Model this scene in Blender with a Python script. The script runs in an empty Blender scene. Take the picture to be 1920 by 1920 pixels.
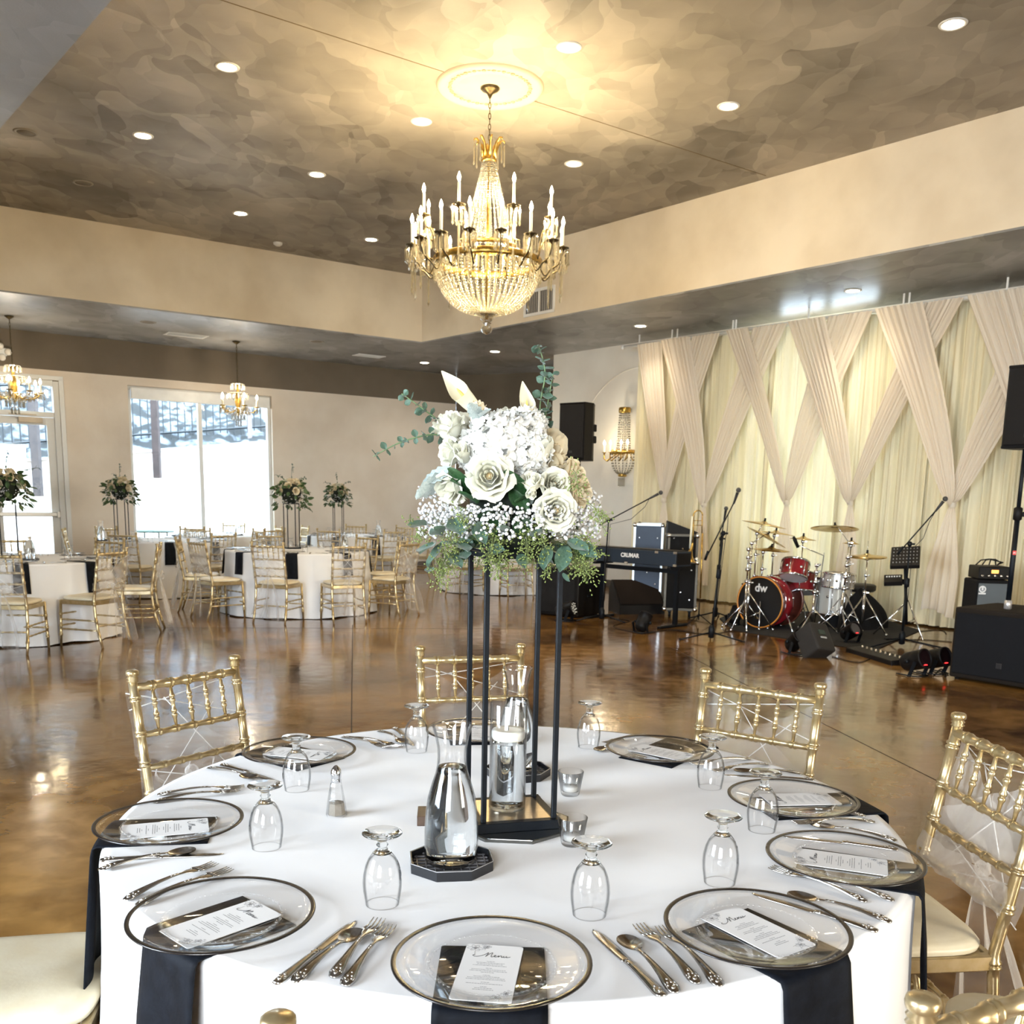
import bpy, bmesh, math, random
from mathutils import Vector, Matrix
random.seed(7)
R = math.radians
PI = math.pi
SC = bpy.context.scene
COL = SC.collection

# ---------------- camera ----------------
CZ = 1.45
FPX, PPX, PPY = 1800.0, 960.0, 1250.0
PITCH = math.atan(315/1800.0)
ROLL = math.atan(0.0199)
F_ = Vector((0, math.cos(PITCH), -math.sin(PITCH)))
R0 = Vector((1, 0, 0)); U0 = R0.cross(F_)
R_ = R0*math.cos(ROLL)+U0*math.sin(ROLL)
U_ = -R0*math.sin(ROLL)+U0*math.cos(ROLL)
CAM = Vector((0, 0, CZ))
cd = bpy.data.cameras.new('camera'); co = bpy.data.objects.new('camera', cd); COL.objects.link(co)
co.matrix_world = Matrix(((R_.x, U_.x, -F_.x, 0), (R_.y, U_.y, -F_.y, 0), (R_.z, U_.z, -F_.z, CZ), (0, 0, 0, 1)))
cd.sensor_width = 36; cd.lens = FPX/1920*36
cd.shift_y = -(960-PPY)/1920.0
cd.clip_start = 0.05; cd.clip_end = 200
cd.dof.use_dof = True; cd.dof.focus_distance = 2.1; cd.dof.aperture_fstop = 13.0
SC.camera = co

def ray(px, py):
    return F_ + R_*((px-PPX)/FPX) - U_*((py-PPY)/FPX)
def Z(px, py, z=0.0):
    d = ray(px, py); return CAM + d*((z-CZ)/d.z)
def Y(px, py, y):
    d = ray(px, py); return CAM + d*(y/d.y)
def PL(px, py, n, c):
    d = ray(px, py); return CAM + d*((c-CAM.dot(n))/d.dot(n))

# ---------------- world, sun, exposure ----------------
w = bpy.data.worlds.new('world'); SC.world = w; w.use_nodes = True
wb = w.node_tree.nodes['Background']; wb.inputs[0].default_value = (0.80, 0.92, 1.0, 1); wb.inputs[1].default_value = 8.0
SC.view_settings.view_transform = 'Standard'; SC.view_settings.look = 'None'
SC.view_settings.gamma = 1.0; SC.view_settings.use_curve_mapping = False
SC.view_settings.exposure = 0.9
SC.cycles.max_bounces = 7; SC.cycles.transparent_max_bounces = 18
SC.cycles.diffuse_bounces = 3; SC.cycles.glossy_bounces = 3; SC.cycles.transmission_bounces = 7
SC.cycles.adaptive_threshold = 0.035
SC.cycles.caustics_reflective = False
SC.cycles.sample_clamp_indirect = 6.0
SC.cycles.sample_clamp_direct = 0.0

def lamp(name, kind, loc, energy, color, size=0.1, target=None, **kw):
    l = bpy.data.lights.new(name, kind); o = bpy.data.objects.new(name, l); COL.objects.link(o)
    o.location = loc; l.energy = energy; l.color = color
    if kind == 'AREA':
        l.shape = 'RECTANGLE'; l.size = size; l.size_y = kw.get('size_y', size)
    elif kind == 'SPOT':
        l.shadow_soft_size = size; l.spot_size = kw.get('spot', R(110)); l.spot_blend = kw.get('blend', 0.8)
    else:
        l.shadow_soft_size = size
    if target is not None:
        o.rotation_euler = (Vector(target)-Vector(loc)).to_track_quat('-Z', 'Y').to_euler()
    return o

# room frame: c = P.n1 (towards the draped wall), e = P.n2 (towards the window wall)
N1 = Vector((0.764, 0.645, 0)).normalized(); D1 = Vector((-0.645, 0.764, 0)).normalized()
N2 = Vector((-0.570, 0.822, 0)).normalized(); D2 = Vector((0.822, 0.570, 0)).normalized()
HL, HU = 3.95, 5.0
def CE(c, e, z=0.0):
    det = N1.x*N2.y-N1.y*N2.x
    return Vector(((c*N2.y-N1.y*e)/det, (N1.x*e-c*N2.x)/det, z))

# area lamps in place of daylight, just inside unseen added windows behind the camera
# (the window frames are added around them in wall_front and wall_back below)
WB_D = N1*11.81+D1*(-7.5); WB_F = WB_D-N1*14.2; WB_E = N2*17.7+D2*(-7.0)
def along(a, b, dist): d = (b-a).normalized(); return a+d*dist, d
BACKWIN = []
for (a, b, dist, e, col, nm) in ((WB_F, WB_E, 5.6, 135, (0.97, 0.98, 1.0), 'front'), (WB_F, WB_E, 10.6, 165, (0.80, 0.90, 1.0), 'front'), (WB_F, WB_D, 6.6, 185, (1.0, 0.87, 0.66), 'back')):  # last lamp is warm, added to tint the draped side
    p, d = along(a, b, dist); n_ = Vector((d.y, -d.x, 0)) if nm == 'front' else Vector((-d.y, d.x, 0))
    BACKWIN.append((nm, dist)); q = p+n_*0.12
    lamp('window_daylight', 'AREA', (q.x, q.y, 1.95), e, col, 2.4, (q.x+n_.x, q.y+n_.y, 1.60), size_y=2.5).data.spread = R(125)

# ---------------- mesh helpers ----------------
class MB:
    def __init__(s): s.v = []; s.f = []; s.sm = []; s.mi = []; s.cur = 0
    def add(s, vs, fs, smooth=True):
        b = len(s.v); s.v.extend([tuple(p) for p in vs])
        for q in fs:
            s.f.append(tuple(b+i for i in q)); s.sm.append(smooth); s.mi.append(s.cur)
        return s
    def box(s, c, d, M=None, bev=0.0, seg=1, smooth=False):
        M = M or Matrix.Identity(4)
        if bev > 0:
            bm = bmesh.new(); bmesh.ops.create_cube(bm, size=1)
            for v in bm.verts: v.co = Vector((v.co.x*d[0], v.co.y*d[1], v.co.z*d[2]))
            bmesh.ops.bevel(bm, geom=bm.edges[:], offset=bev, segments=seg, affect='EDGES', profile=0.5)
            bm.verts.index_update()
            vs = [M @ (v.co+Vector(c)) for v in bm.verts]; fs = [[v.index for v in f.verts] for f in bm.faces]
            bm.free(); return s.add(vs, fs, smooth)
        x, y, z = d[0]/2, d[1]/2, d[2]/2
        vs = [M @ (Vector(c)+Vector((i*x, j*y, k*z))) for i in (-1, 1) for j in (-1, 1) for k in (-1, 1)]
        return s.add(vs, [(0, 1, 3, 2), (4, 6, 7, 5), (0, 4, 5, 1), (2, 3, 7, 6), (0, 2, 6, 4), (1, 5, 7, 3)], smooth)
    def tube(s, pts, r, n=8, cap=True, closed=False, smooth=True):
        pts = [Vector(p) for p in pts]; m = len(pts)
        rs = r if isinstance(r, (list, tuple)) else [r]*m
        t0 = (pts[1]-pts[0]).normalized()
        a = Vector((0, 0, 1)) if abs(t0.z) < 0.9 else Vector((1, 0, 0))
        u = t0.cross(a).normalized(); vs = []
        for i, p in enumerate(pts):
            if closed: t = (pts[(i+1) % m]-pts[i-1]).normalized()
            else: t = (pts[min(i+1, m-1)]-pts[max(i-1, 0)])
            if t.length < 1e-9: t = t0
            t.normalize()
            u = (u-t*u.dot(t))
            if u.length < 1e-6: u = t.orthogonal()
            u.normalize(); w_ = t.cross(u)
            for k in range(n):
                an = 2*PI*k/n; vs.append(p+(u*math.cos(an)+w_*math.sin(an))*rs[i])
        fs = []
        for i in range(m if closed else m-1):
            j = (i+1) % m
            for k in range(n):
                l = (k+1) % n; fs.append((i*n+k, i*n+l, j*n+l, j*n+k))
        if cap and not closed:
            fs.append(tuple(range(n))[::-1]); fs.append(tuple((m-1)*n+k for k in range(n)))
        return s.add(vs, fs, smooth)
    def lathe(s, prof, n=24, M=None, smooth=True, rib=0.0, ribn=0, ribz=(0, 1)):
        M = M or Matrix.Identity(4); vs = []; m = len(prof)
        for (r, z) in prof:
            for k in range(n):
                a = 2*PI*k/n
                rr = r*(1+(rib*math.cos(ribn*a) if rib and ribz[0] <= z <= ribz[1] else 0))
                vs.append(M @ Vector((rr*math.cos(a), rr*math.sin(a), z)))
        fs = []
        for i in range(m-1):
            for k in range(n):
                l = (k+1) % n; fs.append((i*n+k, i*n+l, (i+1)*n+l, (i+1)*n+k))
        if prof[0][0] > 1e-6 and getattr(s, 'capl', True) and prof[0] != prof[-1]: pass
        return s.add(vs, fs, smooth)
    def sphere(s, c, r, n=10, m=7, sc=(1, 1, 1), M=None):
        M = M or Matrix.Identity(4); c = Vector(c); vs = [M @ (c+Vector((0, 0, r*sc[2])))]
        for i in range(1, m):
            t = PI*i/m
            for k in range(n):
                a = 2*PI*k/n
                vs.append(M @ (c+Vector((r*sc[0]*math.sin(t)*math.cos(a), r*sc[1]*math.sin(t)*math.sin(a), r*sc[2]*math.cos(t)))))
        vs.append(M @ (c-Vector((0, 0, r*sc[2])))); fs = []
        for k in range(n): fs.append((0, 1+k, 1+(k+1) % n))
        for i in range(m-2):
            for k in range(n):
                l = (k+1) % n; fs.append((1+i*n+k, 1+(i+1)*n+k, 1+(i+1)*n+l, 1+i*n+l))
        e = len(vs)-1
        for k in range(n): fs.append((e, 1+(m-2)*n+(k+1) % n, 1+(m-2)*n+k))
        return s.add(vs, fs, True)
    def grid(s, fn, nu, nv, cu=False, smooth=True):
        vs = [fn(i/(nu if cu else nu-1), j/(nv-1)) for j in range(nv) for i in range(nu)]
        fs = []
        for j in range(nv-1):
            for i in range(nu if cu else nu-1):
                k = (i+1) % nu; fs.append((j*nu+i, j*nu+k, (j+1)*nu+k, (j+1)*nu+i))
        return s.add(vs, fs, smooth)
    def prism(s, poly, z0, z1, M=None, smooth=False):
        M = M or Matrix.Identity(4); n = len(poly)
        vs = [M @ Vector((p[0], p[1], z0)) for p in poly]+[M @ Vector((p[0], p[1], z1)) for p in poly]
        fs = [tuple(range(n))[::-1], tuple(range(n, 2*n))]+[(k, (k+1) % n, n+(k+1) % n, n+k) for k in range(n)]
        return s.add(vs, fs, smooth)
    def mesh(s, name):
        me = bpy.data.meshes.new(name); me.from_pydata(s.v, [], s.f)
        me.polygons.foreach_set('use_smooth', s.sm); me.polygons.foreach_set('material_index', s.mi)
        me.update(); return me
    def build(s, name, mat, parent=None, loc=None, rot=None):
        me = s.mesh(name)
        for m_ in (mat if isinstance(mat, (list, tuple)) else [mat]): me.materials.append(m_)
        return place(name, me, parent, loc, rot)

def place(name, me, parent=None, loc=None, rot=None):
    o = bpy.data.objects.new(name, me); COL.objects.link(o)
    if parent: o.parent = parent
    if loc is not None: o.location = loc
    if rot is not None: o.rotation_euler = rot
    return o
def tag(o, label=None, cat=None, group=None, kind=None):
    if label: o['label'] = label
    if cat: o['category'] = cat
    if group: o['group'] = group
    if kind: o['kind'] = kind
    return o
def empty(name, loc=(0, 0, 0), rz=0.0, label=None, cat=None, group=None):
    o = bpy.data.objects.new(name, None); COL.objects.link(o); o.location = loc
    o.rotation_euler = rz if isinstance(rz, (tuple, list)) else (0, 0, rz); o.empty_display_size = 0.1
    return tag(o, label, cat, group)
KIDS = {}
def copy_tree(o, label=None, group=None, loc=None, rot=None, parent=None, kids=None):
    if kids is None:
        kids = {}
        for x in bpy.data.objects:
            if x.parent: kids.setdefault(x.parent.name, []).append(x)
    c = o.copy(); COL.objects.link(c)
    if parent is not None: c.parent = parent
    for ch in kids.get(o.name, []): copy_tree(ch, parent=c, kids=kids)
    if label: c['label'] = label
    if group: c['group'] = group
    if loc is not None: c.location = loc
    if rot is not None: c.rotation_euler = rot if isinstance(rot, (tuple, list)) else (0, 0, rot)
    return c
def RZ(a): return Matrix.Rotation(a, 4, 'Z')
def T(x, y=0, z=0):
    return Matrix.Translation(x if isinstance(x, Vector) else Vector((x, y, z)))
def aim(p, d, up=Vector((0, 0, 1))):
    """matrix at p whose local z runs along d"""
    d = Vector(d).normalized()
    return Matrix.Translation(p) @ d.to_track_quat('Z', 'Y').to_matrix().to_4x4()
def lerp(a, b, t): return a+(b-a)*t
def text(name, body, size, mat, parent, M, ext=0.001, bold=0.0, align='CENTER'):
    cu = bpy.data.curves.new(name, 'FONT'); cu.body = body; cu.size = size; cu.extrude = ext; cu.offset = bold
    cu.align_x = align; cu.align_y = 'CENTER'; cu.materials.append(mat)
    o = bpy.data.objects.new(name, cu); COL.objects.link(o); bpy.context.view_layer.update()
    me = bpy.data.meshes.new_from_object(o.evaluated_get(bpy.context.evaluated_depsgraph_get())); bpy.data.objects.remove(o)
    o = place(name, me, parent); o.matrix_local = M; return o

# ---------------- materials ----------------
def nodes(name):
    m = bpy.data.materials.new(name); m.use_nodes = True
    nt = m.node_tree; return m, nt, nt.nodes['Principled BSDF']
def P(name, col, rough=0.5, metal=0.0, col2=None, scale=20.0, bump=0.0, bscale=80.0, spec=0.5, coat=0.0, sheen=0.0, sub=0.0, trans=0.0, emis=None, es=0.0, detail=4, stretch=(1, 1, 1), lo=0.35, hi=0.65):
    m, nt, b = nodes(name); N = nt.nodes.new; L = nt.links.new
    b.inputs['Base Color'].default_value = (*col, 1); b.inputs['Roughness'].default_value = rough
    b.inputs['Metallic'].default_value = metal; b.inputs['Specular IOR Level'].default_value = spec
    b.inputs['Coat Weight'].default_value = coat; b.inputs['Sheen Weight'].default_value = sheen
    b.inputs['Transmission Weight'].default_value = trans
    if sub: b.inputs['Subsurface Weight'].default_value = sub; b.inputs['Subsurface Radius'].default_value = (0.01, 0.008, 0.006)
    if emis: b.inputs['Emission Color'].default_value = (*emis, 1); b.inputs['Emission Strength'].default_value = es
    if col2 or bump:
        tc = N('ShaderNodeTexCoord'); mp = N('ShaderNodeMapping'); L(tc.outputs['Object'], mp.inputs[0]); mp.inputs['Scale'].default_value = stretch
    if col2:
        nz = N('ShaderNodeTexNoise'); nz.inputs['Scale'].default_value = scale; nz.inputs['Detail'].default_value = detail
        L(mp.outputs[0], nz.inputs['Vector'])
        cr = N('ShaderNodeValToRGB'); cr.color_ramp.elements[0].position = lo; cr.color_ramp.elements[1].position = hi
        cr.color_ramp.elements[0].color = (*col, 1); cr.color_ramp.elements[1].color = (*col2, 1)
        L(nz.outputs['Fac'], cr.inputs[0]); L(cr.outputs[0], b.inputs['Base Color'])
    if bump:
        n2 = N('ShaderNodeTexNoise'); n2.inputs['Scale'].default_value = bscale; n2.inputs['Detail'].default_value = 5
        L(mp.outputs[0], n2.inputs['Vector'])
        bp = N('ShaderNodeBump'); bp.inputs['Strength'].default_value = bump; bp.inputs['Distance'].default_value = 0.01
        L(n2.outputs['Fac'], bp.inputs['Height']); L(bp.outputs[0], b.inputs['Normal'])
    return m
def thin_glass(name, edge=(0.25, 0.27, 0.29), tint=(1, 1, 1), e0=0.50, e1=1.0, gl=1.0, bump=0.0, ior=1.5):
    m, nt, b = nodes(name); N = nt.nodes.new; L = nt.links.new; nt.nodes.remove(b)
    lw = N('ShaderNodeLayerWeight'); lw.inputs['Blend'].default_value = 0.5
    cr = N('ShaderNodeValToRGB'); cr.color_ramp.elements[0].position = e0; cr.color_ramp.elements[1].position = e1
    cr.color_ramp.elements[0].color = (*tint, 1); cr.color_ramp.elements[1].color = (*edge, 1)
    L(lw.outputs['Facing'], cr.inputs[0])
    tr = N('ShaderNodeBsdfTransparent'); L(cr.outputs[0], tr.inputs[0])
    g = N('ShaderNodeBsdfGlossy'); g.inputs['Roughness'].default_value = 0.02; g.inputs[0].default_value = (gl, gl, gl, 1)
    pw = N('ShaderNodeMath'); pw.operation = 'POWER'; pw.inputs[1].default_value = 5.0; L(lw.outputs['Facing'], pw.inputs[0])
    fr = N('ShaderNodeMath'); fr.operation = 'MULTIPLY_ADD'; f0 = ((ior-1)/(ior+1))**2; fr.inputs[1].default_value = 0.85*(1-f0); fr.inputs[2].default_value = f0; L(pw.outputs[0], fr.inputs[0])
    mx = N('ShaderNodeMixShader'); L(fr.outputs[0], mx.inputs[0]); L(tr.outputs[0], mx.inputs[1]); L(g.outputs[0], mx.inputs[2])
    if bump:
        tc = N('ShaderNodeTexCoord'); nz = N('ShaderNodeTexNoise'); nz.inputs['Scale'].default_value = 60; L(tc.outputs['Object'], nz.inputs['Vector'])
        bp = N('ShaderNodeBump'); bp.inputs['Strength'].default_value = bump; bp.inputs['Distance'].default_value = 0.004
        L(nz.outputs['Fac'], bp.inputs['Height']); L(bp.outputs[0], g.inputs['Normal']); L(bp.outputs[0], lw.inputs['Normal'])
    L(mx.outputs[0], nt.nodes['Material Output'].inputs[0]); return m
def real_glass(name, col=(1, 1, 1), ior=1.33, rough=0.0):
    m, nt, b = nodes(name); nt.nodes.remove(b)
    g = nt.nodes.new('ShaderNodeBsdfGlass'); g.inputs['Color'].default_value = (*col, 1); g.inputs['IOR'].default_value = ior; g.inputs['Roughness'].default_value = rough
    nt.links.new(g.outputs[0], nt.nodes['Material Output'].inputs[0]); return m
def emit(name, col, s):
    m, nt, b = nodes(name); nt.nodes.remove(b)
    g = nt.nodes.new('ShaderNodeEmission'); g.inputs[0].default_value = (*col, 1); g.inputs[1].default_value = s
    nt.links.new(g.outputs[0], nt.nodes['Material Output'].inputs[0]); return m
def sheer(name, col, alpha=0.35, tl=0.5, rough=0.6, noise=0.0, edge=0.0):
    """woven cloth: diffuse + translucent, with holes between the threads"""
    m, nt, b = nodes(name); N = nt.nodes.new; L = nt.links.new; nt.nodes.remove(b)
    d = N('ShaderNodeBsdfDiffuse'); d.inputs[0].default_value = (*col, 1)
    t = N('ShaderNodeBsdfTranslucent'); t.inputs[0].default_value = (*col, 1)
    m1 = N('ShaderNodeMixShader'); m1.inputs[0].default_value = tl; L(d.outputs[0], m1.inputs[1]); L(t.outputs[0], m1.inputs[2])
    if alpha < 1:
        tr = N('ShaderNodeBsdfTransparent'); m2 = N('ShaderNodeMixShader')
        lw = N('ShaderNodeLayerWeight'); lw.inputs['Blend'].default_value = 0.5
        mr = N('ShaderNodeMapRange'); mr.inputs['To Min'].default_value = alpha; mr.inputs['To Max'].default_value = min(1, alpha+edge)
        L(lw.outputs['Facing'], mr.inputs[0]); L(mr.outputs[0], m2.inputs[0])
        L(tr.outputs[0], m2.inputs[1]); L(m1.outputs[0], m2.inputs[2]); L(m2.outputs[0], nt.nodes['Material Output'].inputs[0])
    else: L(m1.outputs[0], nt.nodes['Material Output'].inputs[0])
    return m

def plaster_ceiling(name, a, b_, warm, r0=0.62, r1=0.38, coat=0.0):
    m, nt, b = nodes(name); N = nt.nodes.new; L = nt.links.new
    tc = N('ShaderNodeTexCoord')
    def mth(op, a_, b_, c_=None):
        n_ = N('ShaderNodeMath'); n_.operation = op
        for k_, v_ in enumerate((a_, b_, c_)):
            if v_ is None: continue
            if isinstance(v_, (int, float)): n_.inputs[k_].default_value = v_
            else: L(v_, n_.inputs[k_])
        return n_.outputs[0]
    tot = None
    for (ws, wf, vs, kr, kd, rot) in ((1.5, 0.50, 1.5, 0.10, 0.30, 0.4), (2.4, 0.32, 2.7, 0.09, 0.26, 1.3), (4.0, 0.18, 4.6, 0.06, 0.18, 2.2)):
        mp = N('ShaderNodeMapping'); mp.inputs['Rotation'].default_value = (0, 0, rot); mp.inputs['Location'].default_value = (rot*3, 0, 0); mp.inputs['Scale'].default_value = (1.0, 0.62, 1); L(tc.outputs['Object'], mp.inputs[0])
        wn = N('ShaderNodeTexNoise'); wn.inputs['Scale'].default_value = ws; wn.inputs['Detail'].default_value = 1.5; L(mp.outputs[0], wn.inputs['Vector'])
        mx = N('ShaderNodeMix'); mx.data_type = 'VECTOR'; mx.inputs['Factor'].default_value = wf; L(mp.outputs[0], mx.inputs['A']); L(wn.outputs['Color'], mx.inputs['B'])
        vo = N('ShaderNodeTexVoronoi'); vo.inputs['Scale'].default_value = vs; L(mx.outputs['Result'], vo.inputs['Vector'])
        sp_ = N('ShaderNodeSeparateColor'); L(vo.outputs['Color'], sp_.inputs[0])
        sv = N('ShaderNodeVectorMath'); sv.operation = 'SUBTRACT'; L(mx.outputs['Result'], sv.inputs[0]); L(vo.outputs['Position'], sv.inputs[1])
        cv = N('ShaderNodeVectorMath'); cv.operation = 'SUBTRACT'; L(vo.outputs['Color'], cv.inputs[0]); cv.inputs[1].default_value = (0.5, 0.5, 0.5)
        dt = N('ShaderNodeVectorMath'); dt.operation = 'DOT_PRODUCT'; L(sv.outputs[0], dt.inputs[0]); L(cv.outputs[0], dt.inputs[1])
        t_ = mth('MULTIPLY', sp_.outputs[0], kr); t_ = mth('MULTIPLY_ADD', dt.outputs['Value'], kd*vs, t_)
        tot = t_ if tot is None else mth('ADD', tot, t_)
    n3 = N('ShaderNodeTexNoise'); n3.inputs['Scale'].default_value = 1.1; n3.inputs['Detail'].default_value = 7; L(tc.outputs['Object'], n3.inputs['Vector'])
    mc = N('ShaderNodeMath'); mc.operation = 'MULTIPLY_ADD'; mc.inputs[1].default_value = 0.55; L(n3.outputs['Fac'], mc.inputs[0]); L(tot, mc.inputs[2])
    cr = N('ShaderNodeValToRGB'); cr.color_ramp.elements[0].position = 0.14; cr.color_ramp.elements[1].position = 0.64
    cr.color_ramp.elements[0].color = (*a, 1); cr.color_ramp.elements[1].color = (*b_, 1)
    L(mc.outputs[0], cr.inputs[0]); L(cr.outputs[0], b.inputs['Base Color'])
    mr = N('ShaderNodeMapRange'); b.inputs['Coat Weight'].default_value = coat; b.inputs['Coat Roughness'].default_value = 0.22; mr.inputs['To Min'].default_value = r0; mr.inputs['To Max'].default_value = r1; L(mc.outputs[0], mr.inputs[0]); L(mr.outputs[0], b.inputs['Roughness'])
    bp = N('ShaderNodeBump'); bp.inputs['Strength'].default_value = 0.10; bp.inputs['Distance'].default_value = 0.01
    nf = N('ShaderNodeTexNoise'); nf.inputs['Scale'].default_value = 90; L(tc.outputs['Object'], nf.inputs['Vector']); L(nf.outputs['Fac'], bp.inputs['Height']); L(bp.outputs[0], b.inputs['Normal'])
    return m
def floor_mat():
    m, nt, b = nodes('stained_concrete'); N = nt.nodes.new; L = nt.links.new
    tc = N('ShaderNodeTexCoord')
    n1 = N('ShaderNodeTexNoise'); n1.inputs['Scale'].default_value = 0.9; n1.inputs['Detail'].default_value = 5; n1.inputs['Distortion'].default_value = 0.8; L(tc.outputs['Object'], n1.inputs['Vector'])
    n2 = N('ShaderNodeTexNoise'); n2.inputs['Scale'].default_value = 7; n2.inputs['Detail'].default_value = 5; n2.inputs['Distortion'].default_value = 0.5; L(tc.outputs['Object'], n2.inputs['Vector'])
    ad = N('ShaderNodeMath'); ad.operation = 'MULTIPLY_ADD'; ad.inputs[1].default_value = 0.35; L(n2.outputs['Fac'], ad.inputs[0]); L(n1.outputs['Fac'], ad.inputs[2])
    cr = N('ShaderNodeValToRGB'); e = cr.color_ramp.elements
    e[0].position = 0.5; e[0].color = (0.060, 0.026, 0.007, 1); e[1].position = 0.86; e[1].color = (0.34, 0.18, 0.05, 1)
    x = cr.color_ramp.elements.new(0.66); x.color = (0.17, 0.082, 0.020, 1)
    L(ad.outputs[0], cr.inputs[0]); L(cr.outputs[0], b.inputs['Base Color'])
    mr = N('ShaderNodeMapRange'); mr.inputs['From Min'].default_value = 0.3; mr.inputs['From Max'].default_value = 0.8; mr.inputs['To Min'].default_value = 0.10; mr.inputs['To Max'].default_value = 0.22
    L(n2.outputs['Fac'], mr.inputs[0]); L(mr.outputs[0], b.inputs['Roughness'])
    b.inputs['Specular IOR Level'].default_value = 0.6
    b.inputs['Coat Weight'].default_value = 0.25; b.inputs['Coat Roughness'].default_value = 0.06
    n3 = N('ShaderNodeTexNoise'); n3.inputs['Scale'].default_value = 5; n3.inputs['Detail'].default_value = 4; L(tc.outputs['Object'], n3.inputs['Vector'])
    bp = N('ShaderNodeBump'); bp.inputs['Strength'].default_value = 0.10; bp.inputs['Distance'].default_value = 0.02; L(n3.outputs['Fac'], bp.inputs['Height'])
    L(bp.outputs[0], b.inputs['Normal']); L(bp.outputs[0], b.inputs['Coat Normal'])
    return m
def wall_mat(name, col, col2, band=None, zb=3.37):
    m = P(name, col, 0.8, col2=col2, scale=1.3, detail=6, bump=0.25, bscale=14)
    if band:
        nt = m.node_tree; N = nt.nodes.new; L = nt.links.new; b = nt.nodes['Principled BSDF']
        src = b.inputs['Base Color'].links[0].from_socket
        tc = N('ShaderNodeTexCoord'); sx = N('ShaderNodeSeparateXYZ'); L(tc.outputs['Object'], sx.inputs[0])
        gt = N('ShaderNodeMath'); gt.operation = 'GREATER_THAN'; gt.inputs[1].default_value = zb; L(sx.outputs[2], gt.inputs[0])
        nz = N('ShaderNodeTexNoise'); nz.inputs['Scale'].default_value = 2.5; L(tc.outputs['Object'], nz.inputs['Vector'])
        cr = N('ShaderNodeValToRGB'); cr.color_ramp.elements[0].color = (*band, 1); cr.color_ramp.elements[1].color = tuple(x*1.35 for x in band)+(1,); L(nz.outputs['Fac'], cr.inputs[0])
        mx = N('ShaderNodeMix'); mx.data_type = 'RGBA'; L(gt.outputs[0], mx.inputs['Factor']); L(src, mx.inputs['A']); L(cr.outputs[0], mx.inputs['B']); L(mx.outputs['Result'], b.inputs['Base Color'])
    return m
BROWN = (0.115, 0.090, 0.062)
M = dict(
    floor=floor_mat(),
    ceil=plaster_ceiling('faux_plaster_ceiling', (0.17, 0.15, 0.125), (0.47, 0.42, 0.345), 0),
    ceil_low=plaster_ceiling('faux_plaster_low_ceiling', (0.15, 0.15, 0.15), (0.40, 0.405, 0.41), 0, 0.42, 0.30),
    wall=wall_mat('beige_plaster_wall', (0.62, 0.53, 0.43), (0.70, 0.62, 0.52), BROWN),
    wallr=wall_mat('pale_plaster_wall', (0.72, 0.67, 0.59), (0.80, 0.76, 0.68)),
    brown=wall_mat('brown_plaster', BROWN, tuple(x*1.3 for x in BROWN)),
    tray=wall_mat('cream_plaster', (0.68, 0.58, 0.43), (0.80, 0.70, 0.54)),
    white=P('white_paint', (0.80, 0.80, 0.78), 0.4, col2=(0.74, 0.74, 0.72), scale=6),
    metal_white=P('window_frame_white', (0.66, 0.66, 0.64), 0.35),
    black=P('black_metal', (0.004, 0.006, 0.009), 0.45, spec=0.22),
    blackpl=P('black_plastic', (0.008, 0.007, 0.007), 0.5, bump=0.08, bscale=200, spec=0.18),
    blackcl=P('black_carpet_cover', (0.010, 0.010, 0.011), 0.95, bump=0.3, bscale=250, spec=0.2),
    chrome=P('chrome', (0.75, 0.76, 0.78), 0.12, 1.0),
    steel=P('stainless_steel', (0.62, 0.60, 0.57), 0.16, 1.0, col2=(0.50, 0.48, 0.45), scale=60),
    gold=P('champagne_gold_paint', (0.50, 0.375, 0.18), 0.30, 0.80, col2=(0.62, 0.50, 0.30), scale=25, coat=0.4),
    cushion=P('ivory_vinyl', (0.74, 0.64, 0.44), 0.42, col2=(0.80, 0.72, 0.54), scale=12, bump=0.04),
    organza=sheer('white_organza', (0.92, 0.90, 0.88), 0.13, 0.4, edge=0.45),
    hem=sheer('organza_hem', (0.95, 0.94, 0.92), 0.75, 0.3),
    cloth=P('white_tablecloth', (0.86, 0.86, 0.87), 0.75, col2=(0.90, 0.90, 0.90), scale=3, bump=0.12, bscale=9, sheen=0.2),
    napkin=P('black_satin_napkin', (0.003, 0.004, 0.007), 0.6, col2=(0.006, 0.008, 0.013), scale=30, bump=0.10, bscale=60, spec=0.12),
    brass=P('antique_brass', (0.62, 0.40, 0.10), 0.28, 1.0, col2=(0.35, 0.22, 0.06), scale=40),
    bronze=P('dark_bronze', (0.06, 0.045, 0.025), 0.35, 0.8, col2=(0.12, 0.09, 0.04), scale=40),
    ivory=P('ivory_candle_sleeve', (0.88, 0.82, 0.66), 0.5, sub=0.2),
    bulb=emit('lit_candle_bulb', (1.0, 0.80, 0.50), 38.0),
    downlit=emit('lit_downlight', (1.0, 0.84, 0.58), 30.0),
    glass=thin_glass('goblet_glass'),
    glassr=thin_glass('ribbed_glass', bump=0.4),
    pane=thin_glass('window_pane', edge=(0.8, 0.9, 0.95), tint=(0.93, 0.97, 1.0), ior=1.35),
    water=real_glass('water', (0.97, 0.99, 1.0), 1.33),
    darkglass=P('dark_reflective_glass', (0.02, 0.025, 0.03), 0.05, spec=0.8),
    mirror=P('mirror_glass', (0.80, 0.82, 0.80), 0.03, 1.0),
)
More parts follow.
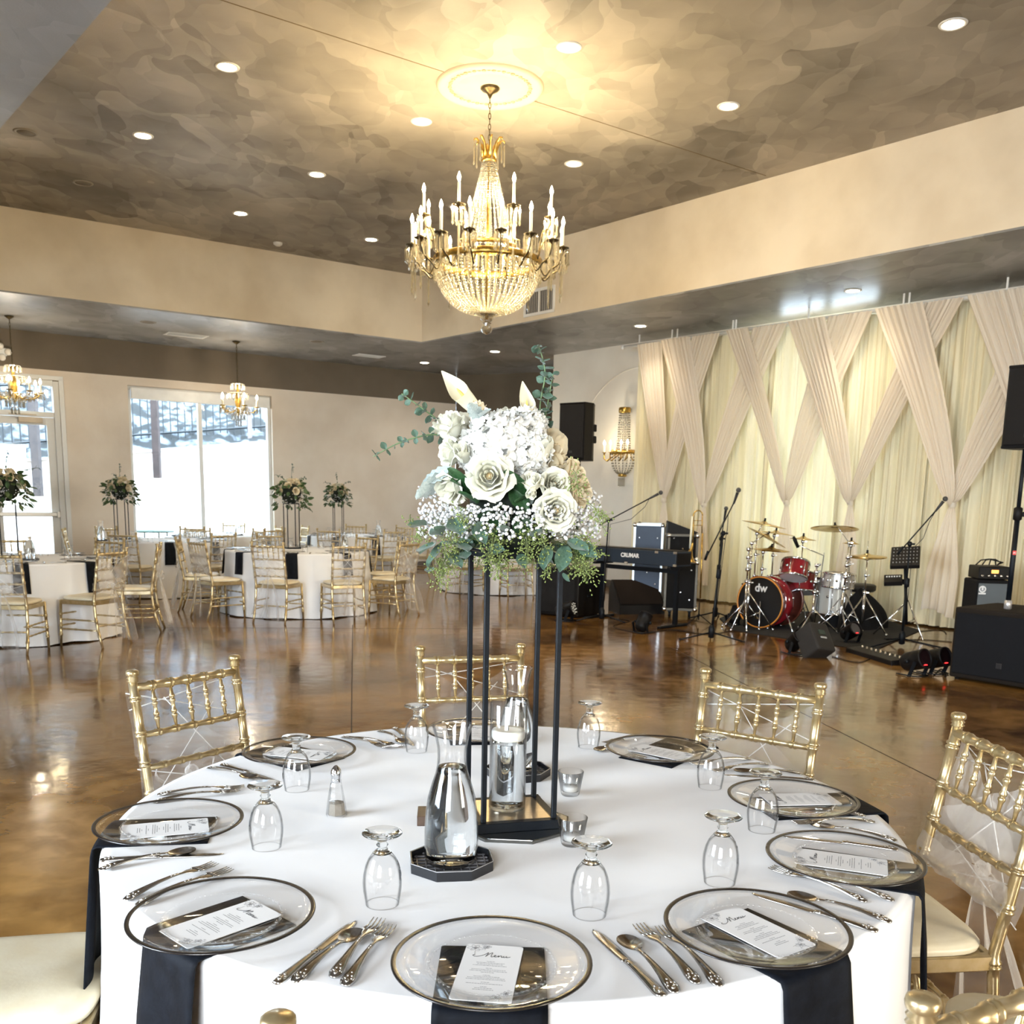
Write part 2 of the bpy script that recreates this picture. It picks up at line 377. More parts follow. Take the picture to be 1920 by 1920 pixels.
def crystal():
    m, nt, b = nodes('cut_crystal'); N = nt.nodes.new; L = nt.links.new; nt.nodes.remove(b)
    g = N('ShaderNodeBsdfGlossy'); g.inputs['Roughness'].default_value = 0.08
    t = N('ShaderNodeBsdfTranslucent'); t.inputs[0].default_value = (0.50, 0.45, 0.34, 1)
    tr = N('ShaderNodeBsdfTransparent'); tr.inputs[0].default_value = (0.95, 0.95, 0.93, 1)
    a = N('ShaderNodeMixShader'); a.inputs[0].default_value = 0.6; L(t.outputs[0], a.inputs[1]); L(tr.outputs[0], a.inputs[2])
    lw = N('ShaderNodeLayerWeight'); lw.inputs[0].default_value = 0.55
    c = N('ShaderNodeMixShader'); L(lw.outputs['Facing'], c.inputs[0]); L(a.outputs[0], c.inputs[1]); L(g.outputs[0], c.inputs[2])
    L(c.outputs[0], nt.nodes['Material Output'].inputs[0]); return m
M['crystal'] = crystal()
# ================= ROOM SHELL =================
def frame_obj(name, n, d, c, mb, mat, parent=None):
    """mesh in local coords (x along d, y outward along n, z up) set at plane n.P = c"""
    o = mb.build(name, mat, parent)
    o.matrix_world = Matrix(((d.x, n.x, 0, n.x*c), (d.y, n.y, 0, n.y*c), (0, 0, 1, 0), (0, 0, 0, 1)))
    return o
def structure(o): o['kind'] = 'structure'; return o
def wall_with_holes(x0, x1, z0, z1, holes, th=0.22):
    mb = MB(); xs = sorted(holes)
    cur = x0
    for (a, b, c0, c1) in xs:
        if a > cur: mb.box(((cur+a)/2, th/2, (z0+z1)/2), (a-cur, th, z1-z0))
        if c0 > z0: mb.box(((a+b)/2, th/2, (z0+c0)/2), (b-a, th, c0-z0))
        if c1 < z1: mb.box(((a+b)/2, th/2, (c1+z1)/2), (b-a, th, z1-c1))
        cur = b
    if cur < x1: mb.box(((cur+x1)/2, th/2, (z0+z1)/2), (x1-cur, th, z1-z0))
    return mb
# floor
mb = MB(); mb.box((-1, 7, -0.05), (40, 42, 0.1)); structure(mb.build('floor', M['floor']))
def joint(a, b):
    a = Vector(a); b = Vector(b); d = (b-a); L_ = d.length; mb = MB()
    mb.box((L_/2, 0, 0.0004), (L_, 0.007, 0.0012))
    o = mb.build('trim_1', P('joint_shadow', (0.012, 0.006, 0.003), 0.6), None, a, (0, 0, math.atan2(d.y, d.x))); structure(o); return o  # dark strip along the saw-cut joint
def gz(px, py): p = Z(px, py, 0); return Vector((p.x, p.y, 0))
for (p, q) in (((661, 1178), (659, 1375)), ((1275, 1222), (1759, 1465)), ((330, 1177), (900, 1179))):
    a, b = gz(*p), gz(*q); d = (b-a).normalized(); joint(a-d*0.3, b+d*0.6)
# lower ceiling around the tray, and the tray
C0, C1, E0, E1 = 1.9, 9.45, -3.0, 14.5
def ce_poly(pts, z0, z1, mb):
    q = [CE(c, e) for c, e in pts]; mb.prism([(p.x, p.y) for p in q], z0, z1)
mb = MB()
for pts in (((-14, -22), (C0, -22), (C0, 17.75), (-14, 17.75)), ((C1, -22), (11.81, -22), (11.81, 17.75), (C1, 17.75)),
            ((C0, E1), (C1, E1), (C1, 17.75), (C0, 17.75)), ((C0, -22), (C1, -22), (C1, E0), (C0, E0)),
            ((11.81, 12.8), (13.9, 12.8), (13.9, 17.75), (11.81, 17.75))):
    ce_poly(pts, HL, HL+0.02, mb)
structure(mb.build('ceiling', M['ceil_low']))
mb = MB(); ce_poly(((C0-0.1, E0-0.1), (C1+0.1, E0-0.1), (C1+0.1, E1+0.1), (C0-0.1, E1+0.1)), HU, HU+0.05, mb)
structure(mb.build('ceiling', M['ceil']))
for nm, pts in (('wall_tray_left', ((C0-0.1, E1), (C1, E1), (C1, E1+0.1), (C0-0.1, E1+0.1))), ('wall_tray_right', ((C1, E0-0.1), (C1+0.1, E0-0.1), (C1+0.1, E1+0.1), (C1, E1+0.1))),
                ('wall_tray_near', ((C0-0.1, E0-0.1), (C0, E0-0.1), (C0, E1), (C0-0.1, E1))), ('wall_tray_back', ((C0, E0-0.1), (C1, E0-0.1), (C1, E0), (C0, E0)))):
    mb = MB(); ce_poly(pts, HL+0.02, HU, mb); structure(mb.build(nm, M['tray']))
a, b = Z(415, 0, HU), Z(1435, 329, HU); d = (b-a).normalized()
mb = MB(); mb.box(((b-a).length/2, 0, -0.001), ((b-a).length+0.02, 0.008, 0.003))
structure(mb.build('trim_2', P('seam_brown', (0.16, 0.11, 0.05), 0.7), None, a, (0, 0, math.atan2(d.y, d.x))))

# window wall (left)
DS0, DS1 = 1.95, 3.10
WS0, WS1, WZ0, WZ1 = 4.18, 6.73, 0.52, 3.23
mb = wall_with_holes(-9, 10.72, 0, HL+0.1, [(DS0, DS1, 0.0, 3.21), (WS0, WS1, WZ0, WZ1), (-3.2, -0.6, WZ0, WZ1)])
structure(frame_obj('wall_left', N2, D2, 17.7, mb, M['wall']))
def fixed_window(idx, x0, x1, z0, z1, n, d, c, mull=None, shade=True):
    root = empty('window_%d' % idx); root['kind'] = 'structure'
    root.matrix_world = Matrix(((d.x, n.x, 0, n.x*c), (d.y, n.y, 0, n.y*c), (0, 0, 1, 0), (0, 0, 0, 1)))
    f = MB(); y = 0.13
    for (cx, cz, sx, sz) in (((x0+x1)/2, z0+0.03, x1-x0, 0.06), ((x0+x1)/2, z1-0.03, x1-x0, 0.06), (x0+0.03, (z0+z1)/2, 0.06, z1-z0-0.12), (x1-0.03, (z0+z1)/2, 0.06, z1-z0-0.12)):
        f.box((cx, y, cz), (sx, 0.10, sz), bev=0.004)
    f.build('window_frame', M['metal_white'], root)
    if mull:
        g = MB(); g.box((mull, y, (z0+z1)/2), (0.07, 0.09, z1-z0-0.12), bev=0.004); g.build('mullion', M['metal_white'], root)
    xs = [x0+0.06]+([mull-0.035, mull+0.035] if mull else [])+[x1-0.06]
    for k in range(0, len(xs), 2):
        g = MB(); g.box(((xs[k]+xs[k+1])/2, y, (z0+z1)/2), (xs[k+1]-xs[k], 0.006, z1-z0-0.12)); g.build('pane', M['pane'], root)
    g = MB(); g.box(((x0+x1)/2, 0.02, z0-0.012), (x1-x0+0.06, 0.16, 0.024), bev=0.004); g.build('window_sill', M['white'], root)
    if shade:
        g = MB(); g.box(((x0+x1)/2+0.02, 0.055, z1-0.12), (x1-x0-0.08, 0.06, 0.19), bev=0.01); g.build('roller_shade', M['white'], root)
    return root
fixed_window(1, WS0, WS1, WZ0, WZ1, N2, D2, 17.7, mull=5.42)
fixed_window(2, -3.2, -0.6, WZ0, WZ1, N2, D2, 17.7, mull=-1.9)
# glazed door with transom
def glazed_door():
    root = empty('door_1'); root['kind'] = 'structure'
    n, d, c = N2, D2, 17.7
    root.matrix_world = Matrix(((d.x, n.x, 0, n.x*c), (d.y, n.y, 0, n.y*c), (0, 0, 1, 0), (0, 0, 0, 1)))
    x0, x1 = DS0, DS1; f = MB()
    f.box((x1-0.045, 0.10, 1.6), (0.09, 0.14, 3.2), bev=0.005); f.box((x0+0.045, 0.10, 1.6), (0.09, 0.14, 3.2), bev=0.005)
    f.box(((x0+x1)/2, 0.10, 3.165), (x1-x0-0.18, 0.14, 0.09), bev=0.005); f.box(((x0+x1)/2, 0.10, 2.66), (x1-x0-0.18, 0.14, 0.08), bev=0.005)
    f.build('door_frame', M['metal_white'], root)
    g = MB(); g.box(((x0+x1)/2, 0.11, 2.91), (x1-x0-0.18, 0.006, 0.42)); g.build('pane', M['pane'], root)
    lf = MB(); a0, a1 = x0+0.09, x1-0.09
    for (cx, cz, sx, sz) in ((a0+0.06, 1.31, 0.12, 2.60), (a1-0.06, 1.31, 0.12, 2.60), ((a0+a1)/2, 2.55, a1-a0-0.24, 0.12), ((a0+a1)/2, 0.14, a1-a0-0.24, 0.26)):
        lf.box((cx, 0.09, cz), (sx, 0.05, sz), bev=0.004)
    leaf = lf.build('door_leaf', M['metal_white'], root)
    g = MB(); g.box(((a0+a1)/2, 0.09, 1.38), (a1-a0-0.24, 0.008, 2.22)); g.build('pane', M['pane'], leaf)
    g = MB(); g.box(((a0+a1)/2, 0.02, 1.04), (a1-a0-0.02, 0.05, 0.07), bev=0.012, seg=2); g.box((a1-0.03, 0.02, 1.04), (0.05, 0.075, 0.10), bev=0.006); g.box((a0+0.03, 0.02, 1.04), (0.05, 0.075, 0.10), bev=0.006); g.build('push_bar', P('grey_push_bar', (0.45, 0.43, 0.40), 0.35, 0.5), leaf)
    g = MB(); g.box(((a0+a1)/2+0.12, 0.01, 2.56), (0.36, 0.09, 0.09), bev=0.008); g.box(((a0+a1)/2+0.0, -0.06, 2.64), (0.40, 0.04, 0.02)); g.build('door_closer', P('closer_beige', (0.55, 0.47, 0.36), 0.5), leaf)
glazed_door()
mb = MB()
mb.box((DS1+0.035, -0.008, 1.62), (0.07, 0.016, 3.24), bev=0.003); mb.box(((DS0+DS1)/2, -0.008, 3.245), (DS1-DS0+0.14, 0.016, 0.07), bev=0.003); mb.box((DS0-0.035, -0.008, 1.62), (0.07, 0.016, 3.24), bev=0.003)
structure(frame_obj('trim_3', N2, D2, 17.7, mb, M['metal_white']))
mb = MB()
for a_, b_ in ((-9, DS0-0.07), (DS1+0.07, 10.7)): mb.box(((a_+b_)/2, -0.007, 0.06), (b_-a_, 0.014, 0.12), bev=0.002)
structure(frame_obj('baseboard_left', N2, D2, 17.7, mb, P('baseboard_brown', (0.10, 0.07, 0.045), 0.5)))

# draped wall (right), with the window that glows behind the drapes
SR0 = 13.02
mb = wall_with_holes(-9, SR0, 0, HL+0.1, [(6.9, 8.5, 0.5, 3.90)])
structure(frame_obj('wall_right', N1, D1, 11.81, mb, M['wallr']))
fixed_window(3, 6.9, 8.5, 0.5, 3.90, N1, D1, 11.81, mull=7.7, shade=False)
mb = MB(); mb.box(((-9+SR0)/2, -0.007, 0.06), (9+SR0, 0.014, 0.12), bev=0.002)
structure(frame_obj('baseboard_right', N1, D1, 11.81, mb, P('baseboard_dark', (0.09, 0.07, 0.05), 0.5)))
# arched plaster moulding in low relief
arc = []
for k in range(41):
    t = PI*k/40; arc.append((10.95+1.42*math.cos(t), -0.004, 2.15+1.42*math.sin(t)))
arc = [(12.37, -0.004, 0.15)]+arc+[(9.53, -0.004, 0.15)]
mb = MB(); mb.tube(arc, 0.010, 6); structure(frame_obj('trim_4', N1, D1, 11.81, mb, M['wallr']))
# recess between the two walls
def wall_between(name, a, b, z0, z1, mat, th=0.2):
    a = Vector(a); b = Vector(b); d = (b-a); ang = math.atan2(d.y, d.x); mb = MB(); L_ = d.length
    mb.box((L_/2, th/2, (z0+z1)/2), (L_, th, z1-z0)); o = mb.build(name, mat, None, (a.x, a.y, 0), (0, 0, ang)); return structure(o)
A_ = (-1.27, 20.62); B_ = (0.62, 19.85); C_ = (N1*11.81+D1*SR0)[:2]
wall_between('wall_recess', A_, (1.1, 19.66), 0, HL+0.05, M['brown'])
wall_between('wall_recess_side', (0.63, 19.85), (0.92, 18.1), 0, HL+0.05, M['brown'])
# walls behind the camera, with unseen windows added where the area lamps stand
for nm, a, b in (('front', WB_F, WB_E), ('back', WB_F, WB_D)):
    d = (b-a).normalized(); n_ = Vector((-d.y, d.x, 0)) if nm == 'front' else Vector((d.y, -d.x, 0))   # outward
    wins = [q for k_, q in BACKWIN if k_ == nm]; s0 = a.dot(d); L_ = (b-a).length
    mb = wall_with_holes(s0-0.2, s0+L_+0.2, 0, HL+0.05, [(s0+q-1.25, s0+q+1.25, 0.65, 3.25) for q in wins])
    structure(frame_obj('wall_'+nm, n_, d, a.dot(n_), mb, M['wallr']))
    for q in wins: fixed_window(4, s0+q-1.25, s0+q+1.25, 0.65, 3.25, n_, d, a.dot(n_), mull=s0+q, shade=False)

# ---- ceiling fixtures ----
def put(px, py, z): p = Z(px, py, z); return Vector((p.x, p.y, z))
def med():
    c = put(919, 162, HU); root = empty('ceiling_medallion', c, 0, 'round carved plaster medallion on the ceiling above the large crystal chandelier', 'medallion')
    mb = MB(); mb.lathe([(0.001, -0.012), (0.28, -0.012), (0.30, -0.022), (0.32, -0.012), (0.385, -0.012), (0.40, -0.024), (0.43, -0.032), (0.452, -0.028), (0.468, -0.012), (0.472, 0)], 64)
    mb.build('disc', P('cream_plaster_ornament', (0.56, 0.49, 0.36), 0.6), root)
    o = MB()
    for k in range(26):
        a = 2*PI*k/26; o.sphere((0.352*math.cos(a), 0.352*math.sin(a), -0.014), 0.02, 6, 4, (1, 1.2, 0.5))
        a += PI/26; o.sphere((0.352*math.cos(a), 0.352*math.sin(a), -0.014), 0.011, 6, 4, (1.6, 0.7, 0.5))
    tag(o.build('leaf_relief', P('relief_plaster', (0.42, 0.34, 0.22), 0.6), root), kind='stuff')
    return c
CHC = med()
def downlight(px, py, z, label, r=0.075, on=True, e=26, group=None):
    p = put(px, py, z); root = empty('downlight' if on else 'ceiling_speaker', p, 0, label, 'ceiling light' if on else 'ceiling speaker', group)
    t = MB(); t.lathe([(r*1.0, 0), (r*1.02, -0.006), (r*1.25, -0.009), (r*1.36, -0.004), (r*1.38, 0)], 28); t.build('trim_ring', M['white'] if on else P('speaker_ring', (0.30, 0.27, 0.22), 0.5), root)
    d = MB(); d.lathe([(0.0005, -0.004), (r, -0.004), (r*1.01, 0)], 24); d.build('lens' if on else 'grille', M['downlit'] if on else P('speaker_grille_beige', (0.20, 0.17, 0.13), 0.6, bump=0.4, bscale=300), root)
    if on:
        lamp('downlight_beam', 'SPOT', p-Vector((0, 0, 0.03)), e, (1.0, 0.86, 0.66), 0.07, p-Vector((0, 0, 2)), spot=R(125), blend=0.9)
UP = [(426, 125, 'a'), (268, 254, 'lit downlight in the upper ceiling above the tray corner by the unlit round speaker'),
      (1067, 88, 'lit downlight just behind and right of the plaster medallion'), (1787, 45, 'amber-rimmed lit downlight at the far right end of the upper ceiling'),
      (1366, 199, 'lit downlight between the medallion and the right-hand tray wall'), (790, 228, 'lit downlight beside the chandelier chain, just left of the medallion'),
      (594, 327, 'lit downlight in the middle of the upper ceiling left of the chandelier'), (1076, 307, 'lit downlight right of the crystal crown of the large chandelier'),
      (451, 400, 'lit downlight nearest the left tray wall, second from the smoke detector'), (696, 449, 'lit downlight right of the smoke detector'),
      (857, 388, 'lit downlight seen behind the candles of the large chandelier')]
UP[0] = (426, 125, 'largest lit downlight on the left part of the upper ceiling, near the seam line')
UP[3] = (1787, 45, 'amber-rimmed lit downlight in the upper corner of the ceiling, farthest right')
for (x, y, l) in UP: downlight(x, y, HU, l, e=24)
LO = [(796, 680, 'lit downlight in the low ceiling above the calla lilies'), (928, 659, 'lit downlight in the low ceiling right below the large chandelier finial'),
      (1201, 611, 'lit downlight in the low ceiling in front of the left end of the drapes'), (1599, 545, 'lit downlight in the low ceiling in front of the middle drapes')]
for (x, y, l) in LO: downlight(x, y, HL, l, e=30)
for (x, y, z, l) in ((48, 248, HU, 'unlit round speaker with a dark cone in the upper ceiling by the tray edge'), (155, 343, HU, 'small unlit round speaker in the upper ceiling near the left tray wall'),
                     (278, 604, HL, 'round speaker in the low ceiling left of the air vent'), (594, 640, HL, 'round speaker in the low ceiling right of the second small chandelier')):
    downlight(x, y, z, l, on=False, r=0.085)
p = put(521, 455, HU); mb = MB(); mb.lathe([(0.001, -0.045), (0.035, -0.045), (0.05, -0.03), (0.062, -0.026), (0.065, 0)], 24); 
tag(mb.build('smoke_detector', M['white'], None, p), 'small white smoke detector on the upper ceiling by the left tray wall', 'smoke detector')
def vent(px, py, z, L_, W_, label, ang):
    p = put(px, py, z); root = empty('ceiling_vent', p, ang, label, 'air vent')
    f = MB()
    for (x, y, a, b) in ((0, W_/2, L_+0.04, 0.03), (0, -W_/2, L_+0.04, 0.03), (L_/2, 0, 0.03, W_), (-L_/2, 0, 0.03, W_)): f.box((x, y, -0.006), (a, b, 0.012), bev=0.002)
    f.build('frame', M['white'], root)
    me = None
    for k in range(6):
        if me is None:
            g = MB(); g.box((0, 0, 0), (L_-0.02, 0.028, 0.004), Matrix.Rotation(R(30), 4, 'X')); me = g.mesh('slat'); me.materials.append(M['white'])
        place('slat', me, root, (0, -W_/2+W_*(k+1)/7, -0.006))
vent(349, 628, HL, 0.60, 0.30, 'white louvred air vent in the low ceiling left of the second small chandelier', math.atan2(D2.y, D2.x))
vent(692, 667, HL, 0.50, 0.25, 'white louvred air vent in the low ceiling right of the second small chandelier', math.atan2(D2.y, D2.x))
# return-air grille in the tray wall behind the chandelier
def wall_grille():
    a = PL(985, 578, N1, C1); b = PL(1040, 535, N1, C1); s0, s1 = b.dot(D1), a.dot(D1); z0, z1 = HL+0.10, HL+0.42
    root = empty('wall_grille', (0, 0, 0), 0, 'grey return air grille high on the tray wall behind the large chandelier', 'air vent')
    root.matrix_world = Matrix(((D1.x, N1.x, 0, N1.x*C1), (D1.y, N1.y, 0, N1.y*C1), (0, 0, 1, 0), (0, 0, 0, 1)))
    f = MB(); m_ = (s0+s1)/2; h = (z0+z1)/2
    for (x, z, a_, b_) in ((m_, z0, s1-s0+0.04, 0.04), (m_, z1, s1-s0+0.04, 0.04), (s0, h, 0.04, z1-z0), (s1, h, 0.04, z1-z0), (m_, h, 0.03, z1-z0)): f.box((x, -0.01, z), (a_, 0.02, b_), bev=0.003)
    f.build('frame', M['white'], root)
    g = MB(); g.box((m_, -0.003, h), (s1-s0, 0.004, z1-z0)); g.build('backing', P('vent_grey', (0.10, 0.10, 0.10), 0.7), root)
    sl = MB(); sl.box((0, 0, 0), (0.012, 0.012, z1-z0-0.04)); me = sl.mesh('slat'); me.materials.append(P('slat_grey', (0.35, 0.33, 0.30), 0.5))
    k = 0
    while s0+0.05+k*0.045 < s1-0.03: place('slat', me, root, (s0+0.05+k*0.045, -0.012, h)); k += 1
wall_grille()
# emergency lamp cluster at the far left, on the brown band
p = PL(2, 660, N2, 17.66); root = empty('emergency_light', p, math.atan2(D2.y, D2.x), 'small white emergency light with round heads on the brown band above the glass door', 'wall light')
mb = MB(); mb.box((-0.05, -0.02, 0), (0.26, 0.07, 0.12), bev=0.01); mb.build('housing', M['white'], root)
for dx, dz in ((-0.02, 0.08), (0.09, 0.0), (0.0, -0.09)):
    h = MB(); h.sphere((dx, -0.09, dz), 0.055, 12, 8); h.build('lamp_head', P('lamp_head_glass', (0.75, 0.70, 0.62), 0.1, coat=1.0), root)

# ================= OUTSIDE =================
snow = P('snow', (0.82, 0.85, 0.90), 0.9, col2=(0.90, 0.92, 0.95), scale=3, bump=0.3, bscale=4)
def E2(s, e, z): v = N2*e+D2*s; return Vector((v.x, v.y, z))
mb = MB(); q = [E2(-16, 17.95, 0), E2(18, 17.95, 0), E2(18, 32, 0), E2(-16, 32, 0)]; mb.prism([(p.x, p.y) for p in q], -0.2, -0.05)
tag(mb.build('ground', snow), kind='structure')
# white retaining wall with sloped coping
wallz = lambda s: 2.28+0.12*(s-5.43)
mb = MB(); 
for (e0, e1, off0) in ((23.0, 23.3, 0.0),):
    vs = []
    for s in (-16, 18):
        for e in (e0, e1):
            vs += [E2(s, e, -0.1), E2(s, e, wallz(s))]
    mb.add(vs, [(0, 4, 5, 1), (2, 3, 7, 6), (1, 5, 7, 3), (0, 1, 3, 2), (4, 6, 7, 5)], False)
tag(mb.build('retaining_wall', P('white_stucco', (0.84, 0.86, 0.88), 0.8, col2=(0.78, 0.81, 0.85), scale=2)), 'long white stucco retaining wall seen through the large window', 'wall')
mb = MB()
vs = []
for s in (-16, 18):
    for e, dz in ((22.93, 0.0), (22.93, 0.06), (23.4, 0.06), (23.4, 0.0)): vs.append(E2(s, e, wallz(s)+dz))
mb.add(vs, [(0, 4, 5, 1), (1, 5, 6, 2), (2, 6, 7, 3), (0, 3, 7, 4)], False)
tag(mb.build('wall_coping', P('grey_coping', (0.42, 0.46, 0.52), 0.8)), 'thin grey coping along the top of the white retaining wall outdoors', 'coping')
# hillside with snow, stones and leaf litter
def hill_mat():
    m, nt, b = nodes('snowy_hillside'); N = nt.nodes.new; L = nt.links.new
    tc = N('ShaderNodeTexCoord'); v = N('ShaderNodeTexVoronoi'); v.inputs['Scale'].default_value = 3.2; L(tc.outputs['Object'], v.inputs['Vector'])
    n = N('ShaderNodeTexNoise'); n.inputs['Scale'].default_value = 4; n.inputs['Detail'].default_value = 8; L(tc.outputs['Object'], n.inputs['Vector'])
    a = N('ShaderNodeMath'); a.operation = 'MULTIPLY_ADD'; a.inputs[1].default_value = 0.5; L(v.outputs['Distance'], a.inputs[0]); L(n.outputs['Fac'], a.inputs[2])
    cr = N('ShaderNodeValToRGB'); e = cr.color_ramp.elements; e[0].position = 0.60; e[0].color = (0.15, 0.18, 0.22, 1); e[1].position = 0.80; e[1].color = (0.015, 0.018, 0.02, 1)
    L(a.outputs[0], cr.inputs[0]); L(cr.outputs[0], b.inputs['Base Color']); b.inputs['Roughness'].default_value = 0.9; return m
random.seed(3)
def hillf(u, v):
    s = lerp(-16, 18, u); e = lerp(23.3, 31, v); return E2(s, e, wallz(s)-0.05+4.4*v+random.uniform(-0.12, 0.12))
mb = MB(); mb.grid(hillf, 70, 18); tag(mb.build('hillside', hill_mat()), kind='structure')
# iron fence
def fence():
    root = empty('iron_fence', E2(-6, 23.9, 0), 0, 'black iron picket fence on the slope behind the retaining wall', 'fence')
    base = E2(-6, 23.9, 0)
    iron = P('black_iron', (0.02, 0.025, 0.03), 0.5)
    pk = MB(); pk.box((0, 0, 0.75), (0.022, 0.022, 1.5)); me = pk.mesh('picket'); me.materials.append(iron)
    s = -6.0
    while s < 12: place('picket', me, root, E2(s, 23.9, wallz(s)+0.22)-base); s += 0.17
    for dz in (0.32, 1.55):
        a = E2(-6, 23.9, wallz(-6)+0.10+dz)-base; b = E2(12, 23.9, wallz(12)+0.10+dz)-base; r_ = MB(); r_.tube([a, b], 0.03, 4, smooth=False); r_.build('rail', iron, root)
    ps = MB(); ps.box((0, 0, 0.6), (0.09, 0.09, 2.3)); mp = ps.mesh('post'); mp.materials.append(P('rusty_post', (0.16, 0.13, 0.13), 0.7))
    for s in (2.2, 4.6, 8.4): place('post', mp, root, E2(s, 23.6, wallz(s)-0.2)-base)
fence()
p = E2(5.93, 22.75, 0); mb = MB(); mb.box((0, 0, 2.75), (0.15, 0.15, 2.0), bev=0.01); tag(mb.build('timber_post', P('weathered_timber', (0.05, 0.035, 0.035), 0.8, col2=(0.03, 0.022, 0.022), scale=8), None, (p.x, p.y, 0)), 'weathered timber post fixed to the retaining wall, seen through the large window', 'post')
p = E2(3.46, 22.75, 0); mb = MB(); mb.box((0, 0, 2.3), (0.16, 0.16, 2.0), bev=0.01); tag(mb.build('timber_post', P('weathered_timber_dark', (0.045, 0.04, 0.045), 0.8, col2=(0.07, 0.06, 0.06), scale=8), None, (p.x, p.y, 0)), 'weathered timber post on the retaining wall, seen through the glass door', 'post')
# trees on the slope
random.seed(11)
bark = P('grey_bark', (0.08, 0.08, 0.08), 0.9, col2=(0.22, 0.23, 0.25), scale=9, stretch=(3, 3, 0.6))
green = P('evergreen_leaves', (0.012, 0.04, 0.014), 0.8, col2=(0.035, 0.085, 0.03), scale=5)
labels_t = ['slim grey tree with few leaves on the slope, seen through the glass door', 'green bushy tree behind the fence in the left half of the large window', 'grey trunk behind the fence at the middle of the large window',
            'grey-green tree behind the fence in the right half of the large window', 'dark tree behind the fence near the right edge of the large window']
for k, (s, e, gr, h) in enumerate(((2.2, 27, 0.5, 5.0), (4.9, 28, 1.0, 5.5), (5.6, 26, 0.0, 5.0), (6.4, 28, 0.7, 5.2), (7.7, 27, 0.5, 5.2))):
    z0 = wallz(s)+4.4*(e-23.3)/7.7-0.25; root = empty('tree', E2(s, e, z0), 0, labels_t[k], 'tree')
    mb = MB(); mb.tube([(0, 0, 0), (0.05, 0, 1.2), (-0.05, 0.05, 2.6), (0.05, 0, h)], [0.14, 0.11, 0.08, 0.03], 8); mb.build('trunk', bark, root)
    for j in range(5):
        a = random.uniform(0, 6.28); zz = random.uniform(0.8, h-1); b_ = MB(); b_.tube([(0, 0, zz), (0.5*math.cos(a), 0.5*math.sin(a), zz+0.4), (1.1*math.cos(a), 1.1*math.sin(a), zz+1.0)], [0.04, 0.03, 0.01], 5); b_.build('branch', bark, root)
    if gr:
        f = MB()
        for j in range(int(520*gr)):
            c = Vector((random.gauss(0, 0.7), random.gauss(0, 0.6), random.uniform(0.6, h))); r_ = random.uniform(0.05, 0.13)
            a = random.uniform(0, 6.28); t = random.uniform(-1, 1); u = Vector((math.cos(a), math.sin(a), t)).normalized()*r_; v_ = u.cross(Vector((t, 1, 0.3))).normalized()*r_*0.6
            f.add([c-u, c+v_, c+u, c-v_], [(0, 1, 2, 3)], False)
        tag(f.build('foliage', green, root), kind='stuff')
p = E2(5.05, 20.0, -0.05); root = empty('patio_table', p, 0, 'dark green patio table outside, low behind the large window', 'table')
gm = P('dark_green_paint', (0.02, 0.06, 0.05), 0.5); mb = MB(); mb.lathe([(0.0001, 0.70), (0.42, 0.70), (0.44, 0.72), (0.42, 0.74), (0.0001, 0.74)], 24); mb.build('tabletop', gm, root)
for k in range(4): a = PI/4+k*PI/2; mb = MB(); mb.tube([(0.32*math.cos(a), 0.32*math.sin(a), 0.70), (0.36*math.cos(a), 0.36*math.sin(a), 0)], 0.015, 6); mb.build('leg', gm, root)
# ================= CHIAVARI CHAIR =================
def bamboo(pts, r, rings, n=10, bump=1.35, extra=None):
    """straight rod a->b with turned bamboo rings at the given fractions"""
    a, b = Vector(pts[0]), Vector(pts[-1]); L_ = (b-a).length; st = [(0, 1.0)]
    for t in rings:
        h = 0.006/L_
        st += [(t-2.4*h, 1.0), (t-1.5*h, bump), (t-0.5*h, bump*0.97), (t-0.15*h, 1.02), (t+0.15*h, 1.02), (t+0.5*h, bump*0.97), (t+1.5*h, bump), (t+2.4*h, 1.0)]
    st.append((1, 1.0)); st.sort()
    return [a.lerp(b, min(max(t, 0), 1)) for t, _ in st], [r*k for _, k in st]
HW, SH = 0.185, 0.44        # half width of the back, seat height
def back_at(z, x=0.0):       # back plane leans backwards above the seat, legs splay below
    if z > SH: return Vector((x*(1+0.04*(z-SH)), -0.19-(z-SH)*0.17, z))
    return Vector((x*(1+0.10*(SH-z)), -0.19-(SH-z)*0.16*(SH-z)/SH-0.02*(SH-z), z))
ORG = {}
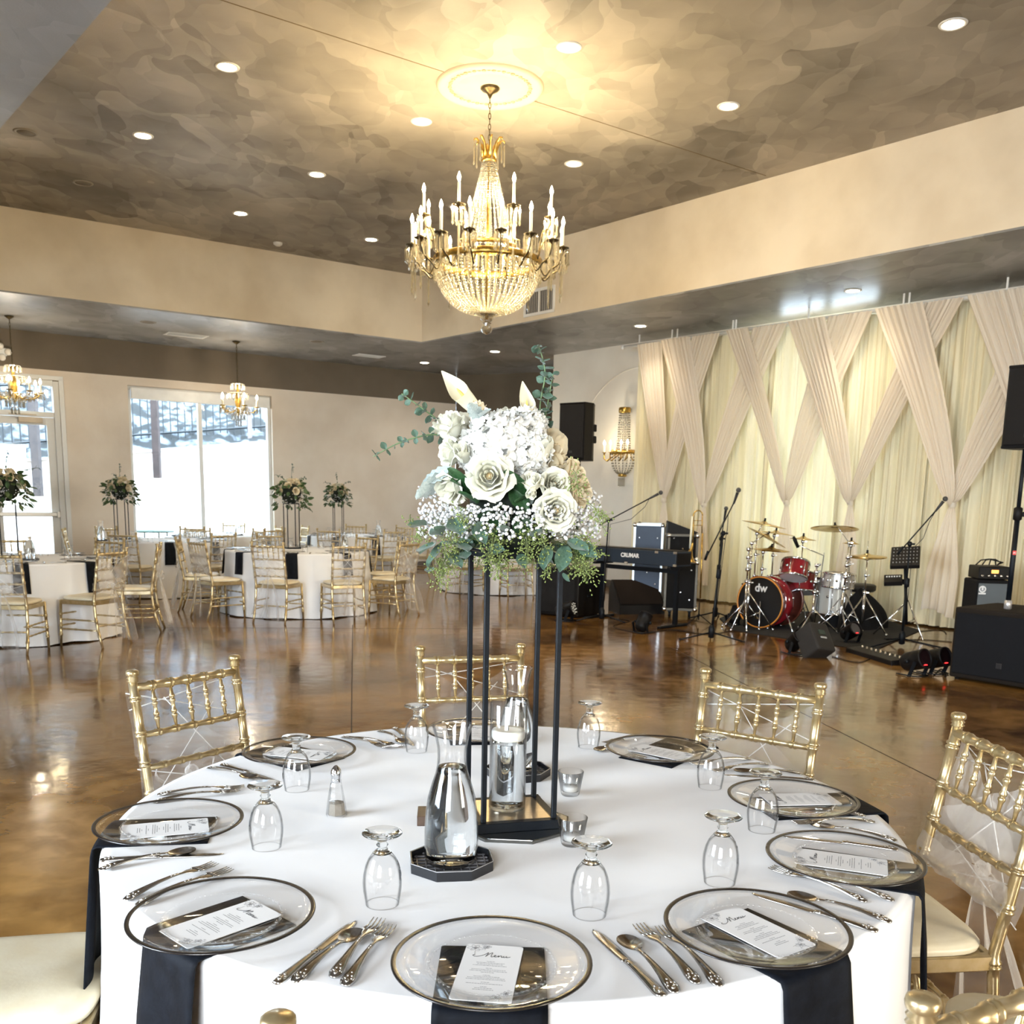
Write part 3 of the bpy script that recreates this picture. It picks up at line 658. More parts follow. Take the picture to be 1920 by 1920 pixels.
def chair_master():
    root = empty('chiavari_chair', (0, 0, 0)); g = M['gold']
    # rear posts, floor to finial
    for sx in (-1, 1):
        mb = MB(); zs = [0, 0.10, 0.2, 0.3, 0.38, SH, 0.50, 0.56, 0.63, 0.70, 0.77, 0.84, 0.885]; pts = []; rs = []
        rings = (0.11, 0.25, 0.41, 0.545, 0.64, 0.73, 0.835)
        zz = sorted(set(zs+[r_+d for r_ in rings for d in (-0.012, -0.008, -0.003, -0.001, 0.001, 0.003, 0.008, 0.012)]))
        for z in zz:
            k = 1.0
            for r_ in rings:
                if abs(z-r_) < 0.0095 and abs(z-r_) > 0.002: k = 1.28
            pts.append(back_at(z, sx*HW)); rs.append(0.0135*k*(0.85 if z < 0.05 else 1))
        mb.tube(pts, rs, 12)
        top = back_at(0.885, sx*HW); mb.lathe([(0.0001, 0.0), (0.013, 0), (0.0175, 0.004), (0.0135, 0.009), (0.0175, 0.013), (0.0135, 0.018), (0.0185, 0.022), (0.0195, 0.028), (0.0185, 0.034), (0.014, 0.037), (0.0001, 0.0385)], 14, T(top))
        mb.build('back_post', g, root)
    # rails of the back
    for z, rr, nm in ((0.868, 0.0125, 'top_rail'), (0.725, 0.0095, 'back_rail'), (0.625, 0.0095, 'back_rail'), (0.535, 0.0095, 'back_rail')):
        a, b = back_at(z, -HW), back_at(z, HW)
        p, r_ = bamboo((a, b), rr, [0.16, 0.33, 0.5, 0.67, 0.84], bump=1.3); c = MB(); c.tube(p, r_, 10); c.build(nm, g, root)
    for k in range(5):
        x = -HW+2*HW*(k+1)/6; a, b = back_at(0.725, x), back_at(0.868, x)
        p, r_ = bamboo((a, b), 0.0062, [0.34, 0.66], bump=1.5); r_[0] *= 0.55; r_[-1] *= 0.6
        c = MB(); c.tube(p, r_, 8); c.build('spindle', g, root)
    # front legs
    for sx in (-1, 1):
        p, r_ = bamboo(((sx*0.205, 0.205, 0.0), (sx*0.195, 0.19, 0.43)), 0.0135, [0.25, 0.45, 0.7]); r_[0] *= 0.8
        c = MB(); c.tube(p, r_, 10); c.build('leg', g, root)
    # seat frame
    fr = MB(); fr.box((0, 0.19, 0.415), (0.39, 0.022, 0.04), bev=0.004); fr.box((0, -0.18, 0.415), (0.36, 0.022, 0.04), bev=0.004)
    for sx in (-1, 1): fr.box((sx*0.187, 0.005, 0.415), (0.022, 0.37, 0.04), RZ(-sx*0.03), bev=0.004)
    fr.build('seat_frame', g, root)
    # stretchers
    def rod(a, b, nm='stretcher'):
        p, r_ = bamboo((a, b), 0.0075, [0.2, 0.4, 0.6, 0.8], bump=1.3); c = MB(); c.tube(p, r_, 8); c.build(nm, g, root)
    for z in (0.16, 0.25):
        for sx in (-1, 1): rod(back_at(z, sx*HW), (sx*(0.205-0.01*z/0.43), 0.2, z))
    for z in (0.19, 0.30): rod((-0.2, 0.2, z), (0.2, 0.2, z))
    rod(back_at(0.20, -HW), back_at(0.20, HW))
    # cushion
    def cush(u, v):
        a = 2*PI*u; t = v
        sq = lambda s_: math.copysign(abs(s_)**0.42, s_)
        prof = [(0.0, 0.036), (0.55, 0.037), (0.82, 0.034), (0.95, 0.026), (1.0, 0.014), (0.985, 0.002), (0.93, -0.002), (0.0, -0.002)]
        k = t*(len(prof)-1); i = min(int(k), len(prof)-2); f = k-i
        r_, z = lerp(prof[i][0], prof[i+1][0], f), lerp(prof[i][1], prof[i+1][1], f)
        return ((0.202-0.0*v)*r_*sq(math.cos(a))*(1+0.03*math.sin(a)), 0.008+0.195*r_*sq(math.sin(a)), 0.437+z)
    c = MB(); c.grid(cush, 40, 22, cu=True); c.build('cushion', M['cushion'], root)
    # organza sash: crossed band in front of and behind the back, knot, tails
    s = MB()
    def band(za0, za1, zb0, zb1, off, wv):
        def fn(u, v):
            x = lerp(-HW-0.012, HW+0.012, u); z = lerp(lerp(za0, zb0, u), lerp(za1, zb1, u), v)
            p_ = back_at(z, x); return (p_.x, p_.y+off+0.004*math.sin(9*u*PI+7*v+wv), p_.z+0.004*math.sin(14*u+wv))
        s.grid(fn, 22, 7)
    band(0.66, 0.86, 0.50, 0.66, -0.020, 0.0); band(0.50, 0.62, 0.66, 0.86, -0.026, 2.0); band(0.53, 0.60, 0.53, 0.60, 0.018, 1.0)
    k0 = back_at(0.57, 0.0)+Vector((0, -0.045, 0))
    for (x1, z1, wd, ph, yy) in ((-0.10, 0.10, 0.17, 0.0, -0.10), (0.11, 0.06, 0.19, 1.4, -0.08)):
        def tail(u, v, x1=x1, z1=z1, wd=wd, ph=ph, yy=yy):
            w_ = wd*(0.10+0.90*min(1, v*1.5)**0.8); x = k0.x+x1*v**0.8+(u-0.5)*w_
            return (x, k0.y+yy*v+0.022*math.sin(u*9+ph+2*v)*min(1, v*2), lerp(k0.z, z1, v)+0.02*math.sin(u*5+ph)*v)
        s.grid(tail, 16, 16)
    for sg in (-1, 1):
        def loop(u, v, sg=sg):
            a = 2*PI*u; return (k0.x+sg*(0.055-0.055*math.cos(a)), k0.y-0.012+(v-0.5)*0.01-0.02*math.sin(a*0.5), k0.z+0.045*math.sin(a)*(1 if v > 0.5 else 0.75)+0.02*v)
        s.grid(loop, 20, 3)
    s.sphere(k0, 0.022, 10, 7, (1.1, 0.8, 1.0))
    sash = s.build('sash', M['organza'], root)
    h = MB()
    for pts in ([back_at(0.855, -HW-0.012)+Vector((0, -0.021, 0)), back_at(0.80, HW+0.012)+Vector((0, -0.021, 0))],
                [back_at(0.50, -HW-0.012)+Vector((0, -0.027, 0)), back_at(0.62, HW+0.012)+Vector((0, -0.027, 0))],
                [back_at(0.73, -HW-0.012)+Vector((0, -0.027, 0)), back_at(0.85, HW+0.012)+Vector((0, -0.027, 0))],
                [back_at(0.60, -HW-0.012)+Vector((0, -0.021, 0)), back_at(0.50, HW+0.012)+Vector((0, -0.021, 0))],
                [back_at(0.78, -HW*0.55)+Vector((0, -0.024, 0)), back_at(0.51, HW*0.9)+Vector((0, -0.024, 0))],
                [back_at(0.54, -HW*0.8)+Vector((0, -0.024, 0)), back_at(0.82, HW*0.4)+Vector((0, -0.024, 0))]):
        h.tube(pts, 0.0018, 4)
    h.build('hem', M['hem'], sash)
    # the same chair with a longer, fuller sash for the ones drawn with a trailing bow is the same mesh
    return root
CH = chair_master()
CH_USED = [False]
def chair(pos, face, label, group):
    """pos: floor point of the seat centre; face: direction the sitter looks"""
    f = Vector((face[0], face[1])); rz = math.atan2(-f.x, f.y)
    if not CH_USED[0]:
        CH_USED[0] = True; CH.location = (pos[0], pos[1], 0); CH.rotation_euler = (0, 0, rz); tag(CH, label, 'chair', group); return CH
    c = copy_tree(CH, label, group, (pos[0], pos[1], 0), rz); c['category'] = 'chair'; return c

# ================= TABLEWARE =================
TT = 0.76
def tblcloth(cx, cy, Rt, name_label, group, seed, n=150, folds=17, amp=0.055, flare=0.09, floor_z=0.012):
    rnd = random.Random(seed); ph = [rnd.uniform(0, 6.28) for _ in range(5)]
    def fold(a): return 0.5*math.sin(folds*a+ph[0]+0.8*math.sin(3*a+ph[1]))+0.3*math.sin((folds*0.6//1)*a+ph[2])+0.2*math.sin(31*a+ph[3])
    prof = [0.0, 0.3, 0.6, 0.85, 0.96, 0.985]
    def fn(u, v):
        a = 2*PI*u; k = v*29
        if k <= 6:
            r_ = Rt*[0.001, 0.35, 0.65, 0.85, 0.95, 0.975, 0.99][int(round(k))]; return (r_*math.cos(a), r_*math.sin(a), TT)
        k -= 7
        if k <= 4:
            t = (k+1)/5*PI/2; q = 0.016; r_ = Rt-q+q*math.sin(t); return ((r_)*math.cos(a), (r_)*math.sin(a), TT-q+q*math.cos(t))
        t = (k-4)/18; d = TT-0.016-t*(TT-0.016-floor_z)
        g = min(1, t*1.3)**0.9; r_ = Rt+flare*t*g+amp*fold(a)*g*(0.35+0.65*t)
        return (r_*math.cos(a), r_*math.sin(a), d+0.006*math.sin(9*a+ph[4])*t)
    mb = MB(); mb.grid(fn, n, 30, cu=True)
    return tag(mb.build('tablecloth', M['cloth'], None, (cx, cy, 0)), name_label, 'tablecloth', group)
def table_under(cx, cy, Rt, label, group):
    root = empty('round_table', (cx, cy, 0), 0, label, 'table', group); wd = P('plywood', (0.42, 0.28, 0.14), 0.6)
    mb = MB(); mb.lathe([(0.0001, TT-0.028), (Rt-0.025, TT-0.028), (Rt-0.02, TT-0.016), (Rt-0.025, TT-0.004), (0.0001, TT-0.004)], 48); mb.build('tabletop', wd, root)
    for a in range(4):
        a = PI/4+a*PI/2; c = MB(); c.tube([(0.5*math.cos(a), 0.5*math.sin(a), 0), (0.45*math.cos(a), 0.45*math.sin(a), TT-0.028)], 0.014, 8); c.build('leg', M['black'], root)

# goblet standing upside down
def goblet_mesh(n=36):
    pr = [(0.0285, 0.0), (0.0300, 0.010), (0.0322, 0.025), (0.0330, 0.040), (0.0318, 0.055), (0.0285, 0.070), (0.0235, 0.082), (0.0165, 0.0915)]
    mb = MB(); mb.lathe(pr, n, rib=0.018, ribn=18, ribz=(0.02, 0.095))
    inner = [(0.0270, 0.0), (0.0287, 0.010), (0.0309, 0.025), (0.0317, 0.040), (0.0305, 0.055), (0.0272, 0.070), (0.022, 0.081), (0.014, 0.088), (0.0001, 0.090)]
    mb.lathe(inner, n); mb.lathe([(0.0270, 0), (0.0285, 0)], n)
    st = MB(); st.lathe([(0.0001, 0.0905), (0.0150, 0.0915), (0.0165, 0.0925), (0.0105, 0.098), (0.0080, 0.103), (0.0105, 0.107), (0.0076, 0.111), (0.0100, 0.116), (0.021, 0.121), (0.0330, 0.1255), (0.0345, 0.127), (0.0330, 0.1290), (0.014, 0.1275), (0.0001, 0.1265)], n)
    return mb.mesh('goblet'), st.mesh('stem')
GOB, GOBS = goblet_mesh(); GOB.materials.append(M['glass']); GOBS.materials.append(real_glass('solid_glass', (0.99, 1.0, 1.0), 1.48))
GOBL, GOBLS = goblet_mesh(12); GOBL.materials.append(M['glass']); GOBLS.materials.append(M['glass'])

# charger plate
def charger_meshes(n=72):
    r = 0.146; g = MB()
    g.lathe([(0.0001, 0.006), (0.080, 0.006), (0.086, 0.0075), (0.094, 0.012), (0.100, 0.0125), (0.125, 0.0165), (r, 0.020), (r+0.0008, 0.0188), (0.125, 0.0145), (0.099, 0.0100), (0.092, 0.0085), (0.086, 0.0028), (0.0001, 0.0022)], n)
    b = MB(); b.lathe([(r-0.0062, 0.0202), (r-0.001, 0.0212), (r+0.0014, 0.0206), (r+0.0016, 0.0188), (r-0.002, 0.0184), (r-0.0062, 0.0190), (r-0.0062, 0.0202)], n)
    bd = MB()
    for (r0, r1, z0, nn, ph) in ((0.089, 0.097, 0.0125, 64, 0),):
        for k in range(nn):
            a = 2*PI*k/nn; bd.sphere((0.0932*math.cos(a), 0.0932*math.sin(a), 0.0125), 0.0026, 5, 3)
    return g.mesh('charger_plate'), b.mesh('rim_band'), bd.mesh('bead_ring')
CHM = charger_meshes(); CHL = charger_meshes(28)
pg = thin_glass('charger_glass', edge=(0.6, 0.62, 0.65), tint=(1, 1, 1), e0=0.85, e1=1.0, ior=1.6)
rimm = P('gunmetal_rim', (0.012, 0.010, 0.010), 0.22, 0.0, spec=0.9)
for m_, k in ((CHM[0], 0), (CHL[0], 0), (CHM[2], 0)): m_.materials.append(pg)
for m_ in (CHM[1], CHL[1]): m_.materials.append(rimm)
def charger(x, y, z, label, group, low=False, rz=0):
    ms = CHL if low else CHM
    o = place('charger_plate', ms[0], None, (x, y, z), (0, 0, rz)); place('rim_band', ms[1], o)
    if not low: tag(place('bead_ring', ms[2], o), kind='stuff')
    return tag(o, label, 'charger plate', group)

# cutlery, drawn along +x from handle end (0) to tip
def outline(pts): return pts+[(x, -y) for x, y in reversed(pts) if abs(y) > 1e-6]
def zlift(L_, x, h=0.010): t = x/L_; return 0.004+h*math.sin(PI*min(1, max(0, t)))
def strip(mb, sec, L_, h, th=0.0022):
    """sec: list of (x, halfwidth); extruded plate with a gentle arch"""
    vs = []
    for x, w_ in sec:
        z = zlift(L_, x, h)
        for y, dz in ((-w_, 0), (-w_*0.6, th*0.7), (0, th), (w_*0.6, th*0.7), (w_, 0), (0, -th*0.5)): vs.append((x, y, z+dz))
    m = len(sec); fs = []
    for i in range(m-1):
        for k in range(6): l = (k+1) % 6; fs.append((i*6+k, (i+1)*6+k, (i+1)*6+l, i*6+l))
    fs.append(tuple(range(6))); fs.append(tuple((m-1)*6+k for k in range(6))[::-1]); mb.add(vs, fs, True)
HAND = [(0, 0.004), (0.003, 0.0085), (0.012, 0.0115), (0.025, 0.0108), (0.045, 0.0078), (0.07, 0.0055), (0.095, 0.0038), (0.112, 0.0035)]
def orna(mb, L_, h):
    for (x, y, r_) in ((0.010, 0, 0.0034), (0.016, 0.005, 0.0022), (0.016, -0.005, 0.0022), (0.022, 0.0032, 0.002), (0.022, -0.0032, 0.002), (0.030, 0, 0.002), (0.098, 0, 0.002), (0.106, 0, 0.0022)):
        mb.sphere((x, y, zlift(L_, x, h)+0.0022), r_, 6, 4, (1.3, 1, 0.5))
    for s_ in (-1, 1):
        mb.tube([(x, s_*w_*0.72, zlift(L_, x, h)+0.0018) for x, w_ in HAND[2:]], 0.0007, 4)
def fork_mesh():
    mb = MB(); L_ = 0.195; strip(mb, HAND+[(0.122, 0.0045), (0.130, 0.0085), (0.137, 0.0115), (0.145, 0.0122), (0.150, 0.0122)], L_, 0.010); orna(mb, L_, 0.010)
    for k in range(4):
        y = (-1.5+k)*0.0068; mb.tube([(0.148, y, zlift(L_, 0.148, 0.01)+0.0008), (0.165, y, zlift(L_, 0.165, 0.010)+0.000), (0.182, y, zlift(L_, 0.182, 0.010)+0.003), (0.194, y*0.97, zlift(L_, 0.19, 0.010)+0.006)], [0.0019, 0.0017, 0.0015, 0.0008], 6)
    return mb.mesh('fork')
def spoon_mesh():
    mb = MB(); L_ = 0.175; strip(mb, HAND+[(0.120, 0.004), (0.127, 0.006)], L_, 0.009); orna(mb, L_, 0.009)
    def bowl(u, v):
        a = 2*PI*u; x = 0.152+0.027*v*math.cos(a); y = 0.0185*v*math.sin(a)*(1+0.12*math.cos(a)); return (x, y, 0.0035+0.0075*v*v)
    mb.grid(bowl, 24, 8, cu=True)
    mb.grid(lambda u, v: (lambda q: (q[0], q[1], q[2]-0.0012))(bowl(u, v)), 24, 8, cu=True); return mb.mesh('spoon')
def knife_mesh():
    mb = MB(); L_ = 0.225; strip(mb, [(0, 0.006), (0.003, 0.0095), (0.012, 0.0108), (0.03, 0.0098), (0.06, 0.0078), (0.095, 0.0068), (0.103, 0.0075), (0.108, 0.006)], L_, 0.002, 0.0035)
    strip(mb, [(0.106, 0.006), (0.115, 0.0085), (0.15, 0.0098), (0.185, 0.0098), (0.205, 0.0085), (0.218, 0.0055), (0.225, 0.001)], L_, 0.001, 0.0012)
    for (x, y, r_) in ((0.010, 0, 0.0034), (0.017, 0.0045, 0.0022), (0.017, -0.0045, 0.0022), (0.024, 0, 0.0024), (0.09, 0, 0.0025), (0.098, 0.003, 0.002), (0.098, -0.003, 0.002)): mb.sphere((x, y, 0.0085), r_, 6, 4, (1.3, 1, 0.5))
    return mb.mesh('knife')
FORK, SPOON, KNIFE = fork_mesh(), spoon_mesh(), knife_mesh()
for m_ in (FORK, SPOON, KNIFE): m_.materials.append(M['steel'])
def cutlery(me, h, t, label, group, zz=TT):
    """h, t: photo pixels of the handle end and the tip"""
    a = Z(h[0], h[1], zz); b = Z(t[0], t[1], zz); rz = math.atan2(b.y-a.y, b.x-a.x)
    L_ = {'fork': 0.195, 'spoon': 0.179, 'knife': 0.225}[me.name.split('.')[0]]; m_ = (a+b)/2
    p = Vector((m_.x-math.cos(rz)*L_/2, m_.y-math.sin(rz)*L_/2, zz-0.002 if me is not KNIFE else zz-0.0035))
    o = place(me.name.split('.')[0], me, None, p, (0, 0, rz)); return tag(o, label, me.name.split('.')[0], group)

# napkin: folded long, under the plate, over the table edge
def napkin(cx, cy, Rt, az, r0, drop, wd, label, group, skew=0.0, seed=0, fl=0.035):
    rnd = random.Random(seed); ph = rnd.uniform(0, 6)
    d = Vector((math.cos(az), math.sin(az), 0)); s = Vector((-d.y, d.x, 0)); L1 = Rt+0.002-r0; Ltot = L1+0.02+drop
    def fn(u, v):
        t = v*Ltot; x = (u-0.5)*wd; edge = math.sqrt(max(0.01, (Rt+0.003)**2-(x)**2))
        L1e = edge-r0
        if t <= L1e: r_, z, k = r0+t, TT+0.0025, 0
        else:
            q = t-L1e; an = min(PI/2, q/0.02); r_ = edge+0.020*math.sin(an)*0.6; z = TT+0.0025-0.02*(1-math.cos(an)); k = max(0, q-0.0314)
            z -= k; r_ += fl*(k/0.4)+0.006*math.sin(u*7+ph)*min(1, k*8)
            x *= 1+0.10*k/0.3
        return tuple(d*r_+s*(x+skew*t)+Vector((0, 0, z)))
    mb = MB(); mb.grid(fn, 14, 34); o = mb.build('napkin', M['napkin'], None, (cx, cy, 0))
    m_ = o.modifiers.new('thickness', 'SOLIDIFY'); m_.thickness = 0.003; m_.offset = 0.6 if False else 1.0
    return tag(o, label, 'napkin', group)

# menu card with flowers and print
card_paper = P('white_card', (0.86, 0.86, 0.86), 0.6); ink = P('black_ink', (0.02, 0.02, 0.022), 0.7); grey_ink = P('grey_ink', (0.22, 0.22, 0.23), 0.7)
def card_meshes():
    w_, h_ = 0.0435, 0.084; r_ = 0.005; pts = []
    for (sx, sy, a0) in ((1, 1, 0), (-1, 1, 90), (-1, -1, 180), (1, -1, 270)):
        for k in range(5): a = R(a0+k*22.5); pts.append((sx*(w_-r_)+r_*math.cos(a), sy*(h_-r_)+r_*math.sin(a)))
    c = MB(); c.prism(pts, 0, 0.0012)
    z = 0.00135; pr = MB(); rnd = random.Random(5)
    def ln(x, y, L_, hh): pr.add([(x, y-hh/2, z), (x+L_, y-hh/2, z), (x+L_, y+hh/2, z), (x, y+hh/2, z)], [(0, 1, 2, 3)], False)
    yy = 0.030
    for blk in ((0.012, 0.042, 0.038, 0.05), (0.009, 0.05, 0.055, 0.02), (0.012, 0.038, 0.055, 0.058), (0.012, 0.054), (0.010, 0.026, 0.03)):
        for i, L_ in enumerate(blk):
            x = -L_/2
            while x < L_/2-0.001:
                q = rnd.uniform(0.0012, 0.0045); ln(x, yy, min(q, L_/2-x), 0.0011 if i else 0.0010)
                x += q+0.0008
            yy -= 0.0042
        yy -= 0.004
    s = MB()
    def stroke(pts, r1): s.tube([(a, b, z) for a, b in pts], r1, 4)
    # script "Menu"
    def curve(P_, n=18):
        out = []
        for i in range(len(P_)-1):
            p0 = P_[max(i-1, 0)]; p1 = P_[i]; p2 = P_[i+1]; p3 = P_[min(i+2, len(P_)-1)]
            for k in range(6):
                t = k/6; out.append(tuple(0.5*((2*p1[j])+(-p0[j]+p2[j])*t+(2*p0[j]-5*p1[j]+4*p2[j]-p3[j])*t*t+(-p0[j]+3*p1[j]-3*p2[j]+p3[j])*t**3) for j in (0, 1)))
        return out+[P_[-1]]
    S_ = 0.0016; ox, oy = -0.012, 0.045
    menu = [(-9, 3), (-11, 1), (-8, -1), (-3, 1), (1, 5), (3, 8), (2.2, 3), (1.2, 0), (4, 5), (7, 8.4), (6.4, 4), (6.4, 0.3), (8, 0.4), (9.5, 1.8), (10.8, 3), (10.2, 3.6), (9.3, 2.6), (9.6, 0.6), (11.5, 0.4), (13, 2.6), (13.4, 3.2), (13.2, 0.3), (14.6, 2.8), (16, 3.2), (16, 0.5), (17.4, 0.6), (18.2, 3), (17.9, 1), (19, 0.3), (20.6, 2), (20.8, 3.1), (20.7, 0.6), (22.5, 1.0), (24.5, 2.2)]
    s.tube([(ox+a*S_, oy+b*S_, z) for a, b in curve(menu)], 0.00042, 4)
    fl = MB()
    def flower(cx, cy, sc, seed):
        rn = random.Random(seed)
        for k in range(6):
            a = 2*PI*k/6+rn.uniform(-.2, .2); d = (math.cos(a), math.sin(a)); n_ = (-d[1], d[0]); L_ = sc*rn.uniform(0.8, 1.1)
            pt = [(cx, cy), (cx+d[0]*L_*.4+n_[0]*L_*.32, cy+d[1]*L_*.4+n_[1]*L_*.32), (cx+d[0]*L_, cy+d[1]*L_), (cx+d[0]*L_*.45-n_[0]*L_*.3, cy+d[1]*L_*.45-n_[1]*L_*.3), (cx, cy)]
            fl.tube([(a_, b_, z) for a_, b_ in curve(pt)], 0.00022, 3)
            fl.sphere((cx+d[0]*sc*0.12, cy+d[1]*sc*0.12, z), sc*0.08, 5, 3, (1, 1, 0.2))
        for k in range(3):
            a = rn.uniform(0, 6.28); fl.tube([(cx+math.cos(a)*sc*t_*1.6, cy+math.sin(a)*sc*t_*1.6+sc*.2*math.sin(t_*3), z) for t_ in (0.6, 0.8, 1.0)], 0.0002, 3)
    flower(-0.029, 0.070, 0.012, 1); flower(-0.012, 0.076, 0.007, 2); flower(0.020, -0.072, 0.009, 3); flower(0.033, -0.060, 0.007, 4)
    return c.mesh('menu_card'), pr.mesh('print'), s.mesh('script'), fl.mesh('flower_drawing')
CARD = card_meshes()
for m_, k in zip(CARD, (card_paper, grey_ink, ink, grey_ink)): m_.materials.append(k)
def menu_card(x, y, z, rz, label, low=False, group='printed menu cards'):
    o = place('menu_card', CARD[0], None, (x, y, z), (0, 0, rz)); tag(o, label, 'card', group)
    if not low:
        for nm, m_ in (('print', CARD[1]), ('script_heading', CARD[2]), ('flower_drawing', CARD[3])): place(nm, m_, o)
    return o
# carafe and octagonal trivet
def octo(r_, a0=PI/8): return [(r_*math.cos(a0+k*PI/4), r_*math.sin(a0+k*PI/4)) for k in range(8)]
def trivet(x, y, rz, label, r_=0.083):
    root = empty('trivet', (x, y, TT), rz, label, 'trivet', 'black octagonal trivets')
    mb = MB(); po, pi_ = octo(r_), octo(r_-0.003); h = 0.019; vs = []
    for ring, z in ((po, 0), (po, h), (pi_, h), (pi_, 0.007)): vs += [(a, b, z) for a, b in ring]
    fs = []
    for j in range(3):
        for k in range(8): l = (k+1) % 8; fs.append((j*8+k, j*8+l, (j+1)*8+l, (j+1)*8+k))
    fs.append(tuple(24+k for k in range(8))); fs.append(tuple(range(8))[::-1]); mb.add(vs, fs, False); mb.build('tray', P('black_trivet', (0.010, 0.011, 0.014), 0.35), root)
    e = MB(); e.tube([(a, b, h) for a, b in po], 0.0009, 4, closed=True); e.build('edge_line', P('worn_edge', (0.35, 0.35, 0.36), 0.4), root)
    g = MB()
    for k in range(-4, 5):
        q = k*0.016; L_ = min((r_-0.006)*0.92, (r_-0.006)*1.30-abs(q)); g.box((q, 0, 0.0085), (0.0014, 2*L_, 0.003)); g.box((0, q, 0.0085), (2*L_, 0.0014, 0.003))
    g.build('grid', P('grid_grey', (0.16, 0.16, 0.17), 0.4), root)
    return root
CAR0 = [(0.0001, 0.0), (0.034, 0.0), (0.0385, 0.004), (0.0395, 0.012), (0.0395, 0.055), (0.0385, 0.085), (0.0350, 0.115), (0.0290, 0.140), (0.0245, 0.158), (0.0222, 0.172), (0.0212, 0.186), (0.0220, 0.202), (0.0250, 0.220), (0.0290, 0.236), (0.0300, 0.2385), (0.0305, 0.241), (0.0295, 0.2430)]
CAR = [(r_*(1.28 if zz < 0.15 else 1.25), zz*1.10) for r_, zz in CAR0]
def carafe(x, y, z, label, level=0.186):
    inn = [(max(0.0001, r_-0.0025), zz) for r_, zz in CAR[5:]][::-1]
    mb = MB(); mb.lathe(CAR, 40); mb.lathe([(r_-0.0022, zz) for r_, zz in CAR[::-1] if zz > level-0.01], 40)
    o = mb.build('carafe', M['glass'], None, (x, y, z)); tag(o, label, 'carafe', 'water carafes')
    wv = [(0.0001, 0.007), (0.042, 0.007)]+[(r_-0.0022, zz) for r_, zz in CAR[3:] if zz < level-0.004]
    def rad(zq):
        for (a, za), (b, zb) in zip(CAR[1:], CAR[2:]):
            if za <= zq <= zb: return a+(b-a)*(zq-za)/(zb-za)
        return 0.02
    wv += [(rad(level)-0.0022, level), (rad(level)*0.7, level-0.0008), (0.0001, level-0.0008)]
    w2 = MB(); w2.lathe(wv, 40); w2.build('water', M['water'], o)
    return o
def votive(x, y, label, h=0.058):
    mb = MB(); mb.lathe([(0.0001, 0.0), (0.0200, 0.0), (0.0220, 0.003), (0.0232, 0.010), (0.0310, h), (0.0296, h+0.0008), (0.0218, 0.011), (0.0001, 0.0085)], 32)
    o = mb.build('votive_holder', M['glass'], None, (x, y, TT)); tag(o, label, 'candle holder', 'clear glass votives')
    c = MB(); c.lathe([(0.0001, 0.0225), (0.0168, 0.0225), (0.0175, 0.021), (0.0165, 0.0105), (0.0001, 0.0105)], 24); c.build('tealight', P('white_wax', (0.85, 0.84, 0.80), 0.5), o)
    c = MB(); c.tube([(0, 0, 0.0225), (0.0008, 0, 0.027)], 0.0006, 5); c.build('wick', ink, o); return o
# ================= MAIN TABLE =================
TX, TY, TR = 0.0, 2.06, 0.845
tblcloth(TX, TY, TR, 'white cloth on the large round table in front with the tall flower stand', 'white round tablecloths', 3, n=260, folds=13, amp=0.035, flare=0.06)
table_under(TX, TY, TR, 'round banquet table in front, hidden under its white cloth', 'round banquet tables')
def az(p): return math.atan2(p[1]-TY, p[0]-TX)
PLT = dict(P1=(922, 1806), P2=(417, 1718), P3=(318, 1544), P4=(562, 1411), P5=(893, 1372), P6=(1237, 1407), P7=(1486, 1500), P8=(1583, 1612), P9=(1418, 1742))
PW = {k: Z(x, y, TT+0.018) for k, (x, y) in PLT.items()}
PDESC = dict(P1='at the middle front of the table', P2='at the front left of the table', P3='at the left edge of the table',
             P4='at the back left of the table', P5='at the far side behind the flower stand', P6='at the back right of the table',
             P7='on the right side between two goblets', P8='at the right edge by the bow chair', P9='at the front right of the table')
NAP = dict(P1=(-90, 0.30, 0), P2=(-133, 0.34, 0.06), P3=(190, 0.30, -0.02), P4=(143, 0.16, 0), P5=(97, 0.2, 0), P6=(54, 0.16, 0), P7=(13, 0.16, 0), P8=(-22, 0.25, 0), P9=(-54, 0.30, 0))
for i, k in enumerate(PLT):
    p = PW[k]; a = R(NAP[k][0]); r_ = math.hypot(p.x-TX, p.y-TY)
    charger(p.x, p.y, TT+0.0055, 'clear glass charger plate with dark rim '+PDESC[k], 'glass charger plates on the front table')
    # the napkin runs from under the plate out over the edge; its axis passes under the plate centre
    d = Vector((math.cos(a), math.sin(a), 0)); s_ = Vector((-d.y, d.x, 0)); off = (Vector((p.x-TX, p.y-TY, 0))).dot(s_); rad = Vector((p.x-TX, p.y-TY, 0)).dot(d)
    ox, oy = TX+s_.x*off, TY+s_.y*off
    Re = math.sqrt(max(0.1, TR**2-off**2))
    napkin(ox, oy, Re, a, rad-0.085, NAP[k][1], 0.160, 'folded black napkin under the plate '+PDESC[k], 'black napkins on the front table', seed=i)
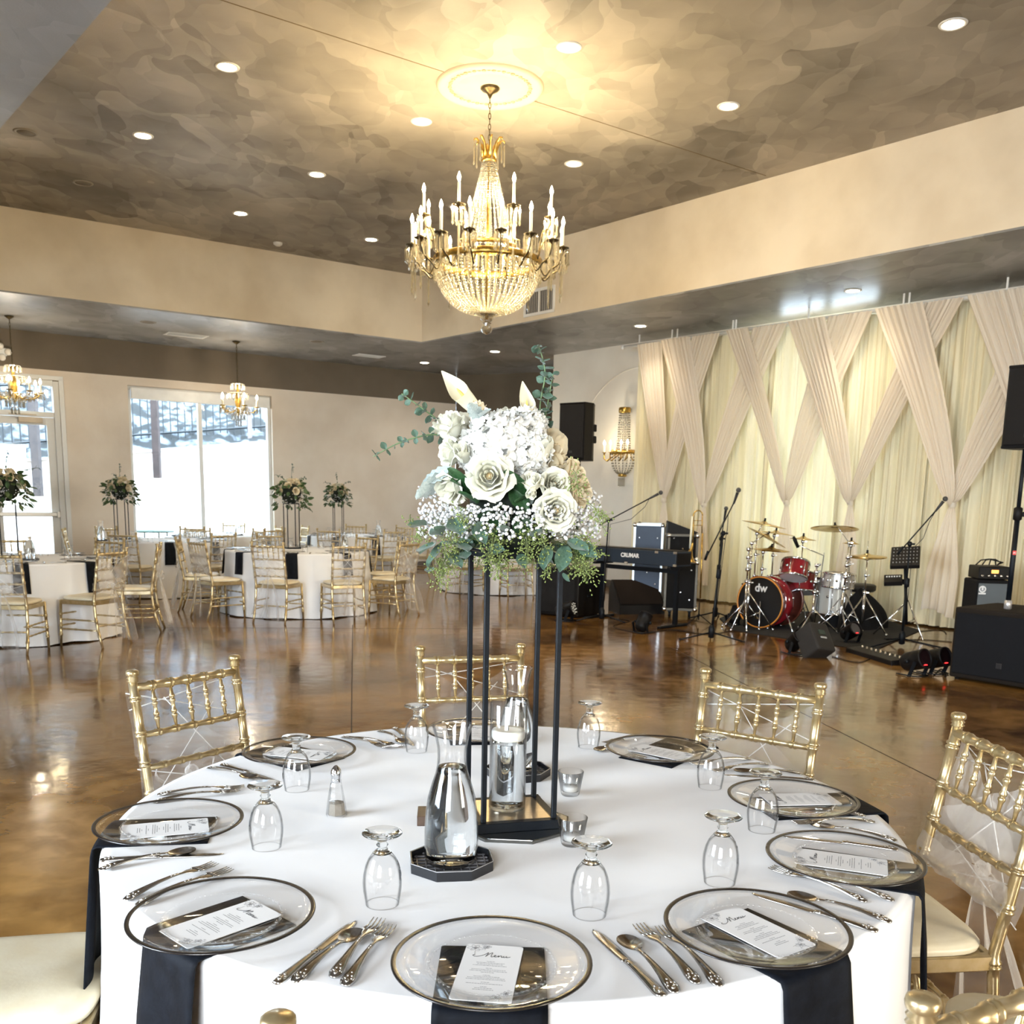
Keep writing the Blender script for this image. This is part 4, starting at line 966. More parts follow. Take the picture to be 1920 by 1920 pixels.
# menu cards: centre pixel and pixel of the top edge centre
CARDP = dict(P1=((915, 1823), (930, 1770)), P2=((416, 1731), (500, 1702)), P3=((310, 1554), (400, 1546)), P4=((560, 1413), (610, 1418)), P6=((1240, 1411), (1205, 1404)), P7=((1500, 1499), (1450, 1500)), P8=((1577, 1616), (1490, 1604)), P9=((1418, 1746), (1345, 1710)))
CARDP['P5'] = ((893, 1373), (893, 1362))
for k, (c, t) in CARDP.items():
    zc = TT+0.0125; a = Z(c[0], c[1], zc); b = Z(t[0], t[1], zc); rz = math.atan2(b.y-a.y, b.x-a.x)-PI/2
    menu_card(a.x, a.y, zc, rz, 'white menu card on the glass plate '+PDESC[k], group='menu cards on the front table')
GB = [((500, 1592), 'between the left edge plate and the salt shaker'), ((557, 1484), 'in front of the back left plate'), ((717, 1698), 'left of the front carafe'), ((1105, 1718), 'right of the carafe, nearest the camera'),
      ((1349, 1658), 'behind the front right plate'), ((1331, 1480), 'in front of the back right plate'), ((1428, 1560), 'in front of the plate on the right side'), ((781, 1412), 'at the far side, left of the stand'), ((1103, 1404), 'at the far side, right of the stand')]
for i, (p, d) in enumerate(GB):
    q = Z(p[0], p[1]-4, TT); o = place('goblet', GOB, None, (q.x, q.y, TT), (0, 0, i)); place('stem', GOBS, o); tag(o, 'upturned clear ribbed goblet '+d, 'goblet', 'upturned goblets on the front table')
CUT = [(KNIFE, (526, 1838), (660, 1733), 'knife left of the front middle plate, left of the spoon'), (SPOON, (560, 1838), (668, 1755), 'teaspoon between the front left knife and the pair of forks'),
       (FORK, (625, 1835), (712, 1730), 'left fork of the pair beside the front middle plate'), (FORK, (642, 1856), (736, 1738), 'right fork of the pair, touching the front middle plate'),
       (KNIFE, (1239, 1865), (1115, 1747), 'knife just right of the front middle plate'), (SPOON, (1264, 1860), (1170, 1765), 'teaspoon right of the front middle plate'),
       (FORK, (1313, 1851), (1192, 1737), 'left fork of the pair before the front right plate'), (FORK, (1360, 1861), (1230, 1737), 'right fork of the pair before the front right plate'),
       (KNIFE, (1636, 1744), (1418, 1678), 'long knife lying over the rim side of the front right plate'), (SPOON, (1656, 1727), (1490, 1685), 'teaspoon behind the front right plate, next to the knife'),
       (FORK, (1622, 1692), (1447, 1633), 'nearer fork of the pair between the front right and right edge plates'), (FORK, (1676, 1691), (1482, 1637), 'farther fork of the pair between the front right and right edge plates'),
       (KNIFE, (1672, 1592), (1480, 1570), 'knife behind the right edge plate'), (SPOON, (1669, 1576), (1530, 1552), 'teaspoon behind the knife at the right edge plate'),
       (FORK, (1629, 1543), (1495, 1548), 'nearer fork between the right edge plate and the plate behind it'), (FORK, (1615, 1531), (1466, 1525), 'farther fork between the right edge plate and the plate behind it'),
       (KNIFE, (1499, 1461), (1385, 1455), 'knife behind the plate on the right side'), (FORK, (1423, 1437), (1350, 1448), 'fork near the goblet at the back right'), (FORK, (1393, 1426), (1310, 1436), 'fork beside the back right plate'),
       (SPOON, (1480, 1452), (1400, 1450), 'teaspoon behind the plate on the right side'),
       (FORK, (230, 1691), (407, 1624), 'longer fork of the pair behind the front left plate'), (FORK, (251, 1702), (437, 1634), 'fork partly under the rim of the front left plate'),
       (KNIFE, (196, 1613), (412, 1602), 'knife before the left edge plate'), (SPOON, (201, 1630), (352, 1601), 'teaspoon crossing the knife before the left edge plate'),
       (FORK, (307, 1491), (448, 1481), 'fork behind the left edge plate, its tines raised'), (FORK, (297, 1505), (440, 1488), 'fork touching the rim of the left edge plate'),
       (KNIFE, (416, 1434), (519, 1466), 'knife left of the back left goblet'), (SPOON, (403, 1444), (466, 1461), 'teaspoon left of the back left goblet'),
       (FORK, (655, 1387), (712, 1402), 'fork right of the back left plate'), (FORK, (670, 1388), (735, 1401), 'second fork right of the back left plate'),
       (SPOON, (722, 1378), (748, 1391), 'teaspoon beside the far left goblet'), (KNIFE, (746, 1371), (768, 1392), 'knife beside the far left goblet'),
       (SPOON, (1160, 1392), (1128, 1408), 'teaspoon right of the far right goblet'), (FORK, (1200, 1383), (1150, 1394), 'fork left of the back right plate')]
for me, h, t, l in CUT: cutlery(me, h, t, l, 'steel cutlery on the front table')
# carafes and trivets
q = Z(845, 1628, TT); trivet(q.x, q.y+0.012, R(8), 'black octagonal trivet under the front water carafe'); carafe(q.x, q.y+0.010, TT+0.0105, 'clear water carafe with a flared neck on the front octagonal trivet')
q = Z(967, 1452, TT); trivet(q.x+0.005, q.y, R(20), 'black octagonal trivet with a grid, behind the flower stand'); carafe(q.x, q.y, TT+0.0105, 'water carafe behind the cylinder vase and the flower stand')
q = Z(1069, 1490, TT); votive(q.x, q.y, 'small empty-looking votive glass right of the stand, the farther one')
q = Z(1072, 1583, TT); votive(q.x, q.y, 'small votive glass at the mirror corner, the nearer one')
# salt shaker
q = Z(631, 1529, TT); mb = MB(); oc = [(0.0225, 0), (0.0235, 0.003), (0.0200, 0.03), (0.0135, 0.068), (0.0115, 0.076)]
for (r_, z) in oc: pass
mb.lathe(oc, 8, smooth=False); mb.lathe([(0.0001, 0.004), (0.020, 0.004), (0.017, 0.03), (0.0115, 0.068)], 8, smooth=False)
o = mb.build('salt_shaker', M['glass'], None, (q.x, q.y, TT)); tag(o, 'small glass shaker with a domed metal cap and pepper inside', 'shaker')
c = MB(); c.lathe([(0.0112, 0.076), (0.0120, 0.078), (0.0105, 0.083), (0.0112, 0.088), (0.0120, 0.096), (0.0105, 0.104), (0.006, 0.110), (0.003, 0.113), (0.0001, 0.114)], 16); c.build('cap', M['chrome'], o)
c = MB(); c.lathe([(0.0001, 0.0045), (0.0195, 0.0045), (0.0168, 0.030), (0.0001, 0.034)], 8, smooth=False); c.build('pepper', P('ground_pepper', (0.12, 0.10, 0.08), 0.9, col2=(0.30, 0.27, 0.22), scale=900), o)
# dark wooden block
q = Z(789, 1548, TT); mb = MB(); mb.box((0.012, 0.03, 0.011), (0.024, 0.07, 0.022), bev=0.001); tag(mb.build('wooden_block', P('dark_walnut', (0.045, 0.028, 0.020), 0.4, col2=(0.09, 0.055, 0.035), scale=40, stretch=(1, 8, 1)), None, (q.x-0.008, q.y, TT), (0, 0, R(4))), 'small dark walnut block half hidden behind the front carafe', 'block')
# octagonal mirror under the stand, frame stand
SX, SY = 0.001, 2.000
mb = MB(); mb.prism(octo(0.128), 0, 0.006); o = mb.build('mirror_tray', P('mirror_edge', (0.05, 0.05, 0.045), 0.1, spec=1.0), None, (SX+0.008, SY-0.022, TT), (0, 0, R(-4))); tag(o, 'octagonal mirror lying under the black flower stand', 'mirror')
c = MB(); c.prism(octo(0.124), 0.006, 0.0066); c.build('mirror_face', M['mirror'], o)
def stand_master():
    root = empty('flower_stand', (SX, SY, TT+0.0068), R(15)); hw, hd = 0.076, 0.076; top = 0.565
    b = MB(); 
    for (x, y, a, c_) in ((0.0, -hd-0.004, 0.182, 0.02), (0.0, hd+0.004, 0.182, 0.02), (-hw-0.004, 0, 0.02, 0.165), (hw+0.004, 0, 0.02, 0.165)): b.box((x, y, 0.010), (a, c_, 0.020), bev=0.001)
    b.build('base_frame', M['black'], root)
    p = MB(); p.box((0, 0, 0.0185), (0.148, 0.148, 0.003)); p.build('base_plate', P('brushed_bronze_plate', (0.50, 0.40, 0.28), 0.28, 0.9, col2=(0.62, 0.52, 0.38), scale=60, stretch=(1, 12, 1)), root)
    for sx in (-1, 1):
        for sy in (-1, 1):
            r_ = MB(); r_.box((sx*hw, sy*hd, 0.02+(top-0.02)/2), (0.0105, 0.0105, top-0.02), bev=0.0012); r_.build('rod', M['black'], root)
    t = MB()
    for (x, y, a, c_) in ((0.0, -hd, 0.162, 0.0105), (0.0, hd, 0.162, 0.0105), (-hw, 0, 0.0105, 0.142), (hw, 0, 0.0105, 0.142)): t.box((x, y, top+0.005), (a, c_, 0.0105), bev=0.001)
    t.box((0, 0, top+0.012), (0.15, 0.15, 0.004)); t.build('top_frame', M['black'], root)
    return tag(root, 'tall black metal stand with four square rods carrying the large front bouquet', 'stand', 'black flower stands')
STAND = stand_master()
# cylinder vase with floating candle
q = Z(952, 1512, TT+0.027); vx, vy = SX-0.006, SY+0.010; vz = TT+0.0068+0.0205
mb = MB(); mb.lathe([(0.0001, 0), (0.0385, 0), (0.040, 0.002), (0.040, 0.232), (0.0393, 0.2335), (0.0380, 0.232), (0.0380, 0.0075), (0.0001, 0.0065)], 40); o = mb.build('cylinder_vase', M['glass'], None, (vx, vy, vz)); tag(o, 'tall clear glass cylinder vase with water standing inside the flower stand', 'vase')
c = MB(); c.lathe([(0.0001, 0.0085), (0.037, 0.0085), (0.0376, 0.010), (0.0376, 0.146), (0.037, 0.1475), (0.0001, 0.1475)], 40); c.build('water', M['water'], o)
c = MB(); c.lathe([(0.0001, 0.1485), (0.020, 0.149), (0.0325, 0.1525), (0.0360, 0.158), (0.0360, 0.170), (0.0340, 0.1745), (0.025, 0.173), (0.0001, 0.172)], 32)
cd_ = c.build('floating_candle', P('ivory_wax', (0.88, 0.86, 0.78), 0.45, sub=0.3), None, (vx, vy, vz)); tag(cd_, 'round ivory candle floating in the glass cylinder vase', 'candle')
c = MB(); c.tube([(0, 0, 0.172), (0.0006, 0, 0.1795)], 0.0007, 5); c.build('wick', ink, cd_)

# chairs around the main table
G0 = 'gold chairs around the front table'
def to_c(p, c=(TX, TY)): return (c[0]-p[0], c[1]-p[1])
def back_to_centre(l, r):
    """left and right finial world points (as seen from behind or front) -> seat centre on the floor and facing"""
    a, b = Vector((l[0], l[1])), Vector((r[0], r[1])); m_ = (a+b)/2; d = (b-a).normalized(); n_ = Vector((-d.y, d.x)); return m_, n_
def chair_by_top(pl, pr, label, group, centre=(TX, TY), ztop=0.905):
    a, b = Z(pl[0], pl[1], ztop), Z(pr[0], pr[1], ztop); m_, n_ = back_to_centre(a, b)
    if n_.dot(Vector((centre[0]-m_.x, centre[1]-m_.y))) < 0: n_ = -n_
    c = m_+n_*0.272; chair(c, n_, label, group)
chair_by_top((250, 1266), (434, 1238), 'gold chair with crossed white organza, left behind the back left plate', G0)
chair_by_top((795, 1219), (968, 1215), 'gold chair with white organza behind the flower stand at the front table', G0)
chair_by_top((1327, 1262), (1537, 1290), 'gold chair with white organza behind the back right plates', G0)
chair_by_top((1793, 1345), (1985, 1425), 'gold chair with a white organza bow on the right side of the front table', G0)
chair((0.50, 1.30), (-0.47, 0.88), 'gold chair cut off by the lower right corner of the picture', G0)
chair((-0.03, 1.165), (0.06, 1), 'gold chair of which only one round finial shows in front of the middle plate', G0)
chair((-1.03, 1.83), (1, 0.20), 'chair at the left edge of the front table, only its ivory seat showing', G0)
chair((1.04, 1.62), (-1, 0.35), 'gold chair at the right table edge, only its ivory seat corner showing', G0)
# ================= BOUQUET =================
random.seed(21)
petal_w = sheer('white_rose_petal', (0.80, 0.79, 0.67), 1.0, 0.20)
petal_c = sheer('cream_rose_petal', (0.80, 0.70, 0.50), 1.0, 0.20)
petal_h = sheer('hydrangea_petal', (0.78, 0.78, 0.74), 1.0, 0.18)
petal_k = sheer('calla_petal', (0.80, 0.74, 0.56), 1.0, 0.25)
heart = P('rose_heart', (0.72, 0.52, 0.26), 0.6)
leaf_euc = P('eucalyptus_leaf', (0.030, 0.078, 0.045), 0.55, col2=(0.075, 0.14, 0.095), scale=14, sheen=0.3)
leaf_dk = P('dark_green_leaf', (0.012, 0.045, 0.014), 0.4, col2=(0.03, 0.085, 0.028), scale=14)
leaf_sv = P('silver_leaf', (0.28, 0.35, 0.34), 0.7, col2=(0.42, 0.48, 0.46), scale=18, sheen=0.5)
stem_m = P('green_stem', (0.14, 0.22, 0.10), 0.6)
seed_m = P('seed_green', (0.12, 0.17, 0.035), 0.5, col2=(0.26, 0.31, 0.09), scale=120)
breath_m = P('white_blossom', (0.72, 0.72, 0.72), 0.7)
BASE = Vector((SX, SY, TT+0.0068+0.565+0.012))
def FP(px, py, dy=0.0): return Y(px, py, SY+dy)-BASE

def petal(mb, phi, hw, rb, rm, rt, z0, z1, curl, rnd, nu=7, nv=7):
    tw = rnd.uniform(-0.12, 0.12); pt = rnd.uniform(0.06, 0.16)
    def fn(u, v):
        s = 2*u-1; a = phi+s*hw*(0.45+0.55*math.sin(PI*min(1, v*0.62+0.18)))+tw*v
        if v < 0.7: r_ = lerp(rb, rm, math.sin(v/0.7*PI/2))
        else: r_ = lerp(rm, rt, ((v-0.7)/0.3)**1.5)
        r_ += curl*abs(s)**2.2*v*v*0.5; r_ *= 1+0.04*math.sin(5*s+phi)
        z = lerp(z0, z1, v)-(abs(s)**2.4)*(z1-z0)*0.28*v+pt*(1-abs(s))*0.08*v
        z -= max(0, (v-0.8))*curl*3.0
        return (r_*math.cos(a), r_*math.sin(a), z)
    mb.grid(fn, nu, nv)
def rose_mesh(name, kind, mat, seed):
    """unit rose: radius 1 when open; local z faces the viewer"""
    rnd = random.Random(seed); mb = MB()
    mb.cur = 1; mb.sphere((0, 0, -0.1), 0.16, 8, 6, (1, 1, 1.6)); mb.cur = 0
    for q_ in range(3): petal(mb, q_*2.1, 1.25, 0.05, 0.075, 0.06, -0.5, 0.36, 0.0, rnd)
    for q_ in range(3): petal(mb, q_*2.1+1, 1.2, 0.08, 0.125, 0.12, -0.5, 0.39, 0.0, rnd)
    spec = {'open': [(5, 0.16, 0.20, 0.42, 0.0), (5, 0.30, 0.36, 0.46, 0.03), (5, 0.46, 0.55, 0.44, 0.06), (5, 0.60, 0.76, 0.36, 0.12), (6, 0.74, 0.98, 0.20, 0.16)],
            'half': [(4, 0.15, 0.17, 0.62, 0.0), (5, 0.28, 0.32, 0.66, 0.02), (5, 0.44, 0.50, 0.62, 0.06), (5, 0.60, 0.74, 0.52, 0.14), (5, 0.70, 0.95, 0.30, 0.2)],
            'bud': [(3, 0.14, 0.15, 0.85, 0.0), (4, 0.28, 0.29, 0.88, 0.01), (4, 0.42, 0.44, 0.84, 0.03), (5, 0.56, 0.62, 0.76, 0.08)]}[kind]
    for ring, (n, rm, rt, z1, curl) in enumerate(spec):
        for k in range(n):
            petal(mb, 2*PI*k/n+ring*0.9+rnd.uniform(-.15, .15), PI/n*1.25, 0.12+0.1*ring, rm, rt*rnd.uniform(.95, 1.05), -0.55, z1+rnd.uniform(-.04, .04), curl, rnd)
    mb.lathe([(0.01, -0.75), (0.12, -0.7), (0.30, -0.55), (0.42, -0.35), (0.40, -0.3)], 12)
    me = mb.mesh(name); me.materials.append(mat); me.materials.append(heart); return me
ROSE = {(k, c): rose_mesh('rose', k, m_, n_) for n_, (k, c, m_) in enumerate((('open', 'w', petal_w), ('half', 'w', petal_w), ('bud', 'w', petal_w), ('open', 'c', petal_c), ('half', 'c', petal_c), ('bud', 'c', petal_c)))}
def hydrangea_mesh():
    mb = MB(); rnd = random.Random(4); n = 95
    for k in range(n):
        z = 1-1.25*k/n; r_ = math.sqrt(max(0, 1-z*z)); a = k*2.39996
        d = Vector((r_*math.cos(a), r_*math.sin(a), z)); c = d*rnd.uniform(0.90, 1.04)
        Mx = aim(c, d+Vector((rnd.gauss(0, .25), rnd.gauss(0, .25), rnd.gauss(0, .25)))) @ RZ(rnd.uniform(0, 6.28))
        for q in range(4):
            a0 = q*PI/2; s_ = rnd.uniform(0.19, 0.25); Q = Mx @ RZ(a0) @ Matrix.Rotation(rnd.uniform(-.5, .1), 4, 'Y')
            def fn(u, v, Q=Q, s_=s_):
                w_ = math.sin(PI*(0.12+0.80*v))**0.8; return Q @ Vector((s_*v*1.05, (u-0.5)*s_*1.15*w_, 0.10*s_*math.sin(PI*u)+0.25*s_*v*v*(1 if (u-.5)**2 < .1 else 0.4)))
            mb.grid(fn, 5, 4)
    mb.sphere((0, 0, -0.1), 0.80, 14, 9); return mb.mesh('hydrangea')
HYD = hydrangea_mesh(); HYD.materials.append(petal_h)
def calla_mesh():
    mb = MB()
    def fn(u, v):
        a = 2*PI*u*1.04; lip = 0.5+0.5*math.cos(a); r_ = 0.055+0.13*math.sin(min(1, v*1.25)*PI/2)+0.10*max(0, v-0.55)
        z = v*(0.62+0.55*lip**1.5*v); r_ *= 1-0.55*lip**3*v**3; r_ += 0.30*max(0, v-0.8)*(1-lip)
        x = r_*math.cos(a)+0.22*v**3*lip**2; y = r_*math.sin(a)*(1-0.35*lip*v**4); return (x, y, z)
    mb.grid(fn, 24, 16); mb.cur = 1; mb.sphere((0.03, 0, 0.62), 0.035, 8, 8, (1, 1, 4.5)); mb.cur = 2
    mb.tube([(0, 0, 0.05), (0, 0, -0.5)], 0.042, 8); me = mb.mesh('calla_lily')
    for m_ in (petal_k, P('spadix_yellow', (0.75, 0.55, 0.12), 0.6), P('calla_stem', (0.35, 0.45, 0.18), 0.5)): me.materials.append(m_)
    return me
CALLA = calla_mesh()
def leaf_mesh(name, mat, w_, fold=0.12, bend=0.25, lobes=0, pw=0.9):
    mb = MB()
    def fn(u, v):
        ww = w_*math.sin(PI*(0.02+0.96*v**pw))**0.75; 
        if lobes: ww *= 0.75+0.25*abs(math.sin(v*PI*lobes))
        s = 2*u-1; return (s*ww*0.5, v, fold*w_*abs(s)-bend*v*v*0.5+0.02*math.sin(9*v)*abs(s))
    mb.grid(fn, 7, 11)
    mb.grid(lambda u, v: (lambda q: (q[0], q[1], q[2]-0.008))(fn(u, v)), 7, 11)
    me = mb.mesh(name); me.materials.append(mat); return me
L_RND = leaf_mesh('leaf', leaf_euc, 0.85, bend=0.1, pw=1.1); L_OVAL = leaf_mesh('leaf', leaf_euc, 0.58); L_DK = leaf_mesh('leaf', leaf_dk, 0.66, pw=0.8); L_SV = leaf_mesh('leaf', leaf_sv, 0.62, bend=0.45, lobes=5); L_SM = leaf_mesh('leaf', leaf_euc, 0.30, bend=0.1)

BQ = empty('bouquet', BASE, 0, 'large white bouquet of roses, hydrangea and eucalyptus on the tall stand of the front table', 'bouquet')
def leaf(me, base, tip, parent, roll=0.0, nm='leaf', size=None):
    base = Vector(base); d = Vector(tip)-base; L_ = size or d.length
    q = d.to_track_quat('Y', 'Z').to_matrix().to_4x4(); o = place(nm, me, parent)
    o.matrix_local = Matrix.Translation(base) @ q @ Matrix.Rotation(roll, 4, 'Y') @ Matrix.Scale(L_, 4); return o
def rose(px, py, rpx, dy, d, kind='open', c='w'):
    p = FP(px, py, dy); r_ = rpx*0.00112; o = place('rose', ROSE[(kind, c)], BQ)
    o.matrix_local = aim(p, d) @ RZ(random.uniform(0, 6)) @ Matrix.Scale(r_, 4) @ Matrix.Translation((0, 0, -0.1 if kind == 'open' else -0.3)); return o
toward = Vector((0, -1, 0.05))
rose(917, 892, 43, -0.135, (-0.05, -1, 0.1), 'open'); rose(1044, 957, 38, -0.125, (0.15, -1, 0.05), 'open'); rose(1042, 905, 30, -0.11, (0.2, -1, 0.25), 'half')
rose(997, 896, 22, -0.125, (0.0, -0.6, 0.9), 'half'); rose(1013, 836, 34, -0.08, (0.15, -0.35, 1), 'bud'); rose(1047, 850, 32, -0.02, (0.8, -0.1, 0.6), 'half', 'c')
rose(838, 787, 34, -0.05, (-0.35, -0.4, 0.9), 'half'); rose(897, 764, 20, -0.06, (0.3, -0.3, 0.9), 'bud', 'c'); rose(838, 848, 30, -0.07, (-0.9, -0.5, 0.1), 'open'); rose(866, 846, 24, -0.10, (-0.2, -0.8, 0.6), 'bud')
rose(838, 920, 34, -0.10, (-0.5, -0.6, -0.5), 'half'); rose(1082, 888, 32, -0.03, (0.9, -0.4, 0.3), 'open', 'c'); rose(1094, 928, 32, -0.05, (0.9, -0.6, -0.2), 'half', 'c')
rose(958, 778, 34, 0.0, (0.1, -0.4, 0.9), 'half', 'w'); rose(996, 925, 15, -0.13, (-0.1, -0.7, -0.6), 'bud'); rose(930, 780, 14, -0.03, (-0.1, -.5, .8), 'half', 'c')
# back and sides, as they would be seen walking round
for (px, py, r_, dy, d, k_, c) in ((860, 800, 32, 0.12, (-0.5, 0.9, 0.5), 'open', 'w'), (960, 830, 38, 0.15, (0, 1, 0.2), 'open', 'w'), (1040, 830, 32, 0.12, (0.5, 0.9, 0.3), 'half', 'c'), (900, 890, 34, 0.16, (-0.3, 1, -0.1), 'half', 'w'), (1020, 900, 34, 0.16, (0.3, 1, 0), 'open', 'w')): rose(px, py, r_, dy, d, k_, c)
for (px, py, r_, dy, d) in ((935, 838, 62, -0.055, (-0.1, -0.8, 0.5)), (985, 850, 46, -0.06, (0.3, -0.9, 0.3)), (990, 800, 34, -0.02, (0.4, -0.6, 0.7)), (930, 840, 55, 0.07, (0, 0.9, 0.5)), (888, 852, 30, -0.06, (-0.6, -0.8, 0))):
    o = place('hydrangea', HYD, BQ); o.matrix_local = aim(FP(px, py, dy), d) @ Matrix.Scale(r_*0.00112*0.95, 4)
for (b, t, L_, roll) in (((912, 790), (836, 706), 0.112, 2.9), ((992, 815), (987, 735), 0.088, 2.2)):
    a, e = FP(b[0], b[1], -0.01), FP(t[0], t[1], -0.03); o = place('calla_lily', CALLA, BQ); o.matrix_local = aim(a, e-a) @ RZ(roll) @ Matrix.Scale(L_*1.0, 4) @ Matrix.Scale(0.80, 4, (1, 0, 0)) @ Matrix.Scale(0.80, 4, (0, 1, 0)) @ T(0, 0, 0)
# dark foam core and dark leaves
c = MB(); c.sphere((0, 0, 0.10), 0.095, 16, 10, (1, 0.95, 1.0)); c.lathe([(0.0001, 0.0), (0.05, 0), (0.085, 0.03), (0.09, 0.06)], 20); c.build('foam_core', P('foam_dark_green', (0.008, 0.014, 0.008), 0.9), BQ)
for (a, b, roll, me, sz) in (((880, 935), (850, 885), 0.3, L_DK, .075), ((900, 935), (862, 905), -.5, L_DK, .07), ((985, 935), (962, 900), 0.2, L_DK, .075), ((960, 915), (985, 955), 0.6, L_DK, .06), ((895, 945), (870, 925), 0, L_DK, .05),
    ((1000, 930), (975, 935), .4, L_DK, .05), ((940, 960), (930, 985), 0, L_DK, .06), ((970, 965), (985, 1005), .4, L_DK, .06), ((950, 950), (900, 965), .2, L_DK, .07)):
    leaf(me, FP(*a, -0.10), FP(*b, -0.12), BQ, roll, size=sz)
for (a, b, roll, sz) in (((842, 895), (778, 925), 0.9, .080), ((846, 880), (798, 900), -.6, .065), ((905, 790), (880, 758), 1.0, .05), ((900, 785), (912, 768), 0.2, .04), ((985, 900), (1000, 945), 0, .05)):
    leaf(L_SV, FP(*a, -0.08), FP(*b, -0.10), BQ, roll, 'silver_leaf', sz)
# big drooping eucalyptus leaves below
for (a, b, roll, sz, me) in (((800, 985), (763, 980), 0.6, .048, L_OVAL), ((850, 975), (862, 1000), 0.1, .05, L_RND), ((890, 985), (912, 1020), 0.4, .05, L_OVAL), ((860, 1020), (880, 1035), 0, .04, L_RND), ((870, 1035), (876, 1052), .3, .03, L_RND),
    ((815, 1020), (790, 1035), 0.2, .05, L_RND), ((830, 1020), (800, 1058), 0.3, .06, L_OVAL), ((840, 1040), (865, 1060), .2, .05, L_OVAL), ((810, 1065), (797, 1078), 0, .025, L_RND), ((950, 1000), (938, 985), .3, .045, L_OVAL), ((918, 1030), (950, 1030), 1.2, .04, L_OVAL),
    ((1030, 1025), (1018, 1065), 0.3, .055, L_OVAL), ((1062, 1025), (1050, 1068), -0.3, .058, L_OVAL), ((1065, 1015), (1105, 1030), 0.5, .052, L_OVAL), ((1085, 1020), (1120, 1045), .8, .05, L_OVAL), ((1055, 1075), (1072, 1095), 1.2, .032, L_SM), ((975, 1040), (985, 1065), .2, .04, L_OVAL), ((1130, 990), (1150, 975), .4, .02, L_SM),
    ((830, 1005), (812, 990), .5, .04, L_RND), ((905, 1000), (890, 975), 0.9, .04, L_OVAL), ((1000, 1010), (1015, 985), .1, .04, L_OVAL)):
    leaf(me, FP(*a, -0.12), FP(*b, -0.155), BQ, roll, size=sz)
for k in range(26):   # the back half
    a = R(10+160*k/25); p0 = Vector((0.12*math.cos(a), 0.10*math.sin(a), 0.01)); leaf(random.choice((L_OVAL, L_RND, L_DK)), p0, p0+Vector((math.cos(a), math.sin(a), random.uniform(-1.2, 0.3)))*0.1, BQ, random.uniform(-1, 1), size=random.uniform(.04, .065))
# eucalyptus sprigs
def sprig(pts, n, size, seed, parent, dy=-0.02, skip=2):
    rnd = random.Random(seed); P_ = [FP(x, y, dy+q) for (x, y, q) in pts]; out = []
    for i in range(len(P_)-1):
        p0, p1, p2, p3 = P_[max(i-1, 0)], P_[i], P_[i+1], P_[min(i+2, len(P_)-1)]
        for k in range(8):
            t = k/8; out.append(0.5*(2*p1+(p2-p0)*t+(2*p0-5*p1+4*p2-p3)*t*t+(3*p1-p0-3*p2+p3)*t**3))
    out.append(P_[-1]); mb = MB(); m_ = len(out); mb.tube(out, [lerp(0.0021, 0.0010, i/m_) for i in range(m_)], 5); s = mb.build('eucalyptus_sprig', stem_m, parent)
    for k in range(n):
        t = 0.25+0.75*k/(n-1); i = min(int(t*(m_-1)), m_-2); p = out[i]; d = (out[i+1]-out[max(i-1, 0)]).normalized(); side = d.cross(Vector((0, 1, 0))).normalized()
        ax = (side if k % 2 == 0 else side*0.3+Vector((0, -1, 0)))
        for sg in (-1, 1):
            L_ = size*lerp(1.0, 0.6, t)*rnd.uniform(.8, 1.2); q = (ax*sg+d*rnd.uniform(.1, .5)+Vector((rnd.gauss(0, .2), rnd.gauss(0, .2), rnd.gauss(0, .2)))).normalized()
            leaf(L_RND if rnd.random() < .7 else L_OVAL, p, p+q*L_, s, rnd.uniform(-1.5, 1.5))
sprig([(1020, 850, 0.03), (1012, 770, 0.02), (1022, 700, 0.0), (1010, 648, -0.01)], 14, 0.026, 5, BQ)
sprig([(1028, 850, 0.04), (1022, 790, 0.03), (1030, 740, 0.02), (1037, 700, 0.02)], 9, 0.023, 6, BQ)
sprig([(870, 850, 0.03), (835, 800, 0.0), (795, 768, -0.02), (753, 738, -0.03)], 11, 0.025, 7, BQ)
sprig([(860, 840, 0.02), (820, 815, -0.02), (755, 828, -0.04), (700, 856, -0.05)], 11, 0.021, 8, BQ)
# baby's breath and seeded eucalyptus
random.seed(5)
mb = MB(); st = MB()
def blossom(p, r_):
    mb.sphere(p, r_, 5, 4, (1, 1, 0.9))
for k in range(1350):
    if k < 1050: a = R(random.uniform(180, 360)); 
    else: a = R(random.uniform(0, 180))
    el = random.uniform(-0.30, 0.75); rr = random.uniform(0.125, 0.185)
    if -1.2 < a-R(270) < 1.2 and el > 0.45: el -= 0.35
    p = Vector((rr*1.02*math.cos(a)-0.012, rr*0.85*math.sin(a), 0.055+rr*0.55*el)); blossom(p, random.uniform(0.0024, 0.0044))
    if k % 5 == 0: st.tube([p*0.6, p], 0.0004, 3, cap=False)
tag(mb.build('babys_breath', breath_m, BQ), kind='stuff'); st.build('fine_stems', stem_m, BQ)
mb = MB(); st = MB()
def seeds(p0, p1, n, spread):
    st.tube([p0, (p0+p1)/2+Vector((0, 0, 0.01)), p1], 0.0009, 4)
    for k in range(n):
        t = random.uniform(0.15, 1.05); c = p0.lerp(p1, t)+Vector((random.gauss(0, spread), random.gauss(0, spread), random.gauss(0, spread)))
        d = (c-p0.lerp(p1, t)+Vector((0, 0, -0.004))+Vector((random.gauss(0, .003),)*3)); L_ = random.uniform(0.003, 0.0052)
        mb.sphere(c, 0.0016, 5, 4, (1, 1, 1)) if random.random() < .3 else mb.tube([c, c+d.normalized()*L_], [0.0008, 0.0017], 4)
        if k % 3 == 0: st.tube([p0.lerp(p1, t), c], 0.0004, 3, cap=False)
